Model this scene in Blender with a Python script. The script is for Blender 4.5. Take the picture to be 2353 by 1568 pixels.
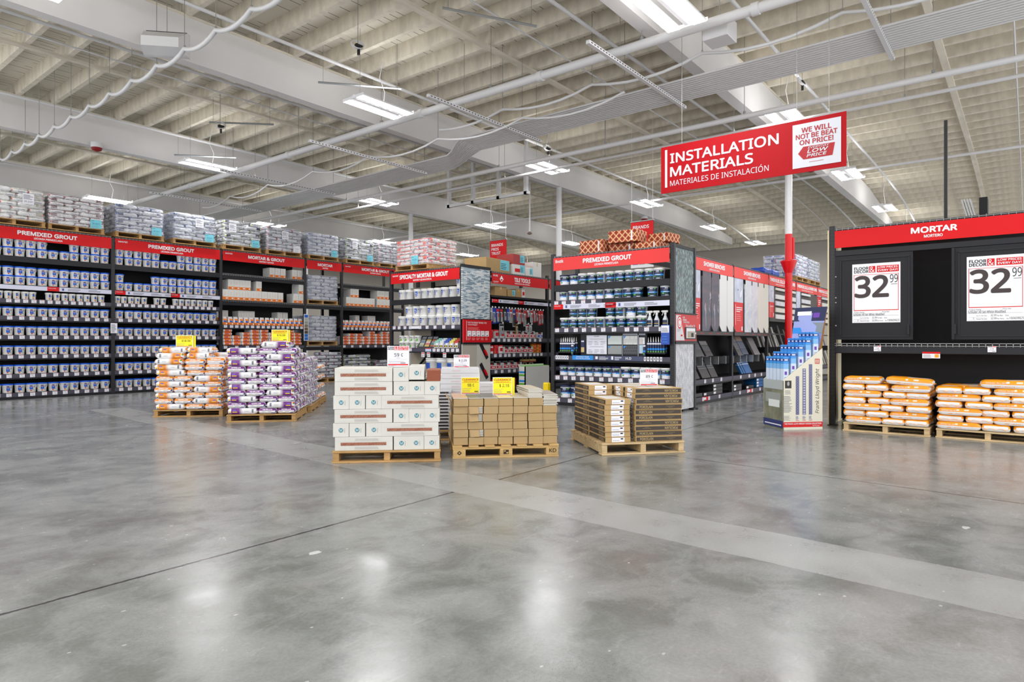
import bpy, math, random
from mathutils import Vector, Matrix

for o in list(bpy.data.objects):
    bpy.data.objects.remove(o)
S = bpy.context.scene
C = S.collection
rnd = random.Random(11)
PI = math.pi

# ---------------------------------------------------------------- camera, light, exposure
AZ = math.atan2(1188.5, 1495.0)          # camera azimuth from +X (aisle direction)
cd = bpy.data.cameras.new('camera')
cd.sensor_width = 36.0
cd.lens = 36.0 * 1495.0 / 2353.0
cd.clip_start = 0.05
cd.clip_end = 200
cam = bpy.data.objects.new('camera', cd)
C.objects.link(cam)
cam.location = (0, 0, 1.22)
cam.rotation_euler = (PI / 2, 0, AZ - PI / 2)
S.camera = cam

wd = bpy.data.worlds.new('world')
S.world = wd
wd.use_nodes = True
wd.node_tree.nodes['Background'].inputs[0].default_value = (0.97, 0.98, 1.0, 1)
wd.node_tree.nodes['Background'].inputs[1].default_value = 2.15   # even fill light added, let in by the unbuilt sides
LAMP_DOWN = 74.0                          # strip lamps, light downward
LAMP_UP = 8.0                             # glow added on their tops to lift the ceiling
S.view_settings.view_transform = 'Standard'
S.view_settings.look = 'None'
S.view_settings.exposure = 0.0
S.view_settings.gamma = 1.0
S.view_settings.use_curve_mapping = False
S.cycles.max_bounces = 6
S.cycles.transparent_max_bounces = 8
S.cycles.sample_clamp_indirect = 6.0
S.cycles.caustics_reflective = False
S.cycles.caustics_refractive = False
S.cycles.use_denoising = True

# ---------------------------------------------------------------- materials
def lin(c):
    def g(x):
        x /= 255.0
        return x / 12.92 if x <= 0.04045 else ((x + 0.055) / 1.055) ** 2.4
    return (g(c[0]), g(c[1]), g(c[2]), 1.0)

MATS = {}
def mat(name, rgb, rough=0.55, metal=0.0, spec=0.5, noise=None, bump=None, emit=None, coat=0.0):
    if name in MATS:
        return MATS[name]
    m = bpy.data.materials.new(name)
    m.use_nodes = True
    nt = m.node_tree
    b = nt.nodes['Principled BSDF']
    b.inputs['Base Color'].default_value = lin(rgb)
    b.inputs['Roughness'].default_value = rough
    b.inputs['Metallic'].default_value = metal
    b.inputs['Specular IOR Level'].default_value = spec
    if coat:
        b.inputs['Coat Weight'].default_value = coat
    if emit:
        b.inputs['Emission Color'].default_value = lin(rgb)
        b.inputs['Emission Strength'].default_value = emit
    if noise or bump:
        tc = nt.nodes.new('ShaderNodeTexCoord')
        nz = nt.nodes.new('ShaderNodeTexNoise')
        nz.inputs['Scale'].default_value = (noise or bump)[0]
        nz.inputs['Detail'].default_value = 5
        mp = nt.nodes.new('ShaderNodeMapping')
        if noise and len(noise) > 2:
            mp.inputs['Scale'].default_value = noise[2]
        nt.links.new(tc.outputs['Object'], mp.inputs[0])
        nt.links.new(mp.outputs[0], nz.inputs['Vector'])
        if noise:
            mr = nt.nodes.new('ShaderNodeMapRange')
            mr.inputs['From Min'].default_value = 0.3
            mr.inputs['From Max'].default_value = 0.7
            mr.inputs['To Min'].default_value = 1.0 - noise[1]
            mr.inputs['To Max'].default_value = 1.0 + noise[1] * 0.6
            nt.links.new(nz.outputs['Fac'], mr.inputs['Value'])
            mx = nt.nodes.new('ShaderNodeMix')
            mx.data_type = 'RGBA'
            mx.blend_type = 'MULTIPLY'
            mx.inputs['Factor'].default_value = 1.0
            mx.inputs[6].default_value = lin(rgb)
            nt.links.new(mr.outputs[0], mx.inputs[7])
            nt.links.new(mx.outputs[2], b.inputs['Base Color'])
        if bump:
            bp = nt.nodes.new('ShaderNodeBump')
            bp.inputs['Strength'].default_value = bump[1]
            bp.inputs['Distance'].default_value = bump[2] if len(bump) > 2 else 0.01
            nt.links.new(nz.outputs['Fac'], bp.inputs['Height'])
            nt.links.new(bp.outputs[0], b.inputs['Normal'])
    MATS[name] = m
    return m

class NT:
    """small wrapper for writing node trees"""
    def __init__(self, name, rough=0.5, spec=0.5):
        self.m = bpy.data.materials.new(name)
        self.m.use_nodes = True
        self.t = self.m.node_tree
        self.b = self.t.nodes['Principled BSDF']
        self.b.inputs['Roughness'].default_value = rough
        self.b.inputs['Specular IOR Level'].default_value = spec
        MATS[name] = self.m
    def n(self, typ, **kw):
        x = self.t.nodes.new(typ)
        for k, v in kw.items():
            setattr(x, k, v)
        return x
    def l(self, a, b):
        self.t.links.new(a, b)
    def math(self, op, a, b=None, c=None):
        x = self.n('ShaderNodeMath', operation=op)
        for i, v in enumerate((a, b, c)):
            if v is None:
                continue
            if isinstance(v, (int, float)):
                x.inputs[i].default_value = v
            else:
                self.l(v, x.inputs[i])
        return x.outputs[0]
    def between(self, s, lo, hi):
        return self.math('MULTIPLY', self.math('GREATER_THAN', s, lo), self.math('LESS_THAN', s, hi))
    def mix(self, fac, a, b, blend='MIX'):
        x = self.n('ShaderNodeMix', data_type='RGBA', blend_type=blend)
        for i, v in ((0, fac), (6, a), (7, b)):
            if isinstance(v, (int, float)):
                x.inputs[i].default_value = v
            elif isinstance(v, tuple):
                x.inputs[i].default_value = v
            else:
                self.l(v, x.inputs[i])
        return x.outputs[2]
    def coords(self, which='Object'):
        tc = self.n('ShaderNodeTexCoord')
        sp = self.n('ShaderNodeSeparateXYZ')
        self.l(tc.outputs[which], sp.inputs[0])
        return tc.outputs[which], sp.outputs[0], sp.outputs[1], sp.outputs[2]
    def noise(self, vec, scale, detail=4, rough=0.5, dist=0.0):
        x = self.n('ShaderNodeTexNoise')
        x.inputs['Scale'].default_value = scale
        x.inputs['Detail'].default_value = detail
        x.inputs['Roughness'].default_value = rough
        x.inputs['Distortion'].default_value = dist
        if vec is not None:
            self.l(vec, x.inputs['Vector'])
        return x.outputs['Fac']
    def ramp(self, s, lo, hi, a=0.0, b=1.0):
        x = self.n('ShaderNodeMapRange')
        for i, v in zip((1, 2, 3, 4), (lo, hi, a, b)):
            x.inputs[i].default_value = v
        self.l(s, x.inputs[0])
        return x.outputs[0]
    def map(self, vec, sc=(1, 1, 1), loc=(0, 0, 0), rot=(0, 0, 0)):
        x = self.n('ShaderNodeMapping')
        x.inputs['Scale'].default_value = sc
        x.inputs['Location'].default_value = loc
        x.inputs['Rotation'].default_value = rot
        self.l(vec, x.inputs[0])
        return x.outputs[0]
    def color(self, out):
        self.l(out, self.b.inputs['Base Color'])

# ---------------------------------------------------------------- text as mesh data
_tx = {}
import os
FONT = None
try:                                      # the typeface that ships inside Blender; the built-in one otherwise
    _fp = os.path.join(bpy.utils.system_resource('DATAFILES'), 'fonts', 'NotoSansHebrew-Regular.woff2')
    if os.path.exists(_fp):
        FONT = bpy.data.fonts.load(_fp)
except Exception:
    FONT = None
def tmesh(s, bold=0.0, shear=0.0, res=2):
    key = (s, bold, shear, res)
    if key in _tx:
        return _tx[key]
    cu = bpy.data.curves.new('lettering', 'FONT')
    cu.body = s
    cu.size = 1.0
    if FONT: cu.font = FONT
    cu.offset = bold
    cu.shear = shear
    cu.resolution_u = res
    ob = bpy.data.objects.new('lettering', cu)
    C.objects.link(ob)
    dg = bpy.context.evaluated_depsgraph_get()
    me = bpy.data.meshes.new_from_object(ob.evaluated_get(dg))
    vs = [(v.co.x, v.co.y) for v in me.vertices]
    fs = [tuple(p.vertices) for p in me.polygons]
    bpy.data.meshes.remove(me)
    bpy.data.objects.remove(ob)
    bpy.data.curves.remove(cu)
    if not vs:
        vs = [(0, 0), (1, 0), (1, 1)]
        fs = [(0, 1, 2)]
    x0 = min(v[0] for v in vs); x1 = max(v[0] for v in vs)
    y0 = min(v[1] for v in vs); y1 = max(v[1] for v in vs)
    _tx[key] = ([((v[0] - x0) / (x1 - x0), (v[1] - y0) / (y1 - y0)) for v in vs], fs, (x1 - x0) / (y1 - y0))
    return _tx[key]

# ---------------------------------------------------------------- mesh builder
class MB:
    def __init__(self):
        self.v = []; self.f = []; self.mi = []; self.sm = []; self.mats = []
        self.T = None
    def _m(self, m):
        for i, x in enumerate(self.mats):
            if x is m:
                return i
        self.mats.append(m)
        return len(self.mats) - 1
    def add(self, vs, fs, m, smooth=False):
        k = len(self.v)
        if self.T is not None:
            vs = [tuple(self.T @ Vector(p)) for p in vs]
        self.v.extend(vs)
        many = isinstance(m, (list, tuple))
        for i, f in enumerate(fs):
            self.f.append(tuple(a + k for a in f))
            self.mi.append(self._m(m[i] if many else m))
            self.sm.append(smooth)
        return self
    def box(self, x0, x1, y0, y1, z0, z1, m):
        vs = [(x0, y0, z0), (x1, y0, z0), (x1, y1, z0), (x0, y1, z0), (x0, y0, z1), (x1, y0, z1), (x1, y1, z1), (x0, y1, z1)]
        return self.add(vs, [(0, 3, 2, 1), (4, 5, 6, 7), (0, 1, 5, 4), (1, 2, 6, 5), (2, 3, 7, 6), (3, 0, 4, 7)], m)
    def cbox(self, x0, x1, y0, y1, z0, z1, m, b=0.004):
        """box with chamfered edges"""
        vs = []
        for sx in (0, 1):
            for sy in (0, 1):
                for sz in (0, 1):
                    X = (x0, x1)[sx]; Y = (y0, y1)[sy]; Z = (z0, z1)[sz]
                    dx = b if sx == 0 else -b; dy = b if sy == 0 else -b; dz = b if sz == 0 else -b
                    vs += [(X, Y + dy, Z + dz), (X + dx, Y, Z + dz), (X + dx, Y + dy, Z)]
        I = lambda sx, sy, sz, a: (sx * 4 + sy * 2 + sz) * 3 + a
        fs = [(I(0,0,0,0), I(0,0,1,0), I(0,1,1,0), I(0,1,0,0)), (I(1,0,0,0), I(1,1,0,0), I(1,1,1,0), I(1,0,1,0)),
              (I(0,0,0,1), I(1,0,0,1), I(1,0,1,1), I(0,0,1,1)), (I(0,1,0,1), I(0,1,1,1), I(1,1,1,1), I(1,1,0,1)),
              (I(0,0,0,2), I(0,1,0,2), I(1,1,0,2), I(1,0,0,2)), (I(0,0,1,2), I(1,0,1,2), I(1,1,1,2), I(0,1,1,2))]
        for s in (0, 1):
            for t in (0, 1):
                e = [(I(0,s,t,1), I(1,s,t,1), I(1,s,t,2), I(0,s,t,2)), (I(s,0,t,0), I(s,1,t,0), I(s,1,t,2), I(s,0,t,2)), (I(s,t,0,0), I(s,t,1,0), I(s,t,1,1), I(s,t,0,1))]
                fs += e
        for a in (0, 1):
            for c in (0, 1):
                for d in (0, 1):
                    fs.append((I(a,c,d,0), I(a,c,d,1), I(a,c,d,2)))
        # orient outward
        cx, cy, cz = (x0 + x1) / 2, (y0 + y1) / 2, (z0 + z1) / 2
        out = []
        for f in fs:
            p = [Vector(vs[i]) for i in f]
            nrm = (p[1] - p[0]).cross(p[2] - p[0])
            ctr = sum(p, Vector()) / len(p) - Vector((cx, cy, cz))
            out.append(f if nrm.dot(ctr) > 0 else tuple(reversed(f)))
        return self.add(vs, out, m)
    def tube(self, pts, r, m, n=8, cap=True, smooth=True):
        pts = [Vector(p) for p in pts]
        rs = r if isinstance(r, (list, tuple)) else [r] * len(pts)
        vs = []; fs = []
        up = None
        for i, p in enumerate(pts):
            d = (pts[min(i + 1, len(pts) - 1)] - pts[max(i - 1, 0)]).normalized()
            if up is None:
                a = d.cross(Vector((0, 0, 1)))
                if a.length < 1e-3:
                    a = d.cross(Vector((1, 0, 0)))
                a.normalize()
            else:
                a = (up - d * up.dot(d)).normalized()
            up = a
            b = d.cross(a)
            for k in range(n):
                t = 2 * PI * k / n
                q = p + (a * math.cos(t) + b * math.sin(t)) * rs[i]
                vs.append(tuple(q))
        for i in range(len(pts) - 1):
            for k in range(n):
                fs.append((i * n + k, i * n + (k + 1) % n, (i + 1) * n + (k + 1) % n, (i + 1) * n + k))
        self.add(vs, fs, m, smooth)
        if cap:
            L = len(pts) - 1
            self.add(vs[:n], [tuple(reversed(range(n)))], m)
            self.add(vs[L * n:], [tuple(range(n))], m)
        return self
    def lathe(self, prof, m, n=20, c=(0, 0), smooth=True, ms=None):
        vs = []; fs = []; mm = []
        for r, z in prof:
            for k in range(n):
                t = 2 * PI * k / n
                vs.append((c[0] + r * math.cos(t), c[1] + r * math.sin(t), z))
        for i in range(len(prof) - 1):
            for k in range(n):
                fs.append((i * n + k, i * n + (k + 1) % n, (i + 1) * n + (k + 1) % n, (i + 1) * n + k))
                mm.append(ms[i] if ms else m)
        self.add(vs, fs, mm, smooth)
        if prof[0][0] > 1e-4:
            self.add(vs[:n], [tuple(reversed(range(n)))], ms[0] if ms else m)
        if prof[-1][0] > 1e-4:
            self.add(vs[-n:], [tuple(range(n))], ms[-1] if ms else m)
        return self
    def arc(self, r0, r1, z0, z1, t0, t1, m, n=6):
        """patch on a cone (angles measured from -Y, positive to +X)"""
        vs = []; fs = []
        for i in range(n + 1):
            t = t0 + (t1 - t0) * i / n
            vs += [(r0 * math.sin(t), -r0 * math.cos(t), z0), (r1 * math.sin(t), -r1 * math.cos(t), z1)]
        for i in range(n):
            fs.append((2 * i, 2 * i + 2, 2 * i + 3, 2 * i + 1))
        return self.add(vs, fs, m, True)
    def rect(self, x0, x1, z0, z1, y, m):
        """rectangle facing -Y"""
        return self.add([(x0, y, z0), (x1, y, z0), (x1, y, z1), (x0, y, z1)], [(0, 1, 2, 3)], m)
    def poly(self, pts, m):
        return self.add(list(pts), [tuple(range(len(pts)))], m)
    def prism(self, pts, y0, y1, m):
        """outline in xz (counter-clockwise seen from -Y) extruded from y0 to y1"""
        n = len(pts)
        vs = [(x, y0, z) for x, z in pts] + [(x, y1, z) for x, z in pts]
        fs = [tuple(range(n)), tuple(reversed(range(n, 2 * n)))]
        for i in range(n):
            j = (i + 1) % n
            fs.append((i, i + n, j + n, j))
        return self.add(vs, fs, m)
    def text(self, s, x, z, w, h, y, m, bold=0.0, shear=0.0, rot=0.0, res=2):
        """lettering facing -Y; x, z = lower left corner, w wide and h high; w None keeps the shape"""
        vs, fs, asp = tmesh(s, 0.0, shear, res)
        if w is None:
            w = h * asp
        cr, sr = math.cos(rot), math.sin(rot)
        e = max(0.0, bold) * h * 1.5            # bold: the same letters set again a hair to each side
        sh = [(0, 0)] if e < 1e-6 else [(0, 0), (e, 0), (-e, 0), (0, e), (0, -e), (e * .7, e * .7), (-e * .7, -e * .7), (e * .7, -e * .7), (-e * .7, e * .7)]
        w2, h2 = w - 2 * e, h - 2 * e
        for k, (dx, dz) in enumerate(sh):
            self.add([(x + (e + dx + a * w2) * cr - (e + dz + b * h2) * sr, y - k * .00012, z + (e + dx + a * w2) * sr + (e + dz + b * h2) * cr) for a, b in vs], fs, m)
        return self
    def ctext(self, s, xc, z, w, h, y, m, bold=0.0, shear=0.0):
        vs, fs, asp = tmesh(s, 0.0, shear)
        ww = h * asp if w is None else w
        return self.text(s, xc - ww / 2, z, ww, h, y, m, bold, shear)
    def lines(self, x0, x1, z0, z1, y, n, m, seed=0, t=0.5):
        """rows of small print too small to read"""
        r = random.Random(seed)
        st = (z1 - z0) / n
        for i in range(n):
            zz = z1 - st * (i + 1)
            self.rect(x0, x0 + (x1 - x0) * r.uniform(0.6, 1.0), zz, zz + st * t, y, m)
        return self
    def mesh(self, name):
        me = bpy.data.meshes.new(name)
        me.from_pydata(self.v, [], self.f)
        for m in self.mats:
            me.materials.append(m)
        me.polygons.foreach_set('material_index', self.mi)
        me.polygons.foreach_set('use_smooth', self.sm)
        me.update()
        return me
    def build(self, name, parent=None, loc=(0, 0, 0), rz=0.0):
        o = bpy.data.objects.new(name, self.mesh(name))
        C.objects.link(o)
        o.location = loc
        o.rotation_euler = (0, 0, rz)
        if parent is not None:
            o.parent = parent
        return o

def tag(o, label=None, cat=None, group=None, kind=None):
    if label: o['label'] = label
    if cat: o['category'] = cat
    if group: o['group'] = group
    if kind: o['kind'] = kind
    return o
def empty(name, loc=(0, 0, 0), rz=0.0):
    o = bpy.data.objects.new(name, None)
    o.empty_display_size = 0.1
    C.objects.link(o)
    o.location = loc
    o.rotation_euler = (0, 0, rz)
    return o
def thing(name, label, cat, loc=(0, 0, 0), rz=0.0, group=None):
    return tag(empty(name, loc, rz), label, cat, group)
def inst(name, me, loc=(0, 0, 0), rz=0.0, parent=None):
    o = bpy.data.objects.new(name, me)
    C.objects.link(o)
    o.location = loc
    o.rotation_euler = (0, 0, rz)
    if parent is not None:
        o.parent = parent
    return o
def dup(root, loc, rz, label, group=None, cat=None):
    r = root.copy()
    C.objects.link(r)
    r.location = loc
    r.rotation_euler = (0, 0, rz)
    r['label'] = label
    if group: r['group'] = group
    if cat: r['category'] = cat
    for ch in KIDS.get(root.name, []):
        c = ch.copy()
        C.objects.link(c)
        c.parent = r
        for g in KIDS.get(ch.name, []):
            d = g.copy()
            C.objects.link(d)
            d.parent = c
    return r
KIDS = {}
class Proto:
    """a thing built once; its first place is the original, later places are copies of it and of its parts"""
    def __init__(self, make):
        self.make = make
        self.o = None
    def put(self, loc, rz, label, group=None, cat=None):
        if self.o is None:
            self.o = self.make()
            kids = [x for x in C.objects if x.parent is not None]
            for k in kids:
                top = k
                while top.parent is not None:
                    top = top.parent
                if top is self.o:
                    KIDS.setdefault(k.parent.name, [])
                    if k not in KIDS[k.parent.name]:
                        KIDS[k.parent.name].append(k)
            o = self.o
            o.location = loc
            o.rotation_euler = (0, 0, rz)
            tag(o, label, cat, group)
            return o
        return dup(self.o, loc, rz, label, group, cat)

class Frame:
    """local axes of a fixture: x along its front (left to right), y into its depth"""
    def __init__(self, x, y, rz, z=0.0):
        self.p = Vector((x, y, z)); self.rz = rz
        self.c = math.cos(rz); self.s = math.sin(rz)
    def __call__(self, x, y, z):
        return (self.p.x + x * self.c - y * self.s, self.p.y + x * self.s + y * self.c, self.p.z + z)

ORD = ['first', 'second', 'third', 'fourth', 'fifth', 'sixth', 'seventh', 'eighth', 'ninth', 'tenth', 'eleventh', 'twelfth',
       'thirteenth', 'fourteenth', 'fifteenth', 'sixteenth', 'seventeenth', 'eighteenth', 'nineteenth', 'twentieth']
# ================================================================ the shell
def floor_material():
    k = NT('polished_concrete', 0.2, 0.5)
    vec, x, y, z = k.coords()
    big = k.noise(vec, 0.55, 5, 0.6, 0.6)
    mid = k.noise(k.map(vec, (1, 1, 1), (3.1, 7.7, 0)), 2.6, 6, 0.65, 0.4)
    fine = k.noise(vec, 60, 3, 0.6)
    c = k.mix(k.ramp(big, 0.32, 0.68), lin((107, 110, 107)), lin((141, 144, 143)))
    c = k.mix(k.math('MULTIPLY', k.ramp(mid, 0.42, 0.72), 0.45), c, lin((164, 165, 164)))
    c = k.mix(k.math('MULTIPLY', k.ramp(mid, 0.5, 0.25), 0.5), c, lin((88, 87, 80)))
    # rusty tint patches
    ru = k.noise(k.map(vec, (1, 1, 1), (11, 2, 0)), 0.5, 3, 0.5)
    c = k.mix(k.math('MULTIPLY', k.ramp(ru, 0.64, 0.8), 0.16), c, lin((158, 128, 116)))
    # repaired paler strip and saw-cut joints
    wob = k.math('MULTIPLY', k.math('SUBTRACT', k.noise(vec, 2.2, 5, 0.65), 0.5), 0.05)
    xs = k.math('ADD', k.math('SUBTRACT', x, k.math('MULTIPLY', y, 0.055)), wob)
    strip = k.math('MULTIPLY', k.between(xs, 3.62, 4.20), k.math('LESS_THAN', y, 13.0))
    c = k.mix(k.math('MULTIPLY', strip, 0.55), c, lin((164, 166, 165)))
    w2 = k.math('MULTIPLY', k.math('SUBTRACT', k.noise(vec, 18.0, 4, 0.7), 0.5), 0.03)
    yj = k.math('ABSOLUTE', k.math('ADD', k.math('SUBTRACT', k.math('SUBTRACT', y, 3.57), k.math('MULTIPLY', x, 0.018)), w2))
    j1 = k.math('MULTIPLY', k.math('LESS_THAN', yj, 0.011), k.math('SUBTRACT', 1.0, strip))
    xj = k.math('ABSOLUTE', k.math('ADD', k.math('SUBTRACT', k.math('SUBTRACT', x, 6.2), k.math('MULTIPLY', y, 0.09)), w2))
    j2 = k.math('MULTIPLY', k.math('LESS_THAN', xj, 0.009), k.math('LESS_THAN', y, 3.6))
    xk = k.math('ABSOLUTE', k.math('ADD', k.math('SUBTRACT', x, 12.4), w2))
    j3 = k.math('LESS_THAN', xk, 0.009)
    yk = k.math('ABSOLUTE', k.math('ADD', k.math('SUBTRACT', y, 10.2), w2))
    j4 = k.math('LESS_THAN', yk, 0.009)
    j = k.math('MAXIMUM', k.math('MAXIMUM', j1, j2), k.math('MAXIMUM', j3, j4))
    # aggregate speckle
    vo = k.n('ShaderNodeTexVoronoi')
    vo.inputs['Scale'].default_value = 120
    k.l(vec, vo.inputs['Vector'])
    spk = k.math('MULTIPLY', k.math('LESS_THAN', vo.outputs['Distance'], k.ramp(k.noise(vec, 1.1, 3), 0.42, 0.66, 0.0, 0.24)), 0.55)
    dark = k.mix(vo.outputs['Color'], lin((62, 60, 55)), lin((140, 118, 104)))
    c = k.mix(spk, c, dark)
    c = k.mix(k.math('MULTIPLY', k.ramp(fine, 0.35, 0.65), 0.18), c, lin((150, 150, 148)), 'MULTIPLY')
    # pale filler spots
    v2 = k.n('ShaderNodeTexVoronoi')
    v2.inputs['Scale'].default_value = 1.05
    k.l(k.map(vec, (1, 1.7, 1), (0.3, 0.45, 0)), v2.inputs['Vector'])
    sp = k.math('LESS_THAN', k.math('ADD', v2.outputs['Distance'], k.math('MULTIPLY', k.noise(vec, 30, 3), 0.05)), 0.072)
    c = k.mix(k.math('MULTIPLY', sp, 0.75), c, lin((206, 208, 208)))
    v3 = k.n('ShaderNodeTexVoronoi')
    v3.inputs['Scale'].default_value = 4.2
    k.l(k.map(vec, (1, 1.6, 1), (5.3, 2.45, 0)), v3.inputs['Vector'])
    sp3 = k.math('LESS_THAN', k.math('ADD', v3.outputs['Distance'], k.math('MULTIPLY', k.noise(vec, 40, 2), 0.06)), 0.075)
    c = k.mix(k.math('MULTIPLY', sp3, 0.55), c, lin((190, 192, 190)))
    scr = k.noise(k.map(vec, (2.2, 9, 1), (0, 0, 0), (0, 0, .7)), 1.6, 6, .7, .6)
    c = k.mix(k.math('MULTIPLY', k.ramp(scr, .58, .86), .4), c, lin((182, 184, 184)))
    c = k.mix(j, c, lin((48, 48, 48)))
    k.color(c)
    r = k.math('ADD', k.ramp(mid, 0.3, 0.7, 0.16, 0.29), k.math('MULTIPLY', strip, 0.08))
    k.l(r, k.b.inputs['Roughness'])
    bp = k.n('ShaderNodeBump')
    bp.inputs['Strength'].default_value = 0.07
    bp.inputs['Distance'].default_value = 0.02
    k.l(k.noise(vec, 5.0, 3), bp.inputs['Height'])
    k.l(bp.outputs[0], k.b.inputs['Normal'])
    return k.m

def deck_material():
    k = NT('painted_roof_deck', 0.75, 0.2)
    vec, x, y, z = k.coords()
    c = k.mix(k.noise(vec, 0.8, 4), lin((216, 210, 195)), lin((236, 231, 218)))
    row = k.math('FRACT', k.math('DIVIDE', y, 0.16))
    gap = k.math('LESS_THAN', k.math('ABSOLUTE', k.math('SUBTRACT', row, 0.5)), 0.06)
    brk = k.math('GREATER_THAN', k.noise(k.map(vec, (0.9, 5.3, 1)), 1.3, 2), 0.5)
    c = k.mix(k.math('MULTIPLY', k.math('MULTIPLY', gap, brk), 0.7), c, lin((66, 62, 54)))
    k.color(c)
    return k.m

FLOOR = floor_material()
DECK = deck_material()
JOIST = mat('painted_joist_wood', (226, 219, 203), 0.7, spec=0.25, noise=(1.6, 0.16, (1, 4, 2)))
BEAM = mat('painted_glulam', (230, 228, 228), 0.55, spec=0.35, noise=(0.7, 0.08))
WALLP = mat('painted_wall', (186, 180, 172), 0.8, noise=(0.4, 0.05))
PIPE = mat('white_painted_pipe', (222, 222, 224), 0.4)
ROD = mat('hanger_rod_metal', (170, 170, 168), 0.4, metal=0.6)
STEEL = mat('galvanised_steel', (176, 180, 182), 0.35, metal=0.8)
RED = mat('sign_red', (214, 8, 18), 0.45, spec=.25)
RED2 = mat('column_red', (214, 0, 14), 0.35)
WHITE = mat('print_white', (240, 241, 245), 0.5)
BLACKM = mat('black_plastic', (28, 28, 30), 0.5)
STRUCT = dict(kind='structure')

def roof(u):
    """height of the deck's underside along the hall"""
    return 7.02 - (0.0105 * (u - 23.5) ** 2 if u > 23.5 else 0.0)

U0, U1, V0, V1 = -6.0, 33.6, -5.0, 34.0
fm = MB()
fm.add([(U0, V0, 0), (U1, V0, 0), (U1, V1, 0), (U0, V1, 0)], [(0, 1, 2, 3)], FLOOR)
tag(fm.build('floor'), 'polished grey concrete floor with saw-cut joints and pale patches', 'floor', **STRUCT)
cm = MB()
us = [U0, 0, 8, 16, 23.5] + [24.5 + i for i in range(10)]
for a, b in zip(us[:-1], us[1:]):
    cm.add([(a, V0, roof(a)), (b, V0, roof(b)), (b, V1, roof(b)), (a, V1, roof(a)),
            (a, V0, roof(a) + .1), (b, V0, roof(b) + .1), (b, V1, roof(b) + .1), (a, V1, roof(a) + .1)], [(3, 2, 1, 0), (4, 5, 6, 7)], DECK)
tag(cm.build('ceiling'), 'white painted plank roof deck curving down at the far end', 'ceiling', **STRUCT)
wb = MB(); wb.box(33.3, 33.6, V0, V1, 0, 6.6, WALLP); wb.build('wall_back')['kind'] = 'structure'
wb = MB(); wb.box(U0, 33.3, V1 - .3, V1, 0, 7.05, WALLP); wb.build('wall_left')['kind'] = 'structure'

# beams along the hall, columns under them
BV = [-2.05, 4.55, 11.25, 17.85, 24.45, 31.05]
for v in BV:
    b = MB()
    prof = [(U0, 6.0), (31.0, 5.85), (31.0, 6.15), (26.0, roof(26.0) - .30), (23.5, 6.7), (U0, 6.7)]
    b.prism(prof, v - .11, v + .11, BEAM)
    # nailer on top of the beam
    b.box(U0, 23.5, v - .13, v + .13, 6.7, 6.74, JOIST)
    tag(b.build('ceiling_beam'), None, None, None, 'structure')
def joist_mesh(L):
    j = MB(); j.box(-.045, .045, -L / 2, L / 2, -.30, 0.0, JOIST)
    return j.mesh('ceiling_joist')
bays = list(zip(BV[:-1], BV[1:])) + [(31.05, 33.7)]
for a, b in bays:
    jm = joist_mesh(b - a - .02)
    u = -1.6 if a > 0 else -3.2
    while u < 32.6:
        o = inst('ceiling_joist', jm, (u, (a + b) / 2, roof(u)))
        o['kind'] = 'structure'
        u += 0.68 if a > -3 else 1.36
# bridging battens mid-bay
for a, b in bays[0:4]:
    t = MB()
    pts = [(u, roof(u) - .325) for u in (-1.5, 8, 16, 23.5, 25.5, 27.5, 29.5, 31.5)]
    for p, q in zip(pts[:-1], pts[1:]):
        vs = [(p[0], -.06, p[1] - .025), (p[0], .06, p[1] - .025), (p[0], .06, p[1] + .025), (p[0], -.06, p[1] + .025),
              (q[0], -.06, q[1] - .025), (q[0], .06, q[1] - .025), (q[0], .06, q[1] + .025), (q[0], -.06, q[1] + .025)]
        t.add(vs, [(0, 4, 5, 1), (1, 5, 6, 2), (2, 6, 7, 3), (3, 7, 4, 0)], JOIST)
    o = t.build('trim_1', loc=(0, a + 3.35, 0)); o['kind'] = 'structure'

CU = 16.457
for v in (11.25, 17.85, 24.45):
    c = MB(); c.lathe([(.083, 0), (.083, 6.0)], PIPE, 20)
    c.box(-.14, .14, -.12, .12, 5.93, 6.0, PIPE)
    o = c.build('column', loc=(CU, v, 0)); tag(o, None, None, None, 'structure')
c = MB()
c.lathe([(.083, 0), (.083, 3.8)], RED2, 24)
c.lathe([(.083, 3.8), (.083, 5.99)], PIPE, 24)
c.lathe([(.086, 2.86), (.185, 3.13), (.19, 3.16), (.084, 3.16)], RED2, 24)
c.tube([(.06, -.09, 3.2), (.06, -.09, 3.72)], .035, RED2, 10)
c.box(-.14, .14, -.12, .12, 5.93, 6.0, PIPE)
tag(c.build('column', loc=(CU, 4.55, 0)), None, None, None, 'structure')

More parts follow.
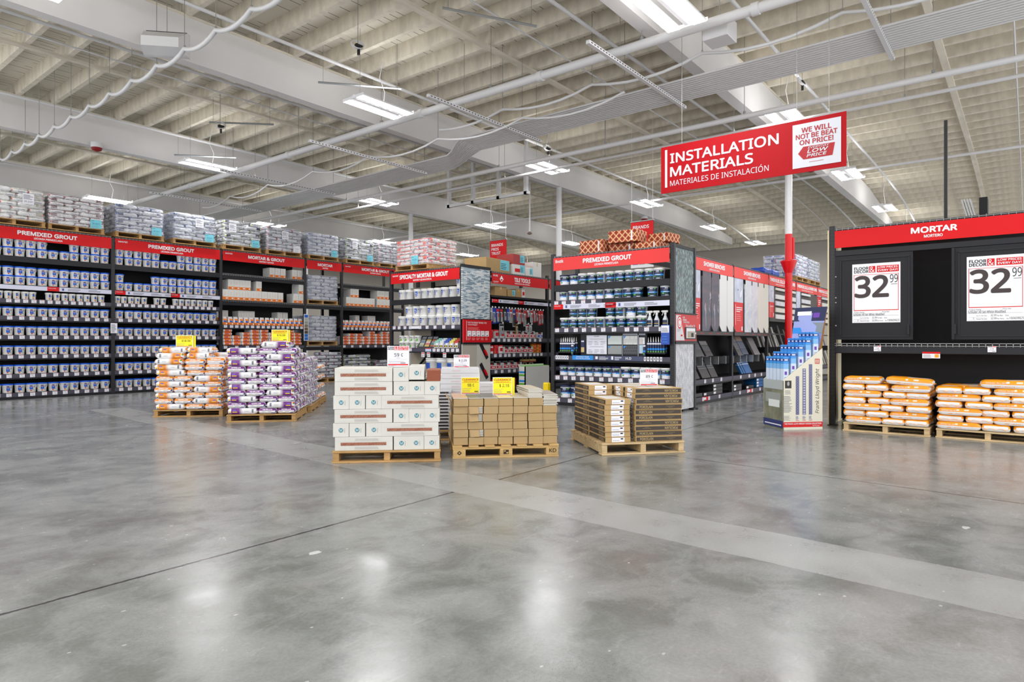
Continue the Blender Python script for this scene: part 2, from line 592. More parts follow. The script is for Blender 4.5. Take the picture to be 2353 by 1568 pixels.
# ================================================================ lamps
LAMP = mat('lamp_lens', (255, 255, 255), 0.5)
def lamp_mat(name, st):
    m = bpy.data.materials.new(name); m.use_nodes = True
    nt = m.node_tree; nt.nodes.remove(nt.nodes['Principled BSDF'])
    e = nt.nodes.new('ShaderNodeEmission')
    e.inputs[0].default_value = (1.0, 0.99, 0.985, 1); e.inputs[1].default_value = st
    nt.links.new(e.outputs[0], nt.nodes['Material Output'].inputs[0])
    return m
LENS = lamp_mat('lamp_lens_lit', LAMP_DOWN)
TOPL = lamp_mat('lamp_top_added_glow', LAMP_UP)
def make_lamp(T=1.38):
    root = empty('highbay_lamp')
    h = MB()
    h.cbox(-.6, .6, -.03, .03, .02, .075, WHITE, .006)
    h.box(-.61, -.6, -.30, .30, 0, .05, WHITE); h.box(.6, .61, -.30, .30, 0, .05, WHITE)
    h.build('housing', root)
    for s in (-1, 1):
        p = MB(); p.box(-.6, .6, s * .19 - .09, s * .19 + .09, 0, .03, [WHITE, TOPL, WHITE, WHITE, WHITE, WHITE])
        p.add([(-.6, s * .19 - .09, -.003), (.6, s * .19 - .09, -.003), (.6, s * .19 + .09, -.003), (-.6, s * .19 + .09, -.003)], [(3, 2, 1, 0)], LENS)
        p.build('light_panel', root)
    for x in (-.45, .45):
        w = MB(); w.tube([(x, 0, .075), (x, 0, T)], .004, ROD, 5); w.build('suspension_wire', root)
    w = MB(); w.tube([(.1, 0, .07), (.16, .03, .35), (.05, .05, .6), (.1, 0, .95)], .007, PIPE, 6); w.build('power_cord', root)
    return root
lamp = Proto(make_lamp); lamp_short = Proto(lambda: make_lamp(1.0))
LU = [-3.2, 2.35, 8.05, 13.5, 19.0, 24.6, 29.6]
LV = [-2.7, 3.75, 9.6, 16.15, 22.5, 28.9]
vn = {3.75: 'row over the red column', 9.6: 'row left of the banner sign', 16.15: 'row over the pail wall', 22.5: 'row behind the pail wall',
      28.9: 'farthest row by the left wall', -2.7: 'row off to the right', -9.1: 'outer row off to the right'}
for v in LV:
    for i, u in enumerate(LU):
        if v < 0 and u > 14: continue
        zl = 5.62 if u < 27 else roof(u) - 1.02
        (lamp if u < 27 else lamp_short).put((u, v, zl), 0, 'lit strip lamp, %s along the %s' % (ORD[i], vn[v]), 'suspended strip lamps', 'lamp')

# ================================================================ pipes and conduits under the roof
def pipe(name, label, pts, r, m=PIPE, hang=None, n=12, cat='pipe', collars=None):
    root = thing(name, label, cat, pts[0])
    o = Vector(pts[0])
    p = MB(); p.tube([tuple(Vector(q) - o) for q in pts], r, m, n)
    for c in (collars or []):
        c = Vector(c) - o
        d = (Vector(pts[1]) - Vector(pts[0])).normalized() * .05
        p.tube([tuple(c - d), tuple(c + d)], r * 1.25, m, n)
    p.build('run', root)
    for h in (hang or []):
        a = Vector(h) - o
        q = MB(); q.tube([(a.x, a.y, a.z), (a.x, a.y, roof(h[0]) - .02 - o.z)], .006, ROD, 5)
        q.tube([(a.x, a.y, a.z - .0), (a.x, a.y, a.z + .05)], r * .5, STEEL, 6)
        q.build('hanger', root)
    return root
vs_h = [1.2 + 3.0 * i for i in range(10)]
pipe('sprinkler_main', 'thickest white sprinkler main pipe crossing under the beams', [(8.95, -4, 5.72), (8.95, 33, 5.72)], .07,
     hang=[(8.95, v + .4, 5.78) for v in vs_h], n=16, collars=[(8.95, v, 5.72) for v in (2.9, 6.5, 9.4, 14, 19)])
pipe('sprinkler_pipe', 'white pipe passing just behind the hanging banner sign', [(12.32, -4, 5.45), (12.32, 33, 5.45)], .052,
     hang=[(12.32, v, 5.5) for v in vs_h])
pipe('sprinkler_pipe', 'thinner white pipe running parallel behind the banner sign pipe', [(13.15, -4, 5.45), (13.15, 33, 5.45)], .034,
     hang=[(13.15, v + .5, 5.48) for v in vs_h])
pipe('sprinkler_pipe', 'far thin white pipe crossing the roof beyond the banner sign', [(19.2, -4, 5.75), (19.2, 33, 5.75)], .036)
def curve_z(u, dz):
    return min(6.52, roof(u) - dz)
ul = [-2, 4, 10, 16, 22, 24, 26, 28, 29.5, 31]
nm = {4.55: 'in the bay left of the red column', 11.25: 'in the bay over the mortar pallets', 17.85: 'in the bay behind the pail wall', -2.05: 'in the bay right of the red column', 24.45: 'in the farthest bay on the left'}
for bv in BV[0:5]:
    pipe('sprinkler_branch', 'white branch pipe nearest its beam ' + nm[bv], [(u, bv + 1.0, curve_z(u, .5) - .25) for u in ul], .032, n=8)
    pipe('sprinkler_branch', 'slim conduit between two branch pipes ' + nm[bv], [(u, bv + 2.25, curve_z(u, .42)) for u in ul], .016, n=6, cat='conduit')
    pipe('sprinkler_branch', 'white branch pipe far from its beam ' + nm[bv], [(u, bv + 5.6, curve_z(u, .5) - .1) for u in ul], .032, n=8)

# bank of thin electrical conduits on slotted channels
bank = thing('conduit_bank', 'flat bank of parallel white conduits hung on slotted channels', 'conduit bank', (10.3, 0, 5.6))
for i in range(12):
    c = MB(); x = i * .082
    c.tube([(x, -3, 0), (x, 9.6 + .02 * i, 0), (x + .12, 9.85 + .03 * i, -.03), (x + .34, 10.2 + .05 * i, -.1), (x + .46, 10.45 + .06 * i, -.12), (x + .46, 30, -.12)], .019, PIPE, 8)
    c.build('conduit', bank)
for v, dz in ((1.64, 0), (5.0, 0), (8.3, 0), (11.85, -.12), (15.6, -.12), (19.5, -.12), (23.5, -.12)):
    c = MB()
    c.box(-2.25 + (0 if v > 3 else 1.0), 1.15, v - .03, v + .03, -.075 + dz, -.022 + dz, PIPE)
    for i in range(40):
        c.box(-2.2 + .083 * i, -2.16 + .083 * i, v - .031, v - .029, -.056 + dz, -.04 + dz, BLACKM)
    c.build('slotted_channel', bank)
    for x in (-1.3, .98 if v < 10 else 1.1):
        c = MB(); c.tube([(x, v, -.02 + dz), (x, v, 1.2)], .006, ROD, 5); c.build('hanger', bank)
def wavy(label, x, z, v0, v1, step, r, sag, phase=0.0, m=PIPE, dx=0.0):
    pts = []; v = v0; hg = []
    while v < v1:
        for k in range(6):
            t = k / 6.0
            pts.append((x + dx * math.sin(v * .35 + t), v + step * t, z - sag * 4 * t * (1 - t)))
        hg.append((x + dx * math.sin(v * .35), v, z))
        v += step
    pipe('flexible_conduit', label, pts, r, m, hg, 8, 'conduit')
wavy('sagging white flexible conduit drooping between hangers at the left', 4.62, 5.64, 6.2, 21.0, .95, .034, .10)
wavy('nearer gently sagging white flexible conduit beside the conduit bank', 9.75, 5.72, -2.0, 9.0, 2.0, .026, .14, dx=.06)
wavy('lower sagging flexible conduit running toward the pail wall', 9.95, 5.55, 5.5, 19.0, 2.2, .022, .16, dx=.12)
# junction box, speaker, fire bells, spare struts
b = MB(); b.cbox(-.19, .19, -.19, .19, -.15, .15, PIPE, .01); b.tube([(0, 0, .14), (0, 0, .95)], .008, ROD, 6)
tag(b.build('junction_box', loc=(9.35, 3.55, 5.75)), 'square white junction box hanging beside the conduits', 'junction box')
sp = thing('loudspeaker', 'white wedge loudspeaker hanging under the beam at upper left', 'loudspeaker', (4.62, 10.6, 5.86), -.75)
b = MB()
b.prism([(-.33, -.17), (.33, -.17), (.33, .2), (-.33, .2)], -.02, .06, PIPE)
b.add([(-.33, -.02, -.17), (.33, -.02, -.17), (.33, -.02, .2), (-.33, -.02, .2), (-.27, -.28, -.13), (.27, -.28, -.13), (.27, -.28, .02), (-.27, -.28, .02)],
      [(0, 1, 5, 4), (4, 5, 6, 7), (7, 6, 2, 3), (0, 4, 7, 3), (1, 2, 6, 5)], PIPE)
b.build('cabinet', sp)
b = MB(); b.box(-.3, .3, .0, .05, .2, .22, BLACKM); b.tube([(0, .02, .21), (0, .02, 1.1)], .005, ROD, 5); b.build('bracket', sp)
def bell(p, label):
    b = thing('fire_bell', label, 'fire bell', p)
    m = MB(); m.lathe([(.12, .0), (.13, .04), (.13, .12)], PIPE, 16); m.build('box', b)
    m = MB(); m.lathe([(.02, -.09), (.10, -.06), (.12, 0.0)], mat('bell_red', (140, 20, 24), .4), 16); m.build('gong', b)
bell((6.05, 17.6, 5.88), 'dark red fire bell under the beam at the left')
bell((18.5, 4.55, 5.80), 'dark red fire bell under the beam right of the banner sign')
bell((22.2, 11.3, 5.8), 'small dark red fire bell above the hanging brands banner')
def strut(p, q, label):
    s = thing('metal_strut', label, 'strut', p)
    d = Vector(q) - Vector(p)
    m = MB(); m.tube([(0, 0, 0), tuple(d)], .022, STEEL, 4, smooth=False); m.build('bar', s)
    for t in (.06, .94):
        w = MB(); a = d * t; w.tube([tuple(a), (a.x, a.y, 7.0 - p[2])], .004, ROD, 5); w.build('wire', s)
strut((7.1, 7.0, 6.3), (8.3, 6.1, 6.2), 'bare metal strut hanging above the nearest centre lamp')
strut((7.4, 10.6, 6.15), (8.6, 9.6, 6.15), 'bare metal strut over the bright strip lamp in the centre')
strut((7.3, 14.6, 6.2), (8.3, 13.6, 6.2), 'bare metal strut near the coiled cable at left')
strut((7.6, 17.0, 5.95), (8.7, 16.0, 5.95), 'bare metal strut above the lamp over the pail wall')
fr = thing('steel_frame', 'white rectangular steel frame hanging below the roof in the centre', 'steel frame', (14.6, 12.6, 5.4))
for k in range(2):
    m = MB(); m.box(-.05, .05, -1.6, 1.6, k * .5 - .04, k * .5 + .04, PIPE); m.build('rail', fr)
for y in (-1.5, -.5, .5, 1.5):
    m = MB(); m.box(-.05, .05, y - .05, y + .05, -.04, 1.5, PIPE); m.build('post', fr)
dp = thing('drop_sprinkler', 'white drop pipe with a sprinkler head beside the centre column', 'sprinkler', (15.9, 11.95, 0))
m = MB(); m.tube([(0, 0, 4.55), (0, 0, 6.98)], .022, PIPE, 8); m.build('pipe', dp)
m = MB(); m.lathe([(.02, 4.47), (.09, 4.5), (.03, 4.56)], mat('sprinkler_head', (120, 96, 88), .4), 10); m.build('head', dp)

# hanging banner sign
sg = thing('banner_sign', 'large red hanging INSTALLATION MATERIALS banner sign', 'sign', (9.6, 4.595, 3.565), -PI / 2)
W_, H_ = 2.68, .735
BWHITE = mat('banner_print', (208, 209, 217), .5, spec=.2)
BRED2 = mat('banner_print_red', (168, 12, 24), .5)
BRED = mat('banner_red', (166, 2, 16), .5, spec=.2)
m = MB(); m.box(0, W_, 0, .012, 0, H_, BRED); m.build('panel', sg)
m = MB(); Y = -.004
def P(fx, fz): return fx * W_, fz * H_
m.rect(.026 * W_, .040 * W_, .12 * H_, .93 * H_, Y, BWHITE)
m.text('INSTALLATION', .058 * W_, .62 * H_, .617 * W_, .215 * H_, Y, BWHITE, .022)
m.text('MATERIALS', .058 * W_, .33 * H_, .483 * W_, .215 * H_, Y, BWHITE, .022)
m.text('MATERIALES DE INSTALACIÓN', .058 * W_, .135 * H_, .565 * W_, .15 * H_, Y, BWHITE, -.004)
m.build('lettering', sg)
pn = MB(); x0, x1 = .745 * W_, .976 * W_
pn.box(x0, x1, -.008, 0, .09 * H_, .92 * H_, BWHITE); pn = pn.build('price_poster', sg)
m = MB(); Y = -.011; xc = (x0 + x1) / 2; w = x1 - x0
m.ctext('WE WILL', xc, .745 * H_, .62 * w, .095 * H_, Y, BRED2, .02)
m.ctext('NOT BE BEAT', xc, .63 * H_, .86 * w, .095 * H_, Y, BRED2, .02)
m.ctext('ON PRICE!', xc, .515 * H_, .70 * w, .095 * H_, Y, BRED2, .02)
m.prism([(xc - .38 * w, .36 * H_), (xc - .27 * w, .24 * H_), (xc + .33 * w, .24 * H_), (xc + .38 * w, .47 * H_), (xc - .27 * w, .48 * H_)], Y, Y + .002, BRED2)
m.text('EVERYDAY', xc - .17 * w, .425 * H_, .44 * w, .04 * H_, Y - .003, BWHITE, .01, .2)
m.text('LOW', xc - .19 * w, .345 * H_, .44 * w, .07 * H_, Y - .003, BWHITE, .03, .2)
m.text('PRICE', xc - .2 * w, .27 * H_, .42 * w, .06 * H_, Y - .003, BWHITE, .03, .2)
m.rect(xc - .15 * w, xc + .15 * w, .175 * H_, .181 * H_, Y, BRED2)
m.build('poster_print', pn)
for x in (.13 * W_, .765 * W_, .92 * W_):
    m = MB(); m.tube([(x, .006, H_), (x, .006, 3.44)], .004, ROD, 5); m.build('hanging_wire', sg)

# coiled cable hangers among the joists
def coil(p, label):
    b = thing('coiled_cable', label, 'cable', p)
    m = MB()
    for k in range(3):
        m.tube([(.13 * math.cos(t * PI / 9) * (1 - .08 * k), .05 * math.sin(t * PI / 9) + .02 * k, .09 * math.sin(t * PI / 9 + .4) - .1) for t in range(19)], .008, PIPE, 5)
    m.build('coil', b)
    m = MB(); m.tube([(0, 0, -.1), (0, 0, 7.0 - p[2])], .006, ROD, 5); m.build('wire', b)
    m = MB(); m.cbox(-.05, .09, -.03, .03, -.16, -.1, BLACKM, .008); m.box(.0, .03, -.02, .02, -.28, -.16, BLACKM); m.build('connector', b)
coil((7.4, 14.3, 6.2), 'coiled white cable with black connector above the lamp over the pail wall')
coil((7.0, 8.9, 6.35), 'coiled white cable with black connector above the brightest centre lamp')
coil((13.4, 9.5, 6.2), 'coiled white cable above the lamp left of the banner sign')
coil((13.2, 3.4, 6.3), 'coiled cable with black connector above the banner sign')
# ================================================================ shop fittings
def upright_material():
    k = NT('black_slotted_upright', 0.45, 0.5)
    vec, x, y, z = k.coords()
    fz = k.math('ABSOLUTE', k.math('SUBTRACT', k.math('FRACT', k.math('DIVIDE', z, 0.0508)), 0.5))
    fx = k.math('ABSOLUTE', k.math('SUBTRACT', k.math('ABSOLUTE', x), 0.019))
    hole = k.math('MULTIPLY', k.math('LESS_THAN', fz, 0.2), k.math('LESS_THAN', fx, 0.009))
    k.color(k.mix(hole, lin((30, 30, 35)), lin((5, 5, 6))))
    return k.m
UPR = upright_material()
RACK = mat('black_rack_steel', (23, 24, 30), 0.45, spec=.35)
RACKD = mat('black_mesh_back', (16, 16, 18), 0.8)
RAIL = mat('grey_price_rail', (74, 72, 86), 0.45, spec=.3)
LILAC = mat('info_strip_white', (214, 216, 236), 0.5)
WIRE = mat('zinc_wire_deck', (150, 150, 150), 0.35, metal=0.7)
INK = mat('print_black', (36, 36, 40), 0.6)
GREYINK = mat('print_grey', (130, 132, 142), 0.6)
PAPER = mat('tag_paper', (236, 236, 244), 0.6)
WOOD = mat('pallet_wood', (184, 146, 96), 0.75, spec=0.2, noise=(6, 0.28, (1, 6, 6)))
WOODP = mat('pale_pallet_wood', (206, 180, 138), 0.75, spec=0.2, noise=(6, 0.25, (1, 6, 6)))
WOODY = mat('planed_pallet_wood', (196, 162, 108), 0.7, spec=0.25, noise=(5, 0.22, (1, 6, 6)))
KRAFT = mat('kraft_card', (182, 152, 106), 0.75, spec=0.2, noise=(3, 0.08))
WCARD = mat('white_card', (228, 227, 224), 0.65, spec=0.3, noise=(2.5, 0.04))

# price tag, one mesh
def tag_mesh(w=.088, h=.078):
    m = MB(); m.box(-w / 2, w / 2, -.003, 0, -h, 0, PAPER)
    m.rect(-w * .45, w * .05, -h * .17, -h * .05, -.004, INK); m.rect(w * .07, w * .46, -h * .17, -h * .05, -.004, RED)
    m.text('$ 9.98', -w * .2, -h * .55, w * .42, h * .2, -.004, INK)
    m.rect(-w * .42, w * .3, -h * .72, -h * .68, -.004, GREYINK); m.rect(w * .05, w * .42, -h * .9, -h * .82, -.004, GREYINK)
    return m.mesh('price_tag')
TAG = tag_mesh()

class Bay:
    """one bay of black shelving in its own frame"""
    def __init__(self, fr, w, label, H=3.60, D=1.05, posts='LR', back=(0.0, 3.6), name='shelving_bay', group=None):
        self.fr = fr; self.w = w; self.D = D
        self.root = thing(name, label, 'shelving', fr(0, 0, 0), fr.rz, group)
        for s in posts:
            x = {'L': 0.0, 'R': w}[s]
            for y in (0.03, D - .04):
                m = MB(); m.box(-.0375, .0375, -.03, .03, 0, H, UPR); m.box(-.06, .06, -.05, .07, 0, .012, RACK)
                m.build('upright', self.root, (x, y, 0))
        if back:
            m = MB(); m.box(0.0, w, D * .62, D * .62 + .02, back[0], back[1], RACKD); m.build('back_panel', self.root)
    def part(self, name, m, loc=(0, 0, 0)):
        return m.build(name, self.root, loc)
    def shelf(self, z, kind='rail', front=0.0):
        m = MB(); w = self.w; a, b = .0385, w - .0385
        if kind == 'beam':
            m.cbox(a, b, front, front + .06, z - .125, z - .004, RACK, .006)
            m.box(a, b, front + .06, self.D - .08, z - .03, z - .004, RACK)
        elif kind == 'rail':
            m.box(a, b, front, front + .004, z - .085, z - .005, RAIL)
            m.box(a, b, front + .004, self.D * .6, z - .03, z - .004, RACK)
            m.box(a, b, front + .004, front + .05, z - .115, z - .03, RACK)
        elif kind == 'wire':
            m.cbox(a, b, front, front + .06, z - .145, z - .035, RACK, .006)
            m.box(a, b, front + .07, self.D - .08, z - .02, z - .006, RACK)
            n = int(w / .07)
            for i in range(n):
                x = a + .02 + (b - a - .04) * i / (n - 1)
                m.box(x - .004, x + .004, front - .006, front + .0, z - .05, z - .002, WIRE)
                m.box(x - .004, x + .004, front - .006, front + .3, z - .006, z - .002, WIRE)
            m.box(a, b, front - .006, front, z - .04, z - .033, WIRE); m.box(a, b, front - .006, front, z - .008, z - .001, WIRE)
        elif kind == 'plain':
            m.box(a, b, front, self.D * .6, z - .05, z - .004, RACK)
        elif kind == 'foot':
            m.box(a, b, front, front + .004, z - .085, z - .005, RAIL)
            m.box(a, b, front + .004, self.D * .6, z - .03, z - .004, RACK)
            m.box(a, b, front + .004, front + .05, .0, z - .03, RACK)
        return self.part('shelf', m)
    def tags(self, z, xs, y=-.002):
        for x in xs:
            inst('price_tag', TAG, (x, y, z - .004), 0, self.root)
    def strip(self, z0, z1, reds=(), y=-.02):
        m = MB(); a, b = .04, self.w - .04
        m.box(a, b, y, y + .01, z0, z1, LILAC)
        for r in reds:
            m.rect(a + r, a + r + .22, z0, z1, y - .001, RED)
            m.text('COLORS', a + r + .02, z0 + (z1 - z0) * .55, .14, (z1 - z0) * .22, y - .002, WHITE)
            m.rect(a + r + .27, a + r + .31, z0 + .02, z1 - .02, y - .001, mat('strip_blue', (70, 90, 150)))
            for k, x in enumerate((.38, .78, 1.1)):
                if a + r + x + .3 < b:
                    m.lines(a + r + x, a + r + x + .26, z0 + .02, z1 - .015, y - .001, 3, GREYINK, k)
        return self.part('info_strip', m)
    def header(self, z0, z1, title, tx, sub, sx, logo=None, color=RED, y=-.025, ty=.40, th=.40, sy=.15, sh=.16):
        m = MB(); a, b = .04, self.w - .04; h = z1 - z0
        m.box(a, b, y, y + .012, z0, z1, color)
        hd = self.part('header_sign', m)
        m = MB()
        m.text(title, tx[0], z0 + ty * h, tx[1] - tx[0], th * h, y - .002, WHITE, .042)
        if sub: m.text(sub, sx[0], z0 + sy * h, sx[1] - sx[0], sh * h, y - .002, WHITE, .025)
        if logo: m.text(logo, a + .06, z0 + .68 * h, .2, .14 * h, y - .002, WHITE, .03, .15)
        m.build('lettering', hd)
        m = MB(); m.box(a, b, -.005, .055, z1, z1 + .035, RACK)
        n = int(self.w / .075)
        for i in range(n):
            x = a + .02 + (b - a - .04) * i / (n - 1)
            m.box(x - .003, x + .003, -.008, 1.0, z1 + .035, z1 + .041, WIRE); m.box(x - .003, x + .003, -.01, -.004, z1 + .005, z1 + .041, WIRE)
        m.box(a, b, -.01, -.004, z1 + .02, z1 + .026, WIRE)
        m.box(a, b, .9, .96, z1 - .06, z1 + .034, RACK)
        self.part('top_deck', m)

# ---------------------------------------------------------------- pails
PW = mat('pail_white', (242, 242, 240), 0.35, spec=0.5)
PB = mat('lid_blue', (18, 98, 226), 0.35)
LB = mat('label_blue', (26, 82, 186), 0.45)
LN = mat('label_navy', (20, 34, 78), 0.4)
LP = mat('label_pink', (226, 150, 160), 0.5)
LG = mat('label_green', (96, 176, 50), 0.45)
LR = mat('label_red_print', (196, 52, 44), 0.5)
LY = mat('label_yellow', (236, 202, 40), 0.5)
SKY = mat('label_sky', (22, 140, 226), 0.45)
DG = mat('label_dark_green', (24, 62, 62), 0.45)
PG = mat('pail_pale_grey', (204, 208, 214), 0.4)
def pail_shape(rb, rt, h, body=PW, n=22):
    m = MB(); s = (rt - rb) / h
    m.lathe([(rb * .96, 0), (rb, .006), (rb + s * h * .8, h * .76), (rt * 1.04, h * .77), (rt * 1.05, h * .83), (rt, h * .87), (rt, h * .9)], body, n)
    return m
def handle(m, r, h, z, a, back=False):
    pts = []
    for i in range(15):
        t = PI * i / 14
        x = -math.cos(t) * r * 1.07
        d = math.sin(t)
        pts.append((x, -(r * 1.08) * d * .92 * (1 if not back else -1), z - (math.sin(t)) * h * .55))
    m.tube(pts, .0032, PW, 5)
    return m
def make_blue_pail(hd=False):
    def mk():
        rb, rt, h = .082, .092, .188
        root = empty('grout_pail')
        pail_shape(rb, rt, h).build('pail_body', root)
        m = MB(); m.lathe([(rt * .9, h * .845), (rt * 1.085, h * .845), (rt * 1.10, h * .985), (rt * 1.05, h), (rt * .9, h * .985), (0.0001, h * .98)], PB, 22); m.build('lid', root)
        m = MB(); A = lambda z0, z1, t0, t1, mt, o=.0015, n=4: m.arc(rb + (rt - rb) * z0 + o, rb + (rt - rb) * z1 + o, h * z0, h * z1, t0, t1, mt, n)
        A(.64, .74, -.24, .28, LN); A(.585, .635, -.26, .42, LP); A(.24, .575, -.28, .44, LB, n=6)
        A(.42, .52, -.1, .3, mat('label_blue_pale', (92, 140, 218), .45), .003)
        A(.10, .22, -.16, .16, LR); A(.10, .19, .17, .30, LY); A(.22, .30, .50, .60, LG); A(.50, .68, .62, .78, GREYINK); A(.30, .42, -.62, -.5, mat('label_faint', (205, 205, 205)))
        m.build('label', root)
        if hd:
            m = MB(); handle(m, rt, h, h * .80, 1.0); m.build('handle', root)
        return root
    return mk
def make_small_pail():
    rb, rt, h = .058, .066, .158
    root = empty('grout_pail')
    pail_shape(rb, rt, h).build('pail_body', root)
    m = MB(); m.lathe([(rt * .9, h * .88), (rt * 1.08, h * .88), (rt * 1.08, h * .98), (rt, h), (.0001, h * .985)], PW, 20); m.build('lid', root)
    m = MB(); A = lambda z0, z1, t0, t1, mt: m.arc(rb + (rt - rb) * z0 + .0015, rb + (rt - rb) * z1 + .0015, h * z0, h * z1, t0, t1, mt, 4)
    A(.66, .78, -.1, .35, LN); A(.36, .65, -.1, .4, LB); A(.24, .34, -.2, .3, LY); A(.08, .22, -.1, .25, LR); A(.4, .6, .6, .8, GREYINK)
    m.build('label', root)
    return root
def make_navy_pail(low=LN, mid=DG, lid=PW, rb=.087, rt=.095, h=.19, plain=False):
    def mk():
        root = empty('grout_pail')
        pail_shape(rb, rt, h, PG).build('pail_body', root)
        m = MB(); m.lathe([(rt * .9, h * .86), (rt * 1.09, h * .86), (rt * 1.10, h * .95), (rt * 1.03, h), (rt * .9, h * .985), (.0001, h * .98)], lid, 22); m.build('lid', root)
        m = MB(); A = lambda z0, z1, t0, t1, mt, o=.0015: m.arc(rb + (rt - rb) * z0 + o, rb + (rt - rb) * z1 + o, h * z0, h * z1, t0, t1, mt, 8)
        A(.44, .80, -1.3, 1.3, LN); A(.32, .44, -1.3, 1.3, SKY); A(.12, .32, -1.3, 1.3, mid); A(.03, .12, -1.3, 1.3, low)
        A(.66, .72, -.25, .35, PAPER, .003); A(.52, .57, -.45, .3, GREYINK, .003); A(.36, .40, -.55, .6, WHITE, .003)
        A(.17, .29, -.85, -.4, LG, .003); A(.66, .80, .55, .95, LG, .003); A(.05, .09, -.2, .5, PAPER, .003)
        m.build('label', root)
        return root
    return mk
def make_white_pail():
    rb, rt, h = .100, .110, .222
    root = empty('mortar_pail')
    pail_shape(rb, rt, h).build('pail_body', root)
    m = MB(); m.lathe([(rt * .9, h * .88), (rt * 1.07, h * .88), (rt * 1.07, h * .97), (rt, h), (.0001, h * .985)], PW, 22); m.build('lid', root)
    m = MB(); A = lambda z0, z1, t0, t1, mt, o=.0015: m.arc(rb + (rt - rb) * z0 + o, rb + (rt - rb) * z1 + o, h * z0, h * z1, t0, t1, mt, 5)
    A(.32, .76, -.42, .18, LB); A(.55, .6, -.5, .05, PAPER, .003); A(.40, .44, -.3, .25, PAPER, .003); A(.22, .28, -.35, .0, LN); A(.6, .74, .42, .62, GREYINK); A(.3, .5, .35, .75, mat('label_faint', (205, 205, 205)))
    m.build('label', root)
    return root
def make_green_pail():
    rb, rt, h = .074, .08, .14
    root = empty('grout_pail')
    pail_shape(rb, rt, h).build('pail_body', root)
    m = MB(); m.lathe([(rt * .9, h * .88), (rt * 1.08, h * .88), (rt * 1.08, h * .98), (rt, h), (.0001, h * .985)], PW, 20); m.build('lid', root)
    m = MB(); A = lambda z0, z1, t0, t1, mt: m.arc(rb + (rt - rb) * z0 + .0015, rb + (rt - rb) * z1 + .0015, h * z0, h * z1, t0, t1, mt, 4)
    A(.1, .5, -.1, .45, LG); A(.1, .25, -.5, -.1, GREYINK); A(.6, .75, -.4, .3, GREYINK)
    m.build('label', root)
    return root
BLUE = Proto(make_blue_pail()); BLUEH = Proto(make_blue_pail(True)); SMALL = Proto(make_small_pail)
NAVY = Proto(make_navy_pail()); NAVYW = Proto(make_navy_pail(PAPER, PAPER)); NAVYL = Proto(make_navy_pail(PAPER, PAPER, LN))
WPAIL = Proto(make_white_pail); GPAIL = Proto(make_green_pail)

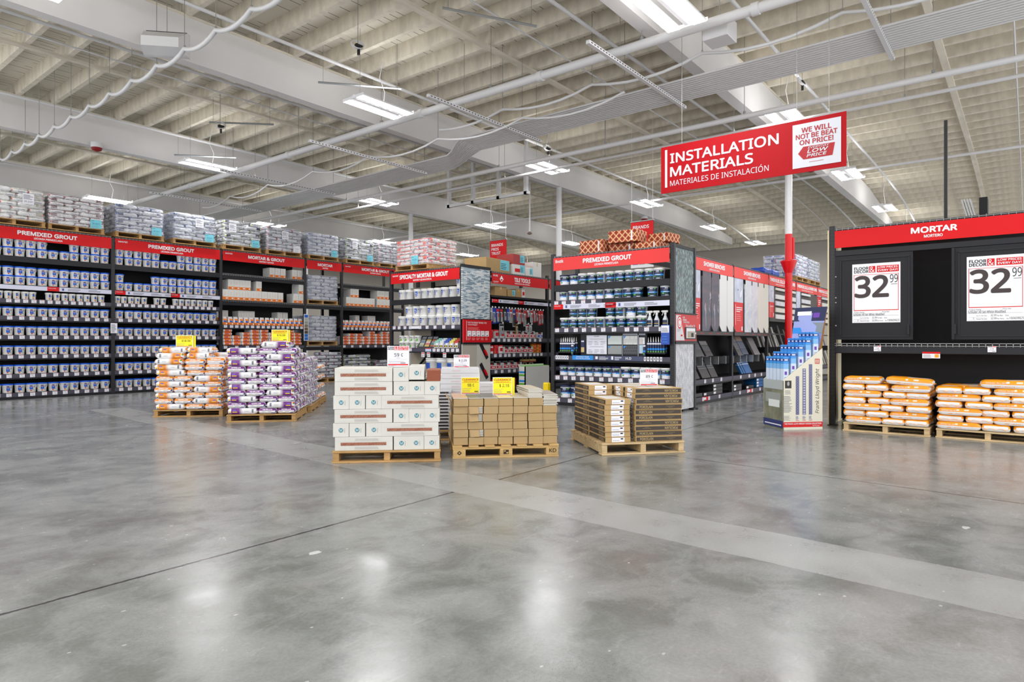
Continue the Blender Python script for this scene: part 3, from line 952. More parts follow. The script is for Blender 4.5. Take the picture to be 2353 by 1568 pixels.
# ---------------------------------------------------------------- left run of five bays, facing the aisle
FA = Frame(0.0, 16.5, 0.0)
def FAx(x, y, z): return (x, 16.5 + y, z)
PGZ = [2.994, 2.402, 2.103, 1.747, 1.345, .937, .536, .143]
PGK = ['beam', 'plain', 'rail', 'rail', 'rail', 'rail', 'rail', 'foot']
SHN = ['top', 'second', 'third', 'fourth', 'fifth', 'sixth', 'seventh', 'bottom']
bayA = [(3.54, 2.465, 'leftmost black bay of blue-lidded pails, header PREMIXED GROUT cut by the frame', 'leftmost'),
        (6.005, 2.555, 'second black bay of blue-lidded pails, right of the leftmost PREMIXED GROUT bay', 'second')]
for bi, (u, w, lab, nm) in enumerate(bayA):
    B = Bay(Frame(u, 16.5, 0), w, lab, posts='LR' if bi == 0 else 'R', group='black shelving bays of the left run')
    for z, kd in zip(PGZ, PGK):
        B.shelf(z, kd)
    B.strip(2.295, 2.385, (1.14,) if bi == 0 else (.0, 1.24))
    if bi == 0:
        B.header(3.335, 3.585, 'PREMIXED GROUT', (4.19 - u, 5.28 - u), 'LECHADA PREMEZCLADA', (4.48 - u, 5.0 - u), ty=.42, th=.36)
    else:
        B.header(3.335, 3.585, 'PREMIXED GROUT', (6.76 - u, 7.85 - u), 'LECHADA PREMEZCLADA', (7.05 - u, 7.58 - u), 'MAPEI', ty=.42, th=.36)
    if bi == 0:
        cs = [5.865 - .2005 * i for i in range(11)]; side = 'right'
    else:
        cs = [6.17 + .2015 * i for i in range(12)]; side = 'left'
    for r, z in enumerate(PGZ):
        if r == 2:
            if bi == 0:
                ss = [5.79 - .1445 * i for i in range(14) if i != 8]; tg = [5.79 - .145 * i for i in range(13)]
            else:
                ss = [6.12 + .147 * i for i in range(16) if i not in (5, 8)]; tg = [6.13 + .15 * i for i in range(16)]
            for i, x in enumerate(ss):
                SMALL.put((x + rnd.uniform(-.006, .006), 16.6, z), rnd.uniform(-.35, 0), 'small white-lidded pail, %s from the %s, third shelf, %s PREMIXED GROUT bay' % (ORD[i], side, nm), 'small grout pails')
            B.tags(z, [x - u for x in tg if x > u + .1])
            continue
        rows = [0]
        if r in (0, 1): rows = [0, 1]
        for lv in rows:
            for i, x in enumerate(cs):
                if lv == 1 and r == 0 and ((bi == 0 and i in (4, 5)) or (bi == 1 and i in (5, 6))): continue
                if lv == 1 and r == 1 and bi == 1 and i in (1, 2, 3): continue
                xx = x + rnd.uniform(-.008, .008)
                if lv == 1 and r == 1 and bi == 1 and i == 4: xx -= .01
                where = {(0, 0): 'lower row, top shelf', (1, 0): 'upper row, top shelf', (0, 1): 'lower row, second shelf', (1, 1): 'upper row, second shelf'}.get((lv, r), SHN[r] + ' shelf')
                pr = BLUEH if (rnd.random() < (.42 if r < 2 else .15)) else BLUE
                pr.put((xx, 16.612 + rnd.uniform(-.008, .008), z + lv * .189), rnd.uniform(-.32, -.08), 'blue-lidded grout pail, %s from the %s, %s, %s PREMIXED GROUT bay' % (ORD[i], side, where, nm), 'blue-lidded grout pails')
        if r >= 3:
            B.tags(z, [x - u + rnd.uniform(-.012, .02) for x in cs if x - u > .08])
    if bi == 0:
        m = MB(); m.box(-.07, .07, -.055, -.05, 1.4, 1.63, PAPER); m.lines(-.055, .055, 1.42, 1.61, -.056, 7, GREYINK, 3); B.part('notice', m, (w, 0, 0))
u1 = 8.56
B1 = Bay(Frame(u1, 16.5, 0), 2.52, 'black bay of orange-banded cartons, left of two headed MORTAR & GROUT', posts='R', group='black shelving bays of the left run')
u2 = 11.08
B2 = Bay(Frame(u2, 16.5, 0), 1.30, 'narrow black bay headed MORTAR holding wrapped pallets', posts='R', back=None, group='black shelving bays of the left run')
u3 = 12.38
B3 = Bay(Frame(u3, 16.5, 0), 2.5, 'black bay headed MORTAR & GROUT, right of the narrow MORTAR bay', posts='R', back=(0, 2.9), group='black shelving bays of the left run')
for B, u, nmx in ((B1, u1, 0), (B3, u3, 1)):
    for z, kd in ((3.0, 'wire'), (2.31, 'wire'), (1.65, 'rail'), (1.10, 'rail')):
        B.shelf(z, kd)
B1.shelf(.12, 'plain')
B2.shelf(2.31, 'wire'); B2.shelf(1.09, 'wire')
B1.header(3.335, 3.585, 'MORTAR & GROUT', (9.3 - u1, 10.4 - u1), 'MORTERO Y LECHADA', (9.62 - u1, 10.06 - u1), 'MAPEI', ty=.42, th=.36)
B2.header(3.335, 3.585, 'MORTAR', (11.49 - u2, 12.01 - u2), 'MORTERO', (11.66 - u2, 11.85 - u2), None, ty=.42, th=.34)
B3.header(3.335, 3.585, 'MORTAR & GROUT', (13.11 - u3, 14.23 - u3), 'MORTERO Y LECHADA', (13.45 - u3, 13.88 - u3), 'MAPEI', ty=.42, th=.36)
m = MB(); m.box(-.075, .075, -.05, -.042, 1.23, 2.0, PAPER)
for i, cc in enumerate([(20, 100, 190), (20, 100, 190), (70, 62, 54), (112, 84, 58), (122, 118, 100), (150, 150, 140), (176, 178, 172), (20, 100, 190)]):
    m.rect(-.06, .06, 1.245 + .0935 * i, 1.33 + .0935 * i, -.044 - .007, mat('swatch_%d_%d_%d' % cc, cc))
B2.part('colour_chart', m, (.0, 0, 0))

ORANGE = mat('print_orange', (238, 128, 28), 0.5)
def make_carton():
    root = empty('carton'); w, d, h = .158, .36, .272
    m = MB(); m.cbox(-w / 2, w / 2, 0, d, 0, h, WCARD, .003)
    m.rect(-w / 2 + .003, w / 2 - .003, .004, h * .29, -.0015, ORANGE)
    m.add([(-w / 2 - .0015, 0.003, .004), (-w / 2 - .0015, d - .003, .004), (-w / 2 - .0015, d - .003, h * .06), (-w / 2 - .0015, .003, h * .06)], [(0, 3, 2, 1)], PAPER)
    m.rect(w * .12, w * .36, h * .10, h * .22, -.003, PAPER); m.rect(-w * .4, -w * .05, h * .13, h * .18, -.003, mat('print_orange_deep', (206, 88, 10)))
    m.text('8', -w * .12, h * .45, w * .2, h * .32, -.0015, mat('print_faint_orange', (234, 196, 176)))
    m.build('box', root)
    return root
CARTON = Proto(make_carton)
def cartons(xs, z, y, lab, side='left'):
    last = -9
    for i, x in enumerate(xs):
        CARTON.put((x, 16.5 + y, z), 0, 'white orange-banded carton, %s from the left, %s' % (ORD[i], lab), 'orange-banded white cartons', 'carton')
L1 = 'left MORTAR & GROUT'; L3 = 'right MORTAR & GROUT'
cartons([10.09, 10.26, 10.43, 10.80, 10.97], 3.0, .10, 'top shelf, ' + L1)
lo = [8.69, 8.85, 9.01, 9.17, 9.33, 9.49, 9.65, 9.815, 9.98, 10.14, 10.31, 10.80, 10.97]
cartons(lo, 2.31, .03, 'lower row, second shelf, ' + L1)
cartons([8.85, 9.01, 9.17, 9.33, 9.65, 10.97], 2.583, .03, 'upper row, second shelf, ' + L1)
cartons([8.69, 8.855, 9.30, 9.46, 9.62, 10.48, 10.65], 1.77, .34, 'behind small bags, ' + L1)
for x in (8.70, 9.38, 10.55):       # they stand on a raised ledge behind the tray of bags
    m = MB(); m.box(x - .12 - u1, x + .36 - u1, .335, .62, 1.646, 1.768, RACK); B1.part('riser', m)
cartons([12.64, 12.80, 12.96, 13.12, 13.28, 13.44, 13.60, 13.86, 14.02, 14.18, 14.34], 2.31, .03, 'lower row, second shelf, ' + L3)
cartons([12.80, 12.96, 13.86, 14.02, 14.19], 2.583, .03, 'upper row, second shelf, ' + L3)
cartons([13.23, 13.72, 13.88], 1.77, .34, 'behind small bags, ' + L3)
for x in (13.1, 13.74):
    m = MB(); m.box(x - .1 - u3, x + .3 - u3, .335, .62, 1.646, 1.768, RACK); B3.part('riser', m)

# small stand-up grout bags in orange trays
FOIL = mat('bag_white_film', (232, 232, 236), 0.3)
BAGB = mat('bag_blue_print', (38, 110, 210), 0.35)
def make_pouch():
    root = empty('grout_bag')
    m = MB(); n = 10
    prof = [(.060, .035, .0), (.066, .05, .03), (.066, .05, .10), (.060, .036, .16), (.058, .014, .195), (.060, .006, .215)]
    vs = []; fs = []
    for a, b, z in prof:
        for k in range(n * 2):
            t = 2 * PI * k / (n * 2); c, s = math.cos(t), math.sin(t)
            vs.append((a * math.copysign(abs(c) ** .6, c), b * math.copysign(abs(s) ** .6, s), z))
    N = n * 2
    for i in range(len(prof) - 1):
        for k in range(N):
            fs.append((i * N + k, i * N + (k + 1) % N, (i + 1) * N + (k + 1) % N, (i + 1) * N + k))
    fs.append(tuple(reversed(range(N))))
    m.add(vs, fs, FOIL, True)
    m.build('bag_body', root)
    m = MB()
    m.poly([(-.05, -.0515, .03), (.05, -.0515, .03), (.035, -.0515, .11), (-.03, -.0515, .12)], BAGB)
    m.poly([(-.045, -.0525, .115), (.052, -.0525, .105), (.045, -.041, .158), (-.05, -.041, .16)], ORANGE)
    m.rect(-.02, .03, .05, .07, -.0528, LN); m.rect(-.05, .01, .035, .045, -.0528, PAPER)
    m.build('label', root)
    m = MB(); m.cbox(-.071, .071, -.062, .062, -.0, .062, ORANGE, .002); m.rect(.02, .05, .012, .045, -.0635, PAPER); m.rect(-.06, -.01, .02, .032, -.0635, mat('print_orange_deep', (206, 88, 10)))
    m.build('tray', root)
    return root
POUCH = Proto(make_pouch)
tr1 = [8.68, 8.845, 8.99, 9.14, 9.29, 9.44, 9.60, 9.755, 9.91, 10.06, 10.21, 10.36, 10.515, 10.66, 10.81, 10.96]
tr3 = [12.46, 12.605, 12.76, 12.92, 13.08, 13.23, 13.38, 13.53, 13.685, 13.84, 14.0, 14.145, 14.29]
for xs, ln, B, u in ((tr1, L1, B1, u1), (tr3, L3, B3, u3)):
    for i, x in enumerate(xs):
        POUCH.put((x, 16.575, 1.65 + .0), 0, 'orange and blue tray bag, %s from the left, %s' % (ORD[i], ln), 'small grout bags in trays', 'bag')
    B.tags(1.65, [x - u for x in xs]); B.tags(1.10, [x - u for x in xs[::2]])
# ================================================================ bags and pallets
def bag_mesh(name, m, seed, L=.5, W=.3, H=.1, nx=16, ny=10, nz=4, flap=True, lettering=None):
    r = random.Random(seed)
    ph = [r.uniform(0, 6.28) for _ in range(8)]
    def shape(x, y, z):
        ax, ay = abs(x), abs(y)
        zz = z * (1 - .26 * ax ** 12) * (1 - .12 * ay ** 8)
        xx = x * (1 - .055 * z * z - .04 * ay ** 8)
        yy = y * (1 - .085 * z * z - .05 * ax ** 10)
        wob = .05 * math.sin(3.1 * x + ph[0]) * math.cos(2.3 * y + ph[1]) + .03 * math.sin(7 * x + ph[2]) * math.sin(5 * y + ph[3])
        zz += wob * (.4 + .6 * (z > 0))
        yy += .018 * math.sin(5 * x + ph[4]) + .012 * math.sin(11 * x + ph[5]) * z
        xx += .012 * math.sin(6 * y + ph[6])
        return (xx * L / 2, yy * W / 2, (zz + 1) * H / 2)
    b = MB()
    def grid(n, k, fn):
        vs = [fn(i / n * 2 - 1, j / k * 2 - 1) for i in range(n + 1) for j in range(k + 1)]
        fs = [(i * (k + 1) + j, (i + 1) * (k + 1) + j, (i + 1) * (k + 1) + j + 1, i * (k + 1) + j + 1) for i in range(n) for j in range(k)]
        return vs, fs
    def addg(n, k, fn, flip):
        vs, fs = grid(n, k, fn)
        b.add([shape(*v) for v in vs], [tuple(reversed(f)) if flip else f for f in fs], m, True)
    addg(nx, ny, lambda u, v: (u, v, 1), False)
    addg(nx, ny, lambda u, v: (u, v, -1), True)
    addg(nx, nz, lambda u, v: (u, -1, v), False)
    addg(nx, nz, lambda u, v: (u, 1, v), True)
    addg(ny, nz, lambda u, v: (1, u, v), False)
    addg(ny, nz, lambda u, v: (-1, u, v), True)
    if flap:
        for s in (-1, 1):
            pts = []
            for i in range(9):
                y = (i / 8 * 2 - 1) * .44 * W
                w = .012 * math.sin(i * 2.1 + ph[7])
                pts.append((s * (L / 2 - .03), y, H * .5)); pts.append((s * (L / 2 + .008), y, H * .5 + w - .01))
            fs = [(2 * i, 2 * i + 2, 2 * i + 3, 2 * i + 1) for i in range(8)]
            b.add(pts, fs, m, True)
    if lettering:
        for (s, x, z, w, h, mt) in lettering:
            b.text(s, x * L, z * H, w * L, h * H, -W / 2 - .004, mt, .01)
    # weld seams
    me = b.mesh(name)
    import bmesh
    bm = bmesh.new(); bm.from_mesh(me)
    bmesh.ops.remove_doubles(bm, verts=bm.verts, dist=.0004)
    bm.to_mesh(me); bm.free()
    return me

def bag_material(name, style, col, col2=None, rough=.32, base=(232, 231, 232)):
    k = NT(name, rough, .5)
    g, x, y, z = k.coords('Generated')
    _n, nx, ny, nz = k.coords('Normal')
    ob, ox, oy, oz = k.coords('Object')
    side = k.math('GREATER_THAN', k.math('ABSOLUTE', ny), .42)
    end = k.math('GREATER_THAN', k.math('ABSOLUTE', nx), .5)
    top = k.math('GREATER_THAN', nz, .62)
    c = lin(base)
    C1, C2 = lin(col), lin(col2 or col)
    AND = lambda *a: a[0] if len(a) == 1 else k.math('MULTIPLY', a[0], AND(*a[1:]))
    bt = k.between
    fine = k.noise(k.map(ob, (1, 1, 1)), 70, 2)
    if style == 'mapei':
        grad = k.ramp(x, .40, .52, 1, 0)
        c = k.mix(AND(side, k.math('GREATER_THAN', x, .15), grad), c, C1)
        vo = k.n('ShaderNodeTexVoronoi'); vo.inputs['Scale'].default_value = 26; k.l(k.map(ob, (1, .2, 1)), vo.inputs['Vector'])
        sp = k.n('ShaderNodeSeparateColor'); k.l(vo.outputs['Color'], sp.inputs[0])
        blot = k.mix(k.math('GREATER_THAN', sp.outputs[0], .55), lin((206, 40, 40)), lin((44, 60, 150)))
        blot = k.mix(k.math('GREATER_THAN', sp.outputs[1], .72), blot, lin((244, 206, 40)))
        blot = k.mix(k.math('GREATER_THAN', sp.outputs[2], .78), blot, lin((60, 150, 70)))
        c = k.mix(AND(side, bt(x, .02, .145), bt(z, .12, .9), k.math('LESS_THAN', vo.outputs['Distance'], .55)), c, blot)
        c = k.mix(AND(side, bt(x, .20, .30), bt(z, .56, .72)), c, lin((90, 90, 190)))
        c = k.mix(AND(side, bt(x, .19, .34), bt(z, .32, .46)), c, C2)
        c = k.mix(AND(side, bt(x, .80, .86), bt(z, .26, .8)), c, lin((118, 120, 132)))
        c = k.mix(AND(side, bt(x, .58, .72), bt(z, .46, .54)), c, lin((178, 178, 184)))
        c = k.mix(AND(end, k.math('GREATER_THAN', z, .54)), c, C1)
        c = k.mix(AND(end, bt(z, .64, .78), bt(y, .25, .75), k.math('GREATER_THAN', fine, .45)), c, lin((240, 236, 236)))
        c = k.mix(AND(end, bt(z, .12, .22), bt(y, .12, .3)), c, lin((52, 62, 150)))
        c = k.mix(AND(top, bt(x, .28, .72), bt(y, .2, .8)), c, lin((70, 104, 196)))
        c = k.mix(AND(top, bt(x, .36, .64), bt(y, .45, .55)), c, lin((232, 232, 240)))
    elif style == 'band':
        c = k.mix(AND(side, k.math('GREATER_THAN', z, .50)), c, C1)
        c = k.mix(AND(side, bt(z, .66, .86), bt(x, .60, .70)), c, lin((226, 220, 206)))
        c = k.mix(AND(side, bt(z, .64, .88), bt(x, .44, .49)), c, lin((236, 230, 220)))
        c = k.mix(AND(side, bt(z, .22, .30), bt(x, .25, .58), k.math('GREATER_THAN', fine, .46)), c, C1)
        c = k.mix(AND(end, k.math('GREATER_THAN', z, .84)), c, C1)
        c = k.mix(top, c, C1)
        c = k.mix(AND(top, bt(x, .45, .9), bt(y, .25, .8)), c, lin((214, 206, 196)))
    elif style == 'grey':
        c = k.mix(AND(side, bt(x, .10, .34), bt(z, .2, .9)), c, C1)
        c = k.mix(AND(side, bt(x, .36, .70), bt(z, .3, .8), k.math('GREATER_THAN', fine, .55)), c, lin((150, 152, 160)))
        c = k.mix(AND(side, bt(x, .03, .09), bt(z, .3, .8)), c, C2)
        c = k.mix(AND(end, k.math('GREATER_THAN', z, .66)), c, C1)
        c = k.mix(AND(end, bt(z, .2, .4), bt(y, .2, .6)), c, lin((150, 152, 168)))
        c = k.mix(AND(top, bt(x, .2, .8)), c, C1)
    elif style == 'orange':
        c = k.mix(AND(bt(x, .16, .84)), c, C1)
        c = k.mix(AND(bt(x, .3, .62), bt(z, .35, .7), k.math('GREATER_THAN', fine, .5)), c, lin((70, 70, 150)))
        c = k.mix(AND(bt(x, .62, .74), bt(z, .3, .62)), c, lin((234, 214, 200)))
    k.color(c)
    bp = k.n('ShaderNodeBump'); bp.inputs['Strength'].default_value = .35; bp.inputs['Distance'].default_value = .008
    k.l(k.noise(k.map(ob, (1, 1, 1.6)), 16, 4, .6, .8), bp.inputs['Height']); k.l(bp.outputs[0], k.b.inputs['Normal'])
    return k.m
def bagset(name, style, col, col2=None, n=3, lettering=None, **kw):
    m = bag_material('bag_' + name, style, col, col2, **kw)
    return [bag_mesh('bag_' + name, m, 40 + i, lettering=lettering) for i in range(n)]
BG_OR = bagset('orange_white', 'mapei', (222, 134, 28), (246, 196, 130))
BG_PU = bagset('purple_white', 'mapei', (112, 40, 130), (232, 200, 60))
BG_SC = bagset('band_orange', 'band', (248, 156, 22), lettering=[('Schluter ALL-SET', -.40, .60, .34, .2, WHITE)])
BG_SR = bagset('band_orange_turned', 'band', (248, 156, 22))
BG_G = {'brown': bagset('brown_grey', 'grey', (112, 70, 78), (150, 60, 60), 2), 'navy': bagset('navy_grey', 'grey', (70, 74, 110), (60, 90, 170), 2, base=(196, 199, 208)),
        'dark': bagset('dark_grey', 'grey', (84, 86, 98), (180, 70, 70), 2, base=(198, 200, 208)), 'green': bagset('green_grey', 'grey', (60, 66, 82), (176, 200, 70), 2, base=(206, 209, 214)),
        'silver': bagset('silver_grey', 'grey', (128, 134, 152), (70, 90, 150), 2, base=(190, 195, 206)), 'red': bagset('red_white', 'grey', (222, 84, 58), (60, 70, 150), 2, base=(230, 226, 226)),
        'olive': bagset('pale_olive', 'grey', (170, 166, 150), (190, 70, 60), 2, base=(228, 228, 228)), 'blue': bagset('blue_white', 'grey', (70, 84, 158), (200, 80, 60), 2, base=(210, 216, 230))}
BG_SM = bagset('small_orange', 'orange', (236, 116, 52), None, 3)

def slots(kind, W, D):
    """one layer of bags: (x0, x1, y0, y1, long axis, flip, place)"""
    a, c = W * .45, W * .725
    s = [(0, a, 0, D * .275, 'x', 0, 'front, lengthwise'), (a, c, 0, D * .42, 'y', 0, 'front, beside the lengthwise bag'), (c, W, 0, D * .42, 'y', 0, 'front corner'),
         (0, W * .28, D * .275, D * .64, 'y', 0, 'side, middle'), (0, W * .28, D * .64, D, 'y', 1, 'side, rear'),
         (W * .56, W, D * .42, D * .71, 'x', 0, 'far side, middle'), (W * .56, W, D * .71, D, 'x', 0, 'far side, rear')]
    if kind == 'B':
        s = [(W - q[1], W - q[0], q[2], q[3], q[4], 1 - q[5], q[6]) for q in s]
    return s
def put_bag(fr, meshes, q, z, h, jit=.008, parent=None, name='mortar_bag', seed=None, tilt=0.0, org=(0, 0, 0)):
    r = rnd
    x0, x1, y0, y1, ax, fl, _p = q
    xc, yc = (x0 + x1) / 2 + r.uniform(-jit, jit), (y0 + y1) / 2 + r.uniform(-jit, jit)
    me = meshes[r.randrange(len(meshes))]
    rz = (PI if fl else 0) if ax == 'x' else (PI / 2 + (0 if not fl else 0))
    rz += r.uniform(-.02, .02)
    L, W = ((x1 - x0), (y1 - y0)) if ax == 'x' else ((y1 - y0), (x1 - x0))
    sc = (L / .515, W / .303, h / .1)
    if parent is not None:
        o = inst(name, me, (xc, yc, z), rz, parent)
    else:
        o = inst(name, me, fr(xc, yc, z), fr.rz + rz)
    o.scale = sc
    if tilt: o.rotation_euler = (0, tilt, o.rotation_euler[2])
    return o

def make_pallet(W, D, wood, H=.125):
    def mk():
        root = empty('wooden_pallet')
        for i in range(3):
            x = .035 + (W - .07) * i / 2
            m = MB(); m.cbox(x - .03, x + .03, .01, D - .01, .018, H - .02, wood, .003); m.build('stringer', root)
        n = 7
        for i in range(n):
            y = (D - .1) * i / (n - 1)
            m = MB(); m.cbox(0, W, y, y + .1, H - .02, H, wood, .003); m.build('deck_board', root)
        for y in (0, D / 2 - .05, D - .1):
            m = MB(); m.cbox(-.004, W + .004, y - (.012 if y == 0 else 0), y + .1, 0, .018, wood, .003); m.build('bottom_board', root)
        return root
    return mk
_pal = {}
def pallet(fr, x, y, z, W, D, label, wood=None, H=.125, group='wooden pallets'):
    key = (round(W, 2), round(D, 2), (wood or WOOD).name, H)
    if key not in _pal: _pal[key] = Proto(make_pallet(W, D, wood or WOOD, H))
    return _pal[key].put(fr(x, y, z), fr.rz, label, group, 'pallet')

def wrap_material(name, lo=.06, hi=.5):
    m = bpy.data.materials.new(name); m.use_nodes = True
    nt = m.node_tree; b = nt.nodes['Principled BSDF']
    b.inputs['Base Color'].default_value = (.86, .88, .92, 1); b.inputs['Roughness'].default_value = .16; b.inputs['Specular IOR Level'].default_value = .9
    tc = nt.nodes.new('ShaderNodeTexCoord'); mp = nt.nodes.new('ShaderNodeMapping'); mp.inputs['Scale'].default_value = (1.2, 1.2, 4.5); mp.inputs['Rotation'].default_value = (.25, .3, 0)
    nz = nt.nodes.new('ShaderNodeTexNoise'); nz.inputs['Scale'].default_value = 5; nz.inputs['Detail'].default_value = 6; nz.inputs['Distortion'].default_value = 1.2
    mr = nt.nodes.new('ShaderNodeMapRange'); mr.inputs[1].default_value = .42; mr.inputs[2].default_value = .72; mr.inputs[3].default_value = lo; mr.inputs[4].default_value = hi
    tr = nt.nodes.new('ShaderNodeBsdfTransparent'); mx = nt.nodes.new('ShaderNodeMixShader'); bp = nt.nodes.new('ShaderNodeBump'); bp.inputs['Strength'].default_value = .8; bp.inputs['Distance'].default_value = .03
    L = nt.links.new
    L(tc.outputs['Object'], mp.inputs[0]); L(mp.outputs[0], nz.inputs['Vector']); L(nz.outputs['Fac'], mr.inputs[0]); L(nz.outputs['Fac'], bp.inputs['Height']); L(bp.outputs[0], b.inputs['Normal'])
    L(mr.outputs[0], mx.inputs[0]); L(tr.outputs[0], mx.inputs[1]); L(b.outputs[0], mx.inputs[2]); L(mx.outputs[0], nt.nodes['Material Output'].inputs[0])
    return m
WRAP = wrap_material('stretch_wrap', .05, .62)
CYAN = mat('tag_cyan', (120, 208, 226), .6)
def wrap_shell(W, D, z0, z1, seed, nl=7):
    r = random.Random(seed); m = MB(); n = 48
    rows = []
    zs = [z0 + (z1 - z0) * i / (nl * 2) for i in range(nl * 2 + 1)]
    vs = []
    for j, z in enumerate(zs):
        for k in range(n):
            t = k / n * 4; e = int(t); f = t - e
            x, y = [(f, 0), (1, f), (1 - f, 1), (0, 1 - f)][e]
            cx, cy = x - .5, y - .5
            o = .014 + (.004 if j % 2 else -.004) + r.uniform(-.004, .004)
            px = cx * (W + 2 * o); py = cy * (D + 2 * o)
            # round the corners
            d = max(0, abs(cx) + abs(cy) - .90) * .5
            px -= math.copysign(d * W * .35, cx); py -= math.copysign(d * D * .35, cy)
            vs.append((px + W / 2, py + D / 2, z))
    fs = []
    for j in range(len(zs) - 1):
        for k in range(n):
            fs.append((j * n + k, j * n + (k + 1) % n, (j + 1) * n + (k + 1) % n, (j + 1) * n + k))
    m.add(vs, fs, WRAP, True)
    c = [(W / 2, D / 2, z1 + .02)]
    k0 = (len(zs) - 1) * n
    m.add([vs[k0 + k] for k in range(n)] + c, [(k, (k + 1) % n, n) for k in range(n)], WRAP, True)
    return m
def wrapped_load(fr, x, y, z, W, D, layers, h, key, label, tagc=None, tagx=.72, group='stretch-wrapped pallet loads of bags', messy=0, kinds='AB', sheet=None):
    root = thing('wrapped_bag_load', label, 'wrapped bags', fr(x, y, z), fr.rz, group)
    sets = BG_G[key]
    for j in range(layers):
        for q in slots(kinds[j % 2], W, D):
            if messy and j == layers - 1 and q[6].startswith('front, beside'): continue
            put_bag(fr, sets, q, j * h, h * 1.06, .010 + messy * .012, root, 'bag')
    wrap_shell(W, D, -.01, layers * h + .01, layers + int(x * 10), layers).build('stretch_wrap', root)
    if tagc:
        m = MB(); m.box(tagx * W - .11, tagx * W + .11, -.026, -.024, .0, .19, tagc)
        m.text('MAPEI', tagx * W - .095, .155, .06, .018, -.027, INK); m.text('28-2021', tagx * W - .08, .085, .15, .035, -.027, mat('marker_blue', (40, 60, 120)))
        m.lines(tagx * W - .09, tagx * W + .09, .02, .07, -.027, 3, GREYINK, 3, .25)
        m.build('stock_tag', root)
    if sheet:
        m = MB(); m.box(sheet * W - .10, sheet * W + .10, -.026, -.024, .34, .56, PAPER); m.text('28-2021', sheet * W - .08, .37, .16, .04, -.027, INK); m.lines(sheet * W - .085, sheet * W + .085, .44, .54, -.027, 4, GREYINK, 8); m.build('date_sheet', root)
    return root

# pallets on top of the left run
tops = [(3.58, 1.10, 'olive', None, 7, 'first', .72), (4.73, 1.08, 'brown', CYAN, 8, 'second', None), (6.04, 1.07, 'navy', CYAN, 7, 'third', None), (7.32, 1.08, 'silver', CYAN, 7, 'fourth', .6),
        (8.60, 1.06, 'green', CYAN, 7, 'fifth', .22), (9.83, 1.11, 'dark', PAPER, 7, 'sixth', .5), (11.15, 1.07, 'silver', CYAN, 7, 'seventh', None), (12.48, 1.10, 'green', CYAN, 7, 'eighth', .3), (13.78, 1.1, 'dark', None, 7, 'ninth', None)]
look = {'olive': 'pale olive', 'brown': 'white and brown', 'navy': 'grey and navy', 'silver': 'silver grey', 'green': 'grey and green', 'dark': 'grey', 'red': 'white and red-orange', 'blue': 'white and blue'}
FTOP = Frame(0, 16.5, 0)
for x, W, key, tg, nl, nm, sh in tops:
    pallet(FTOP, x, -.06, 3.627, W, 1.05, 'wooden pallet on top of the left shelving run, %s from the left' % nm)
    wrapped_load(FTOP, x + .01, -.05, 3.752, W - .02, 1.03, nl, .645 / nl, key, 'wrapped load of %s bags, %s from the left on top of the shelving' % (look[key], nm), tg, .84, messy=1 if nm in ('fifth', 'eighth') else 0, sheet=sh)
# pallets inside the narrow MORTAR bay
FM = Frame(0, 16.5, 0)
pallet(FM, 11.16, .02, 2.31, 1.10, 1.0, 'wooden pallet on the upper shelf of the narrow MORTAR bay')
wrapped_load(FM, 11.17, .03, 2.436, 1.08, .98, 7, .105, 'silver', 'wrapped load of silver bags on the upper shelf of the MORTAR bay')
pallet(FM, 11.16, .02, 1.09, 1.07, 1.0, 'wooden pallet on the lower shelf of the narrow MORTAR bay')
wrapped_load(FM, 11.17, .03, 1.216, 1.03, .98, 7, .107, 'silver', 'wrapped load of silver bags on the lower shelf of the MORTAR bay')
pallet(FM, 11.16, -.25, 0, 1.05, 1.0, 'wooden pallet on the floor under the narrow MORTAR bay')
def pile(fr, ox, oy, z, W, D, layers, h, sets, lab, group, start='A', skip=lambda j, q: False, jit=.01, name='mortar_bag'):
    k = 'AB' if start == 'A' else 'BA'
    for j in range(layers):
        for q in slots(k[j % 2], W, D):
            if skip(j, q): continue
            side = 'left' if k[j % 2] == 'A' else 'right'
            s = sets if not callable(sets) else sets(j, q)
            q2 = (q[0] + ox, q[1] + ox, q[2] + oy, q[3] + oy) + q[4:]
            o = put_bag(fr, s, q2, z + j * h, h * 1.05, jit, None, name)
            pos = q[6]
            if pos == 'front, lengthwise': pos = 'lengthwise at front ' + side
            elif pos == 'front corner': pos = 'front %s corner' % ('right' if side == 'left' else 'left')
            elif pos == 'front, beside the lengthwise bag': pos = 'front middle'
            elif pos.startswith('side'): pos = side + pos[4:]
            else: pos = ('right' if side == 'left' else 'left') + pos[3:]
            tag(o, '%s, %s layer up, %s' % (lab, ORD[j], pos.replace(',', '')), 'bag', group)
pile(FM, 11.17, -.24, .125, 1.03, .98, 8, .095, BG_G['dark'], 'grey mortar bag under the MORTAR bay', 'loose grey mortar bags under the shelving', skip=lambda j, q: 'rear' in q[6] or 'far side' in q[6] or (j > 5 and not q[6].startswith('front')) or (j == 7 and 'corner' in q[6]))
pallet(FM, 12.5, .06, 0, 1.07, 1.0, 'wooden pallet under the right MORTAR & GROUT bay, left of two')
pallet(FM, 13.75, .06, 0, 1.07, 1.0, 'wooden pallet under the right MORTAR & GROUT bay, right of two')
pile(FM, 12.51, .07, .125, 1.05, .98, 7, .095, BG_G['green'], 'grey bag left under MORTAR & GROUT', 'loose grey mortar bags under the shelving', skip=lambda j, q: 'rear' in q[6] or 'far side' in q[6])
pile(FM, 13.76, .07, .125, 1.05, .98, 5, .095, BG_G['dark'], 'grey bag right under MORTAR & GROUT', 'loose grey mortar bags under the shelving', skip=lambda j, q: 'rear' in q[6] or 'far side' in q[6])
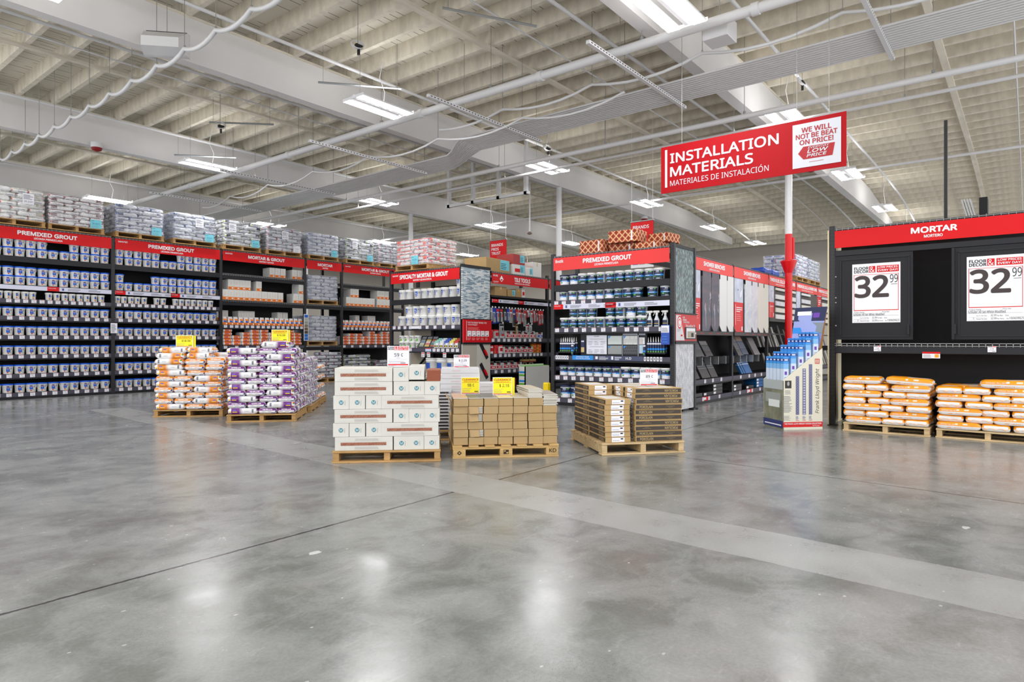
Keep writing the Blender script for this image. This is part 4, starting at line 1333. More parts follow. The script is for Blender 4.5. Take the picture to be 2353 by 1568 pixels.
# small orange bags lying in stacks on the low shelves
st1 = [(8.76, 5), (9.02, 3), (9.28, 4), (9.55, 5), (9.82, 5), (10.09, 4), (10.36, 4), (10.62, 5), (10.86, 4)]
st3 = [(12.55, 3), (12.79, 4), (13.06, 4), (13.32, 3), (13.58, 5), (13.84, 4), (14.1, 5), (14.34, 5)]
for sts, ln in ((st1, L1), (st3, L3)):
    for i, (x, n) in enumerate(sts):
        for j in range(n):
            o = put_bag(FM, BG_SM, (x - .13, x + .13, .02, .42, 'x', 0, ''), 1.10 + j * .088, .094, .012, None, 'grout_bag')
            tag(o, 'small orange grout bag lying %s up in the %s stack, %s' % (ORD[j], ORD[i], ln), 'bag', 'small orange bags lying in stacks')
# ================================================================ endcaps facing the main aisle
RZ = -PI / 2
EG = 'black endcap shelving bays'
# ---- SPECIALTY MORTAR & GROUT
SX = 10.24; SY = 11.8
FS = Frame(SX, SY, RZ)
BS = Bay(FS, 2.28, 'black endcap bay headed SPECIALTY MORTAR & GROUT', H=2.88, D=.92, back=None, group=EG)
BEIGE = mat('beige_board', (186, 176, 158), .7)
for z, kd in ((2.185, 'beam'), (1.575, 'rail'), (1.065, 'rail')):
    BS.shelf(z, kd)
BS.shelf(.12, 'foot')
BS.header(2.555, 2.795, 'SPECIALTY MORTAR & GROUT', (.34, 1.90), 'MORTERO Y LECHADA ESPECIAL', (.80, 1.40), 'MAPEI', ty=.38, th=.42, sy=.13)
m = MB(); m.box(.04, .86, .60, .62, .1, 2.5, BEIGE); m.box(.86, 2.24, .60, .62, .1, 2.5, RACKD); BS.part('back_panel', m)
m = MB(); m.box(.80, .88, .54, .60, .1, 2.6, RACK); BS.part('inner_post', m)
m = MB(); m.tube([(.34, .5, .55), (.80, .5, .95)], .03, RACK, 4, smooth=False); BS.part('brace', m)
BS.tags(1.575, [.13, .3, .5, .68, 1.0, 1.23, 1.48, 1.75, 2.03]); BS.tags(1.065, [.1, .3, .48, .68, 1.45, 1.58, 1.72, 1.87, 2.02, 2.16])
m = MB()
for x in (.55, 1.1, 1.28, 1.78): m.box(x - .05, x + .05, -.01, -.006, .86, .965, PAPER); m.rect(x - .045, x + .045, .935, .955, -.011, RED); m.lines(x - .04, x + .03, .87, .925, -.011, 3, GREYINK, 2)
m.box(1.18, 1.36, -.01, -.004, .985, 1.06, mat('info_blue_pale', (190, 206, 236))); m.rect(1.18, 1.36, 1.045, 1.06, -.0105, RED)
m.box(.72, .98, -.01, -.004, 1.5, 1.56, PAPER)
BS.part('shelf_notice', m)
def pails(proto, fr, xs, z, y, lab, group, r=.25, off=0):
    for i, x in enumerate(xs):
        proto.put(fr(x, y + rnd.uniform(-.01, .02), z), fr.rz + rnd.uniform(-r, r), lab % ORD[i + off], group, 'pail')
WG = 'white pails with blue labels'
pails(WPAIL, FS, [.31, .52, .79, 1.03, 1.23, 1.45, 1.68, 1.93, 2.15], 2.185, .14, 'white blue-label pail, %s from the left, top shelf, SPECIALTY bay', WG, .5)
pails(WPAIL, FS, [2.15], 2.407, .14, 'white pail stacked on the top shelf of the SPECIALTY bay, %s', WG)
pails(WPAIL, FS, [.27, .52, .76, 1.0, 1.25, 1.50, 1.75, 1.98, 2.16][:8] + [2.175 + .0], 1.575, .14, 'white blue-label pail, %s from the left, middle shelf lower row, SPECIALTY bay', WG, .5)
pails(WPAIL, FS, [.52, .76, 1.0, 1.25, 1.50, 1.75, 1.98], 1.797, .14, 'white blue-label pail, %s from the left, middle shelf upper row, SPECIALTY bay', WG, .5)
pails(GPAIL, FS, [.27, .45, .63, .81], 1.065, .13, 'small green-label pail, %s from the left, lower row, SPECIALTY bay', 'small green-label pails', .3)
pails(GPAIL, FS, [.27, .45, .63, .81], 1.205, .13, 'small green-label pail, %s from the left, upper row, SPECIALTY bay', 'small green-label pails', .3)
BP = Proto(lambda: pail_plain())
def pail_plain():
    root = empty('mortar_pail'); rb, rt, h = .135, .15, .36
    pail_shape(rb, rt, h).build('pail_body', root)
    m = MB(); m.lathe([(rt * .9, h * .9), (rt * 1.06, h * .9), (rt * 1.06, h * .98), (rt, h), (.0001, h * .985)], PW, 22); m.build('lid', root)
    m = MB(); m.arc(rb + .008, rb + .013, h * .3, h * .7, -.5, .5, LB, 6); m.build('label', root)
    return root
pails(BP, FS, [1.20, 1.53, 1.86], .12, .2, 'large white pail, %s from the left, bottom shelf of the SPECIALTY bay', 'large white pails on the bottom shelf')
pails(BP, FS, [1.20, 1.53, 1.86], .48, .2, 'large white pail, %s from the left, stacked on the bottom shelf, SPECIALTY bay', 'large white pails on the bottom shelf')
# colour sample board and boxed sachets
cb = thing('colour_sample_board', 'tilted black grout colour sample board beside the green-label pails', 'sample board', FS(.86, .03, 1.065), RZ)
m = MB(); m.add([(0, 0, .0), (.56, 0, .0), (.56, .16, .27), (0, .16, .27), (0, .06, 0), (.56, .06, 0), (.56, .2, .27), (0, .2, .27)],
                [(0, 1, 2, 3), (5, 4, 7, 6), (0, 3, 7, 4), (1, 5, 6, 2), (3, 2, 6, 7), (0, 4, 5, 1)], RACK); m.build('board', cb)
cols = [[(140, 148, 140), (176, 180, 150), (110, 130, 160)], [(196, 178, 90), (190, 110, 100), (210, 190, 190)], [(170, 96, 60), (70, 120, 120), (130, 140, 140)]]
for i in range(3):
    m = MB()
    for j in range(4):
        c = cols[i][j % 3]
        t0, t1 = .12 + .15 * j, .25 + .15 * j
        m.add([(.05 + .18 * i, .16 * t0 - .004, .27 * t0), (.19 + .18 * i, .16 * t0 - .004, .27 * t0), (.19 + .18 * i, .16 * t1 - .004, .27 * t1), (.05 + .18 * i, .16 * t1 - .004, .27 * t1)], [(0, 1, 2, 3)], mat('sample_%d_%d_%d' % c, c))
    t0, t1 = .75, .93
    m.add([(.05 + .18 * i, .16 * t0 - .004, .27 * t0), (.19 + .18 * i, .16 * t0 - .004, .27 * t0), (.19 + .18 * i, .16 * t1 - .004, .27 * t1), (.05 + .18 * i, .16 * t1 - .004, .27 * t1)], [(0, 1, 2, 3)], GREYINK)
    m.build('colour_strip', cb)
def make_sachet(cc, name):
    def mk():
        root = empty('sachet_box')
        m = MB(); m.box(-.07, .07, 0, .22, 0, .004, WCARD); m.box(-.07, .07, 0, .004, 0, .075, WCARD); m.box(-.07, -.066, 0, .22, 0, .12, WCARD); m.box(.066, .07, 0, .22, 0, .12, WCARD); m.box(-.07, .07, .216, .22, 0, .15, WCARD)
        m.rect(-.05, .05, .02, .06, -.001, INK); m.rect(-.02, .03, .03, .05, -.002, LY); m.build('box', root)
        for i in range(3):
            m = MB(); m.box(-.06, .06, .03 + .055 * i, .06 + .055 * i, .005, .16 + .03 * i, cc); m.rect(-.04, .04, .07 + .03 * i, .11 + .03 * i, .029 + .055 * i, PAPER); m.build('sachet', root)
        return root
    return mk
for i, c in enumerate([(140, 200, 190), (210, 222, 230), (60, 90, 190), (226, 214, 110), (196, 60, 50)]):
    Proto(make_sachet(mat('sachet_%d' % i, c), '')).put(FS(1.49 + .148 * i, .02, 1.065), RZ, 'open white box of sachets, %s from the left, SPECIALTY bay' % ORD[i], 'open boxes of sachets', 'box')
# side panels of that endcap, facing the cross aisle
def mosaic(name, c, scale, vert, offs=.5, diag=False):
    k = NT(name, .3, .35)
    vec, x, y, z = k.coords()
    br = k.n('ShaderNodeTexBrick')
    br.offset = offs
    br.inputs['Scale'].default_value = 1.0
    br.inputs['Mortar Size'].default_value = .0010
    br.inputs['Brick Width'].default_value = scale[0]
    br.inputs['Row Height'].default_value = scale[1]
    cb_ = k.n('ShaderNodeCombineXYZ')
    a, b = (z, x) if vert else (x, z)
    if diag: a, b = k.math('MULTIPLY', k.math('ADD', x, z), .707), k.math('MULTIPLY', k.math('SUBTRACT', x, z), .707)
    k.l(a, cb_.inputs[0]); k.l(b, cb_.inputs[1])
    k.l(cb_.outputs[0], br.inputs['Vector'])
    br.inputs['Color1'].default_value = (0, 0, 0, 1); br.inputs['Color2'].default_value = (1, 1, 1, 1); br.inputs['Mortar'].default_value = (.5, .5, .5, 1)
    rp = k.n('ShaderNodeValToRGB'); k.l(br.outputs['Color'], rp.inputs[0])
    e = rp.color_ramp.elements
    while len(e) < len(c): e.new(.5)
    for i, cc in enumerate(c):
        e[i].position = i / (len(c) - 1); e[i].color = lin(cc)
    rp.color_ramp.interpolation = 'CONSTANT'
    k.color(k.mix(br.outputs['Fac'], rp.outputs[0], lin((140, 144, 144))))
    return k.m
GLASSM = mosaic('glass_mosaic_grey', [(214, 222, 226), (170, 186, 198), (224, 228, 228), (120, 142, 160), (190, 204, 212), (206, 212, 216)], (.10, .024), False)
TEALM = mosaic('glass_mosaic_teal', [(30, 74, 82), (96, 138, 142), (20, 32, 38), (160, 176, 176), (48, 96, 102), (72, 70, 76), (16, 52, 62)], (.05, .011), True)
HERR = mosaic('marble_mosaic', [(206, 208, 216), (186, 188, 198), (222, 222, 228), (172, 174, 184)], (.07, .022), True)
PANELW = mat('pale_sample_panel', (196, 194, 184), .5, noise=(2, .05))
FP = Frame(SX - .06, 9.44, 0)
pb = thing('endcap_side_panel', 'tall side panel of grey glass mosaic beside the TILE TOOLS shelving', 'display panel', FP(0, 0, 0), 0)
m = MB(); m.box(0, .90, 0, .04, 1.69, 2.80, GLASSM); m.build('mosaic_panel', pb)
m = MB(); m.box(-.01, .91, -.02, .06, 2.80, 2.86, RACK); m.box(0, .9, .04, .07, .02, 2.8, RACK); m.build('frame', pb)
m = MB(); m.box(0, .92, -.03, 0, 1.19, 1.685, mat('poster_red', (206, 12, 24), .4)); m.box(-.01, .93, -.04, .0, 1.15, 1.19, RACK); m.box(-.01, .93, -.04, 0, 1.685, 1.70, RACK); ps = m.build('trowel_poster', pb)
m = MB(); Y = -.033
m.rect(.09, .10, 1.24, 1.65, Y, WHITE); m.text('PICK THE RIGHT TROWEL FOR', .13, 1.60, .62, .035, Y, WHITE, .01); m.text('YOUR PROJECT', .13, 1.55, .32, .035, Y, WHITE, .01)
m.lines(.13, .65, 1.46, 1.53, Y, 3, mat('poster_pink', (236, 150, 150)), 4, .3)
for i in range(5):
    x = .12 + .145 * i
    m.rect(x, x + .125, 1.32, 1.44, Y, WHITE); m.add([(x + .03, Y - .002, 1.39), (x + .10, Y - .002, 1.415), (x + .10, Y - .002, 1.42), (x + .03, Y - .002, 1.40)], [(0, 1, 2, 3)], RED); m.rect(x + .04, x + .10, 1.335, 1.35, Y - .002, INK)
    m.lines(x, x + .12, 1.24, 1.30, Y, 4, mat('poster_pink', (236, 150, 150)), i, .4)
m.build('poster_print', ps)
m = MB(); m.box(0, .46, 0, .03, .02, 1.15, mat('beige_sample_panel', (176, 170, 158), .55)); m.build('sample_board', pb)
m = MB(); m.box(.46, .90, -.01, .03, .02, 1.15, PANELW); tb = m.build('trowel_board', pb)
for i, z in enumerate((1.0, .56, .12)):
    m = MB(); mtx = Matrix.Translation((.68, -.02, z)) @ Matrix.Rotation(.96, 4, 'Y')
    m.T = mtx; m.box(-.2, .2, -.004, .004, -.04, .04, RACK)
    for t in range(14): m.box(-.19 + .028 * t, -.176 + .028 * t, -.0045, .0045, -.05, -.04, RACK)
    m.box(-.02, .12, -.03, -.005, -.018, .03, RED2); m.build('trowel', tb)

# ---- TILE TOOLS run
TX = 11.1; TY = 9.45
FT = Frame(TX, TY, 0)
BT = Bay(FT, 2.24, 'black bay headed TILE TOOLS with hanging tools', H=2.86, D=.9, posts='R', back=(.05, 2.3), name='shelving_bay')
for z, kd in ((2.26, 'plain'), (1.285, 'rail'), (.935, 'rail'), (.57, 'rail'), (.15, 'foot')):
    BT.shelf(z, kd)
BT.tags(1.285, [.1, .3, .5, .66, .86, 1.08, 1.28, 1.48, 1.69, 1.9]); BT.tags(.935, [.18, .36, .54, .68, .86, 1.12, 1.3, 1.5, 1.66, 1.8, 1.95]); BT.tags(.57, [.2, .42, .68, .88, 1.05])
BT.header(2.52, 2.75, 'TILE TOOLS', (.84, 1.46), 'HERRAMIENTAS DE CERÁMICA', (.86, 1.45), None, ty=.36, th=.44, sy=.14)
m = MB(); m.text('RUBI', .08, 2.68, .16, .04, -.028, WHITE, .02); m.text('QEP', .08, 2.54, .18, .035, -.028, WHITE, .02)
m.poly([(.30, -.028, 2.63), (.37, -.028, 2.565), (.44, -.028, 2.63), (.37, -.028, 2.715)], WHITE); m.poly([(.325, -.029, 2.63), (.37, -.029, 2.585), (.415, -.029, 2.63)], RED)
BT.part('maker_marks', m)
BT.strip(2.09, 2.165, (.0, .95), y=-.03)
# hanging tools: a hook with a carded package on it
TC = {'blue': (28, 60, 170), 'red': (196, 26, 34), 'black': (30, 30, 34), 'grey': (176, 178, 182), 'white': (226, 226, 228), 'amber': (206, 150, 30), 'silver': (150, 152, 156)}
def make_hang(col, w, h, head):
    def mk():
        root = empty('carded_tool')
        m = MB(); m.box(-w / 2, w / 2, -.004, .004, -h, 0, mat('pack_' + col, TC[col], .4)); m.rect(-w * .45, w * .45, -h * .22, -h * .05, -.005, mat('pack_' + head, TC[head], .4)); m.rect(-w * .4, w * .3, -h * .3, -h * .26, -.005, PAPER); m.build('card', root)
        m = MB(); m.cbox(-w * .32, w * .32, -.03, -.004, -h * .92, -h * .32, mat('pack_' + ('silver' if col != 'silver' else 'black'), TC['silver' if col != 'silver' else 'black'], .35), .006); m.box(-w * .12, w * .12, -.035, -.005, -h * .6, -h * .36, mat('pack_' + head, TC[head], .4)); m.build('tool', root)
        m = MB(); m.tube([(0, .22, .01), (0, -.03, .01), (0, -.04, .022)], .004, WIRE, 5); m.box(-.022, .022, -.044, -.041, .0, .034, PAPER); m.build('hook', root)
        return root
    return mk
hp = {}
def hang(x, z, col, w, h, head, y=.04):
    key = (col, w, h, head)
    if key not in hp: hp[key] = Proto(make_hang(*key))
    hang.n += 1
    k = hang.n - 1
    hp[key].put(FT(x, y, z), 0, '%s carded tool on a hook, %s from the left, %s, TILE TOOLS bay' % (col, ORD[k % 20], hang.row), 'tools hanging on hooks', 'hand tool')
hang.n = 0; hang.row = 'top hook row'
for x, col, w, h, hd in ((.08, 'white', .1, .3, 'grey'), (.18, 'blue', .12, .36, 'blue'), (.31, 'blue', .12, .34, 'red'), (.44, 'black', .11, .34, 'red'), (.57, 'black', .11, .3, 'black'), (.69, 'blue', .09, .3, 'blue'), (.79, 'white', .10, .32, 'red'), (.91, 'silver', .10, .42, 'blue'), (1.02, 'red', .08, .3, 'red'),
                         (1.12, 'white', .09, .34, 'red'), (1.22, 'red', .09, .32, 'black'), (1.33, 'grey', .1, .4, 'red'), (1.46, 'red', .12, .18, 'white'), (1.60, 'white', .09, .3, 'red'), (1.71, 'red', .08, .3, 'grey'), (1.81, 'red', .08, .28, 'black'), (1.92, 'red', .10, .36, 'red'), (2.03, 'red', .10, .34, 'red')):
    hang(x, 1.97, col, w, h, hd)
hang.n = 0; hang.row = 'lower hook row'
for x, col, w, h, hd in ((.45, 'grey', .16, .26, 'black'), (1.02, 'amber', .08, .24, 'black'), (1.42, 'white', .1, .2, 'red'), (1.56, 'white', .1, .2, 'grey')):
    hang(x, 1.62, col, w, h, hd)
# boxes and tins on its shelves
def make_tray(col, h, w=.2, tall=None):
    def mk():
        root = empty('product_tray')
        m = MB(); c = mat('pack_white', TC['white'], .4)
        m.box(-w / 2, w / 2, 0, .25, 0, .005, c); m.box(-w / 2, w / 2, 0, .005, 0, h, c); m.box(-w / 2, -w / 2 + .005, 0, .25, 0, h * 1.5, c); m.box(w / 2 - .005, w / 2, 0, .25, 0, h * 1.5, c); m.box(-w / 2, w / 2, .245, .25, 0, h * 1.8, c)
        m.rect(-w * .45, w * .45, h * .25, h * .85, -.001, mat('pack_' + col, TC[col], .4)); m.rect(-w * .2, w * .3, h * .45, h * .65, -.002, PAPER); m.build('tray', root)
        for i in range(3):
            m = MB(); m.cbox(-w * .42 + w * .28 * i, -w * .42 + w * .26 * (i + 1), .03, .2, .006, h * (1.1 + .25 * ((i * 7) % 3)), mat('pack_' + ('silver', 'red', 'black')[i % 3], TC[('silver', 'red', 'black')[i % 3]], .4), .008); m.build('pack', root)
        return root
    return mk
def make_canister(col, r=.075, h=.2):
    def mk():
        root = empty('canister')
        m = MB(); m.lathe([(r, 0), (r, h * .8), (r * .9, h * .82)], mat('pack_' + col, TC[col], .3), 16); m.arc(r + .001, r + .001, h * .25, h * .65, -.7, .7, mat('pack_red', TC['red'], .4), 6); m.build('body', root)
        m = MB(); m.lathe([(r * 1.04, h * .8), (r * 1.04, h * .95), (.0001, h)], mat('pack_red', TC['red'], .4), 16); m.build('lid', root)
        return root
    return mk
TR_R = Proto(make_tray('red', .1)); TR_B = Proto(make_tray('blue', .1)); CAN_W = Proto(make_canister('white')); CAN_R = Proto(make_canister('red')); CAN_A = Proto(make_canister('amber', .085, .075)); CAN_G = Proto(make_canister('grey', .085, .2))
def items(seq, z, row, y=.03):
    for i, (x, pr, lab, cat) in enumerate(seq):
        pr.put(FT(x, y + (.08 if cat == 'canister' else 0), z), 0, '%s, %s from the left, %s of the TILE TOOLS bay' % (lab, ORD[i], row), 'goods on the TILE TOOLS shelves', cat)
items([(.12, CAN_R, 'red canister', 'canister'), (.30, CAN_G, 'grey canister', 'canister'), (.50, CAN_G, 'grey canister', 'canister'), (.72, TR_R, 'red and white tray', 'tray'), (.94, TR_R, 'red and white tray', 'tray'), (1.16, TR_R, 'red and white tray', 'tray'), (1.38, TR_R, 'red and white tray', 'tray'), (1.64, TR_R, 'red and white tray', 'tray'), (1.95, TR_B, 'blue and white tray', 'tray')], 1.285, 'middle shelf')
items([(.12, CAN_W, 'white canister', 'canister'), (.30, CAN_R, 'red canister', 'canister'), (.46, CAN_W, 'white canister', 'canister'), (.66, TR_R, 'red and white tray', 'tray'), (.88, TR_R, 'red and white tray', 'tray'), (1.1, TR_R, 'red and white tray', 'tray'), (1.32, TR_R, 'red and white tray', 'tray'), (1.54, TR_R, 'red and white tray', 'tray')], .935, 'lower shelf')
for i, x in enumerate((1.78, 1.98)):
    for j in range(4 - i):
        CAN_A.put(FT(x, .13, .935 + .076 * j), 0, 'amber tub, %s up in the %s stack, lower shelf, TILE TOOLS bay' % (ORD[j], ORD[i]), 'stacked amber tubs', 'tub')
items([(.14, TR_R, 'red and white tray', 'tray'), (.36, TR_R, 'red and white tray', 'tray'), (.62, TR_R, 'red and white tray', 'tray'), (.86, TR_R, 'red and white tray', 'tray'), (1.1, TR_R, 'red and white tray', 'tray')], .57, 'low shelf')
items([(.22, CAN_R, 'red canister', 'canister'), (.7, CAN_W, 'white canister', 'canister'), (.95, CAN_R, 'red canister', 'canister')], .15, 'bottom shelf')
SPON = mat('sponge_yellow', (226, 208, 130), .9, noise=(60, .2)); SPO2 = mat('sponge_base_red', (150, 70, 50), .6)
def make_float():
    root = empty('sponge_float'); m = MB(); m.cbox(-.12, .12, -.06, .06, .03, .07, SPON, .008); m.build('sponge', root)
    m = MB(); m.box(-.12, .12, -.06, .06, 0, .03, SPO2); m.build('plate', root)
    m = MB(); m.tube([(-.08, 0, .07), (-.06, 0, .12), (.06, 0, .12), (.08, 0, .07)], .012, BEIGE, 8); m.build('handle', root); return root
SPF = Proto(make_float)
for i, (x, z) in enumerate(((1.45, .57), (1.72, .57), (1.45, .71), (1.72, .71))):
    SPF.put(FT(x, .14, z), 0, 'yellow sponge float, %s, %s, low shelf of the TILE TOOLS bay' % (('left', 'right')[i % 2], ('lower', 'upper')[i // 2]), 'yellow sponge floats', 'sponge float')
def box_thing(name, label, cat, p, rz, w, d, h, m_, print_=None, group=None, tape=True, tagm=None):
    root = thing(name, label, cat, p, rz, group)
    m = MB(); m.cbox(-w / 2, w / 2, 0, d, 0, h, m_, .005)
    if tape: m.rect(-w * .06, w * .06, h * .7, h - .006, -.001, mat('parcel_tape', (214, 190, 146), .3))
    if print_: m.rect(-w * .35, w * .3, h * .25, h * .6, -.0015, print_)
    m.build('box', root)
    if tagm:
        m = MB(); m.box(w * .08, w * .46, -.004, -.0005, h * .2, h * .96, tagm); m.lines(w * .1, w * .42, h * .3, h * .8, -.0045, 4, INK, 4, .35); m.build('stock_tag', root)
    return root
box_thing('cardboard_box', 'brown cardboard box on the top shelf of the TILE TOOLS bay, leftmost', 'box', FT(.50, .1, 2.26), 0, .42, .3, .22, KRAFT)
box_thing('cardboard_box', 'brown cardboard box with cyan tape in the TILE TOOLS top shelf', 'box', FT(.90, .1, 2.26), 0, .3, .3, .17, KRAFT, None, None, False, CYAN)
box_thing('cardboard_box', 'brown cardboard box on the TILE TOOLS top shelf, rightmost of three', 'box', FT(1.17, .1, 2.26), 0, .22, .3, .20, KRAFT)
box_thing('tool_pack', 'white and red boxed tool right of the brown boxes, TILE TOOLS', 'box', FT(1.36, .1, 2.26), 0, .12, .1, .24, WCARD, RED)
def topz(z): return z
box_thing('cardboard_box', 'long brown cardboard box on top of the TILE TOOLS bay', 'box', FT(.35, .05, 2.795), .12, 1.0, .6, .30, KRAFT, None, None, False, CYAN)
box_thing('cardboard_box', 'white machine box with red diamond print on top of the TILE TOOLS bay', 'box', FT(1.12, .05, 2.795), 0, .46, .5, .24, WCARD, RED, None, False, CYAN)
box_thing('cardboard_box', 'red machine box stacked on the white one atop the TILE TOOLS bay', 'box', FT(1.12, .05, 3.037), 0, .46, .5, .24, mat('dull_red_card', (170, 60, 60), .6), None, None, False, CYAN)
box_thing('cardboard_box', 'low white box with cyan tag atop the TILE TOOLS bay', 'box', FT(1.52, .05, 2.795), 0, .28, .4, .2, WCARD, None, None, False, CYAN)
box_thing('cardboard_box', 'tall white wrapped box at the right end atop the TILE TOOLS bay', 'box', FT(1.86, .06, 2.795), 0, .36, .5, .36, WCARD)
BT2 = Bay(Frame(TX + 2.24, TY, 0), 2.3, 'farther black bay beyond the TILE TOOLS bay', H=2.86, D=.9, posts='R', back=(.05, 2.3))
for z, kd in ((2.26, 'plain'), (1.285, 'rail'), (.935, 'rail'), (.57, 'rail'), (.15, 'foot')): BT2.shelf(z, kd)
BT2.header(2.52, 2.75, 'TILE TOOLS', (.84, 1.46), 'HERRAMIENTAS DE CERÁMICA', (.86, 1.45), 'QEP', ty=.36, th=.44, sy=.14); BT2.strip(2.09, 2.165, (), y=-.03)
# white bin and yellow guard in front of the end of that run
wb_ = thing('display_bin', 'plain white display bin with green edging in front of the TILE TOOLS bay', 'display bin', (11.74, 8.95, 0), .0)
m = MB(); m.box(0, .96, 0, .02, 0, .64, WCARD); m.box(0, .02, 0, .2, 0, .64, WCARD); m.box(.94, .96, 0, .2, 0, .64, WCARD); m.box(0, .96, .18, .2, 0, .68, WCARD); m.build('bin_body', wb_)
m = MB()
for i in range(9): m.box(-.006, 0, .02, .17, .02 + .067 * i, .06 + .067 * i, (LG, SKY, WCARD)[i % 3])
m.box(0.02, .94, .02, .18, .63, .65, LG); m.build('edging', wb_)
yg = thing('rack_guard', 'yellow upright guard post at the left foot of the pail endcap', 'guard post', (10.22, 7.27, 0)); m = MB(); m.cbox(-.06, .06, -.06, .06, 0, .42, mat('guard_yellow', (240, 206, 0), .4), .02); m.build('post', yg)

# ---- red-orange pallet on the SPECIALTY endcap
pallet(FS, .20, -.04, 2.837, 1.10, .95, 'wooden pallet on top of the SPECIALTY endcap')
wrapped_load(FS, .21, -.03, 2.962, 1.08, .93, 7, .082, 'red', 'wrapped load of white and red-orange bags atop the SPECIALTY endcap', CYAN, .62)

# ================================================================ Bostik PREMIXED GROUT endcap
BY = 7.15
FB = Frame(SX, BY, RZ)
BB = Bay(FB, 2.45, 'black endcap bay headed PREMIXED GROUT with navy-label pails', H=2.88, D=.92, back=(.05, 2.5), group=EG)
for z, kd in ((2.285, 'beam'), (1.99, 'beam'), (1.47, 'rail'), (.95, 'rail'), (.57, 'rail'), (.145, 'foot')):
    BB.shelf(z, kd)
BB.header(2.555, 2.797, 'PREMIXED GROUT', (.70, 1.70), 'LECHADA PREMEZCLADA', (.95, 1.44), None, color=mat('sign_red_lit', (232, 40, 38), .42), ty=.42, th=.36, sy=.17)  # header red painted brighter to carry the lamplight on it
m = MB(); m.text('Bostik', .09, 2.70, .18, .06, -.028, WHITE, .02); BB.part('maker_mark', m)
BB.strip(1.82, 1.912, (.0, 1.13))
m = MB(); m.box(.04, 1.1, -.012, -.006, 1.905, 1.985, RAIL); BB.part('price_rail', m)
BB.tags(1.985, [.1, .27, .48, .70, .92], -.013); BB.tags(1.47, [.11, .32, .53, .71, .92, 1.12, 1.34, 1.60, 1.78, 1.98, 2.25]); BB.tags(.57, [.12, .3, .48, .67, .87, 1.08, 1.27, 1.46, 1.67, 1.88, 2.08, 2.27]); BB.tags(.145, [.13, .4, .7, 1.0])
m = MB(); m.box(.46, .91, -.012, -.004, .87, .952, mat('strip_sky', (20, 140, 226), .4)); m.box(.91, 1.92, -.012, -.004, .87, .952, mat('strip_slate', (62, 70, 104), .4))
m.text('ENHANCE YOUR', .55, .918, .27, .022, -.013, WHITE, .01); m.text('TILE INSTALLATION', .53, .885, .31, .022, -.013, WHITE, .01); m.text('H.D', 1.58, .89, .11, .045, -.013, WHITE, .02)
m.lines(1.04, 1.24, .88, .945, -.013, 4, PAPER, 1, .35); m.lines(1.36, 1.5, .88, .945, -.013, 4, PAPER, 2, .35); m.rect(.96, 1.01, .89, .94, -.013, PAPER); m.rect(1.29, 1.33, .885, .945, -.013, PAPER)
for x in (.10, .15, .20, .25, .30, .35, 1.95, 2.01, 2.07, 2.13, 2.19, 2.25): m.box(x - .02, x + .02, -.01, -.003, .872, .946, PAPER); m.rect(x - .005, x + .008, .89, .93, -.0105, INK)
BB.part('brand_strip', m)
NG = 'navy-label grout pails'
def navy(xs, z, lab, kinds, y=.11):
    for i, x in enumerate(xs):
        (NAVY, NAVYW, NAVYL)[kinds[i % len(kinds)]].put(FB(x, y + rnd.uniform(-.01, .015), z), RZ + rnd.uniform(-.5, .45), 'navy-label pail, %s from the left, %s, navy PREMIXED GROUT endcap' % (ORD[i], lab), NG, 'pail')
navy([.21, .43, .63, .82, 1.02, 1.21, 1.41, 1.60, 1.79, 1.985, 2.17], 2.285, 'top shelf', [2, 2, 0, 0, 0, 0, 0, 0, 0, 0, 0])
navy([.20, .41, .61, .80, .995, 1.19, 1.38, 1.565, 1.75, 2.04, 2.29], 1.99, 'second shelf', [2, 1, 1, 1, 1, 1, 0, 0, 0, 0, 0])
navy([.22, .42, .62, .82, 1.015, 1.21, 1.42, 1.63, 1.84], 1.47, 'third shelf lower row', [0])
navy([.42, .62, .82, 1.21, 1.42, 1.63, 1.84], 1.66, 'third shelf upper row', [0, 0, 0, 0, 0, 1, 0])
navy([.20, .39, .58, .77, .96, 1.155, 1.345, 1.535, 1.73, 1.925, 2.115, 2.30], .57, 'lower shelf', [2, 2, 2, 2, 2, 2, 2, 1, 1, 1, 1, 1])
NAVYB = Proto(make_navy_pail(PAPER, PAPER, LN, .10, .11, .24))
for i, x in enumerate((.23, .47, .71, .95, 1.19)):
    NAVYB.put(FB(x, .13, .145), RZ + rnd.uniform(-.2, .3), 'larger navy-label pail, %s from the left, bottom shelf, navy PREMIXED GROUT endcap' % ORD[i], NG, 'pail')
def make_spray():
    root = empty('spray_bottle'); c = mat('spray_clear_grey', (206, 212, 218), .25)
    m = MB(); m.lathe([(.045, 0), (.047, .01), (.047, .12), (.03, .155), (.02, .19), (.018, .21)], c, 16); m.arc(.048, .048, .02, .05, -1, 1, LN, 8); m.arc(.048, .048, .05, .057, -1, 1, LY, 8); m.arc(.048, .048, .057, .11, -1, 1, LN, 8); m.build('bottle', root)
    m = MB(); m.lathe([(.022, .205), (.022, .235), (.012, .24)], PW, 12); m.cbox(-.06, .05, -.014, .014, .238, .275, PW, .006); m.tube([(-.06, 0, .26), (-.075, 0, .26)], .009, PW, 8); m.tube([(-.04, 0, .24), (-.05, 0, .215), (-.065, 0, .19)], .006, PW, 6); m.build('trigger_head', root)
    return root
SPR = Proto(make_spray)
for i, x in enumerate((2.0, 2.13, 2.29)): SPR.put(FB(x, .08, 1.47), RZ, 'clear spray bottle with white trigger, %s from the left beside the navy-label pails' % ORD[i], 'spray bottles', 'spray bottle')
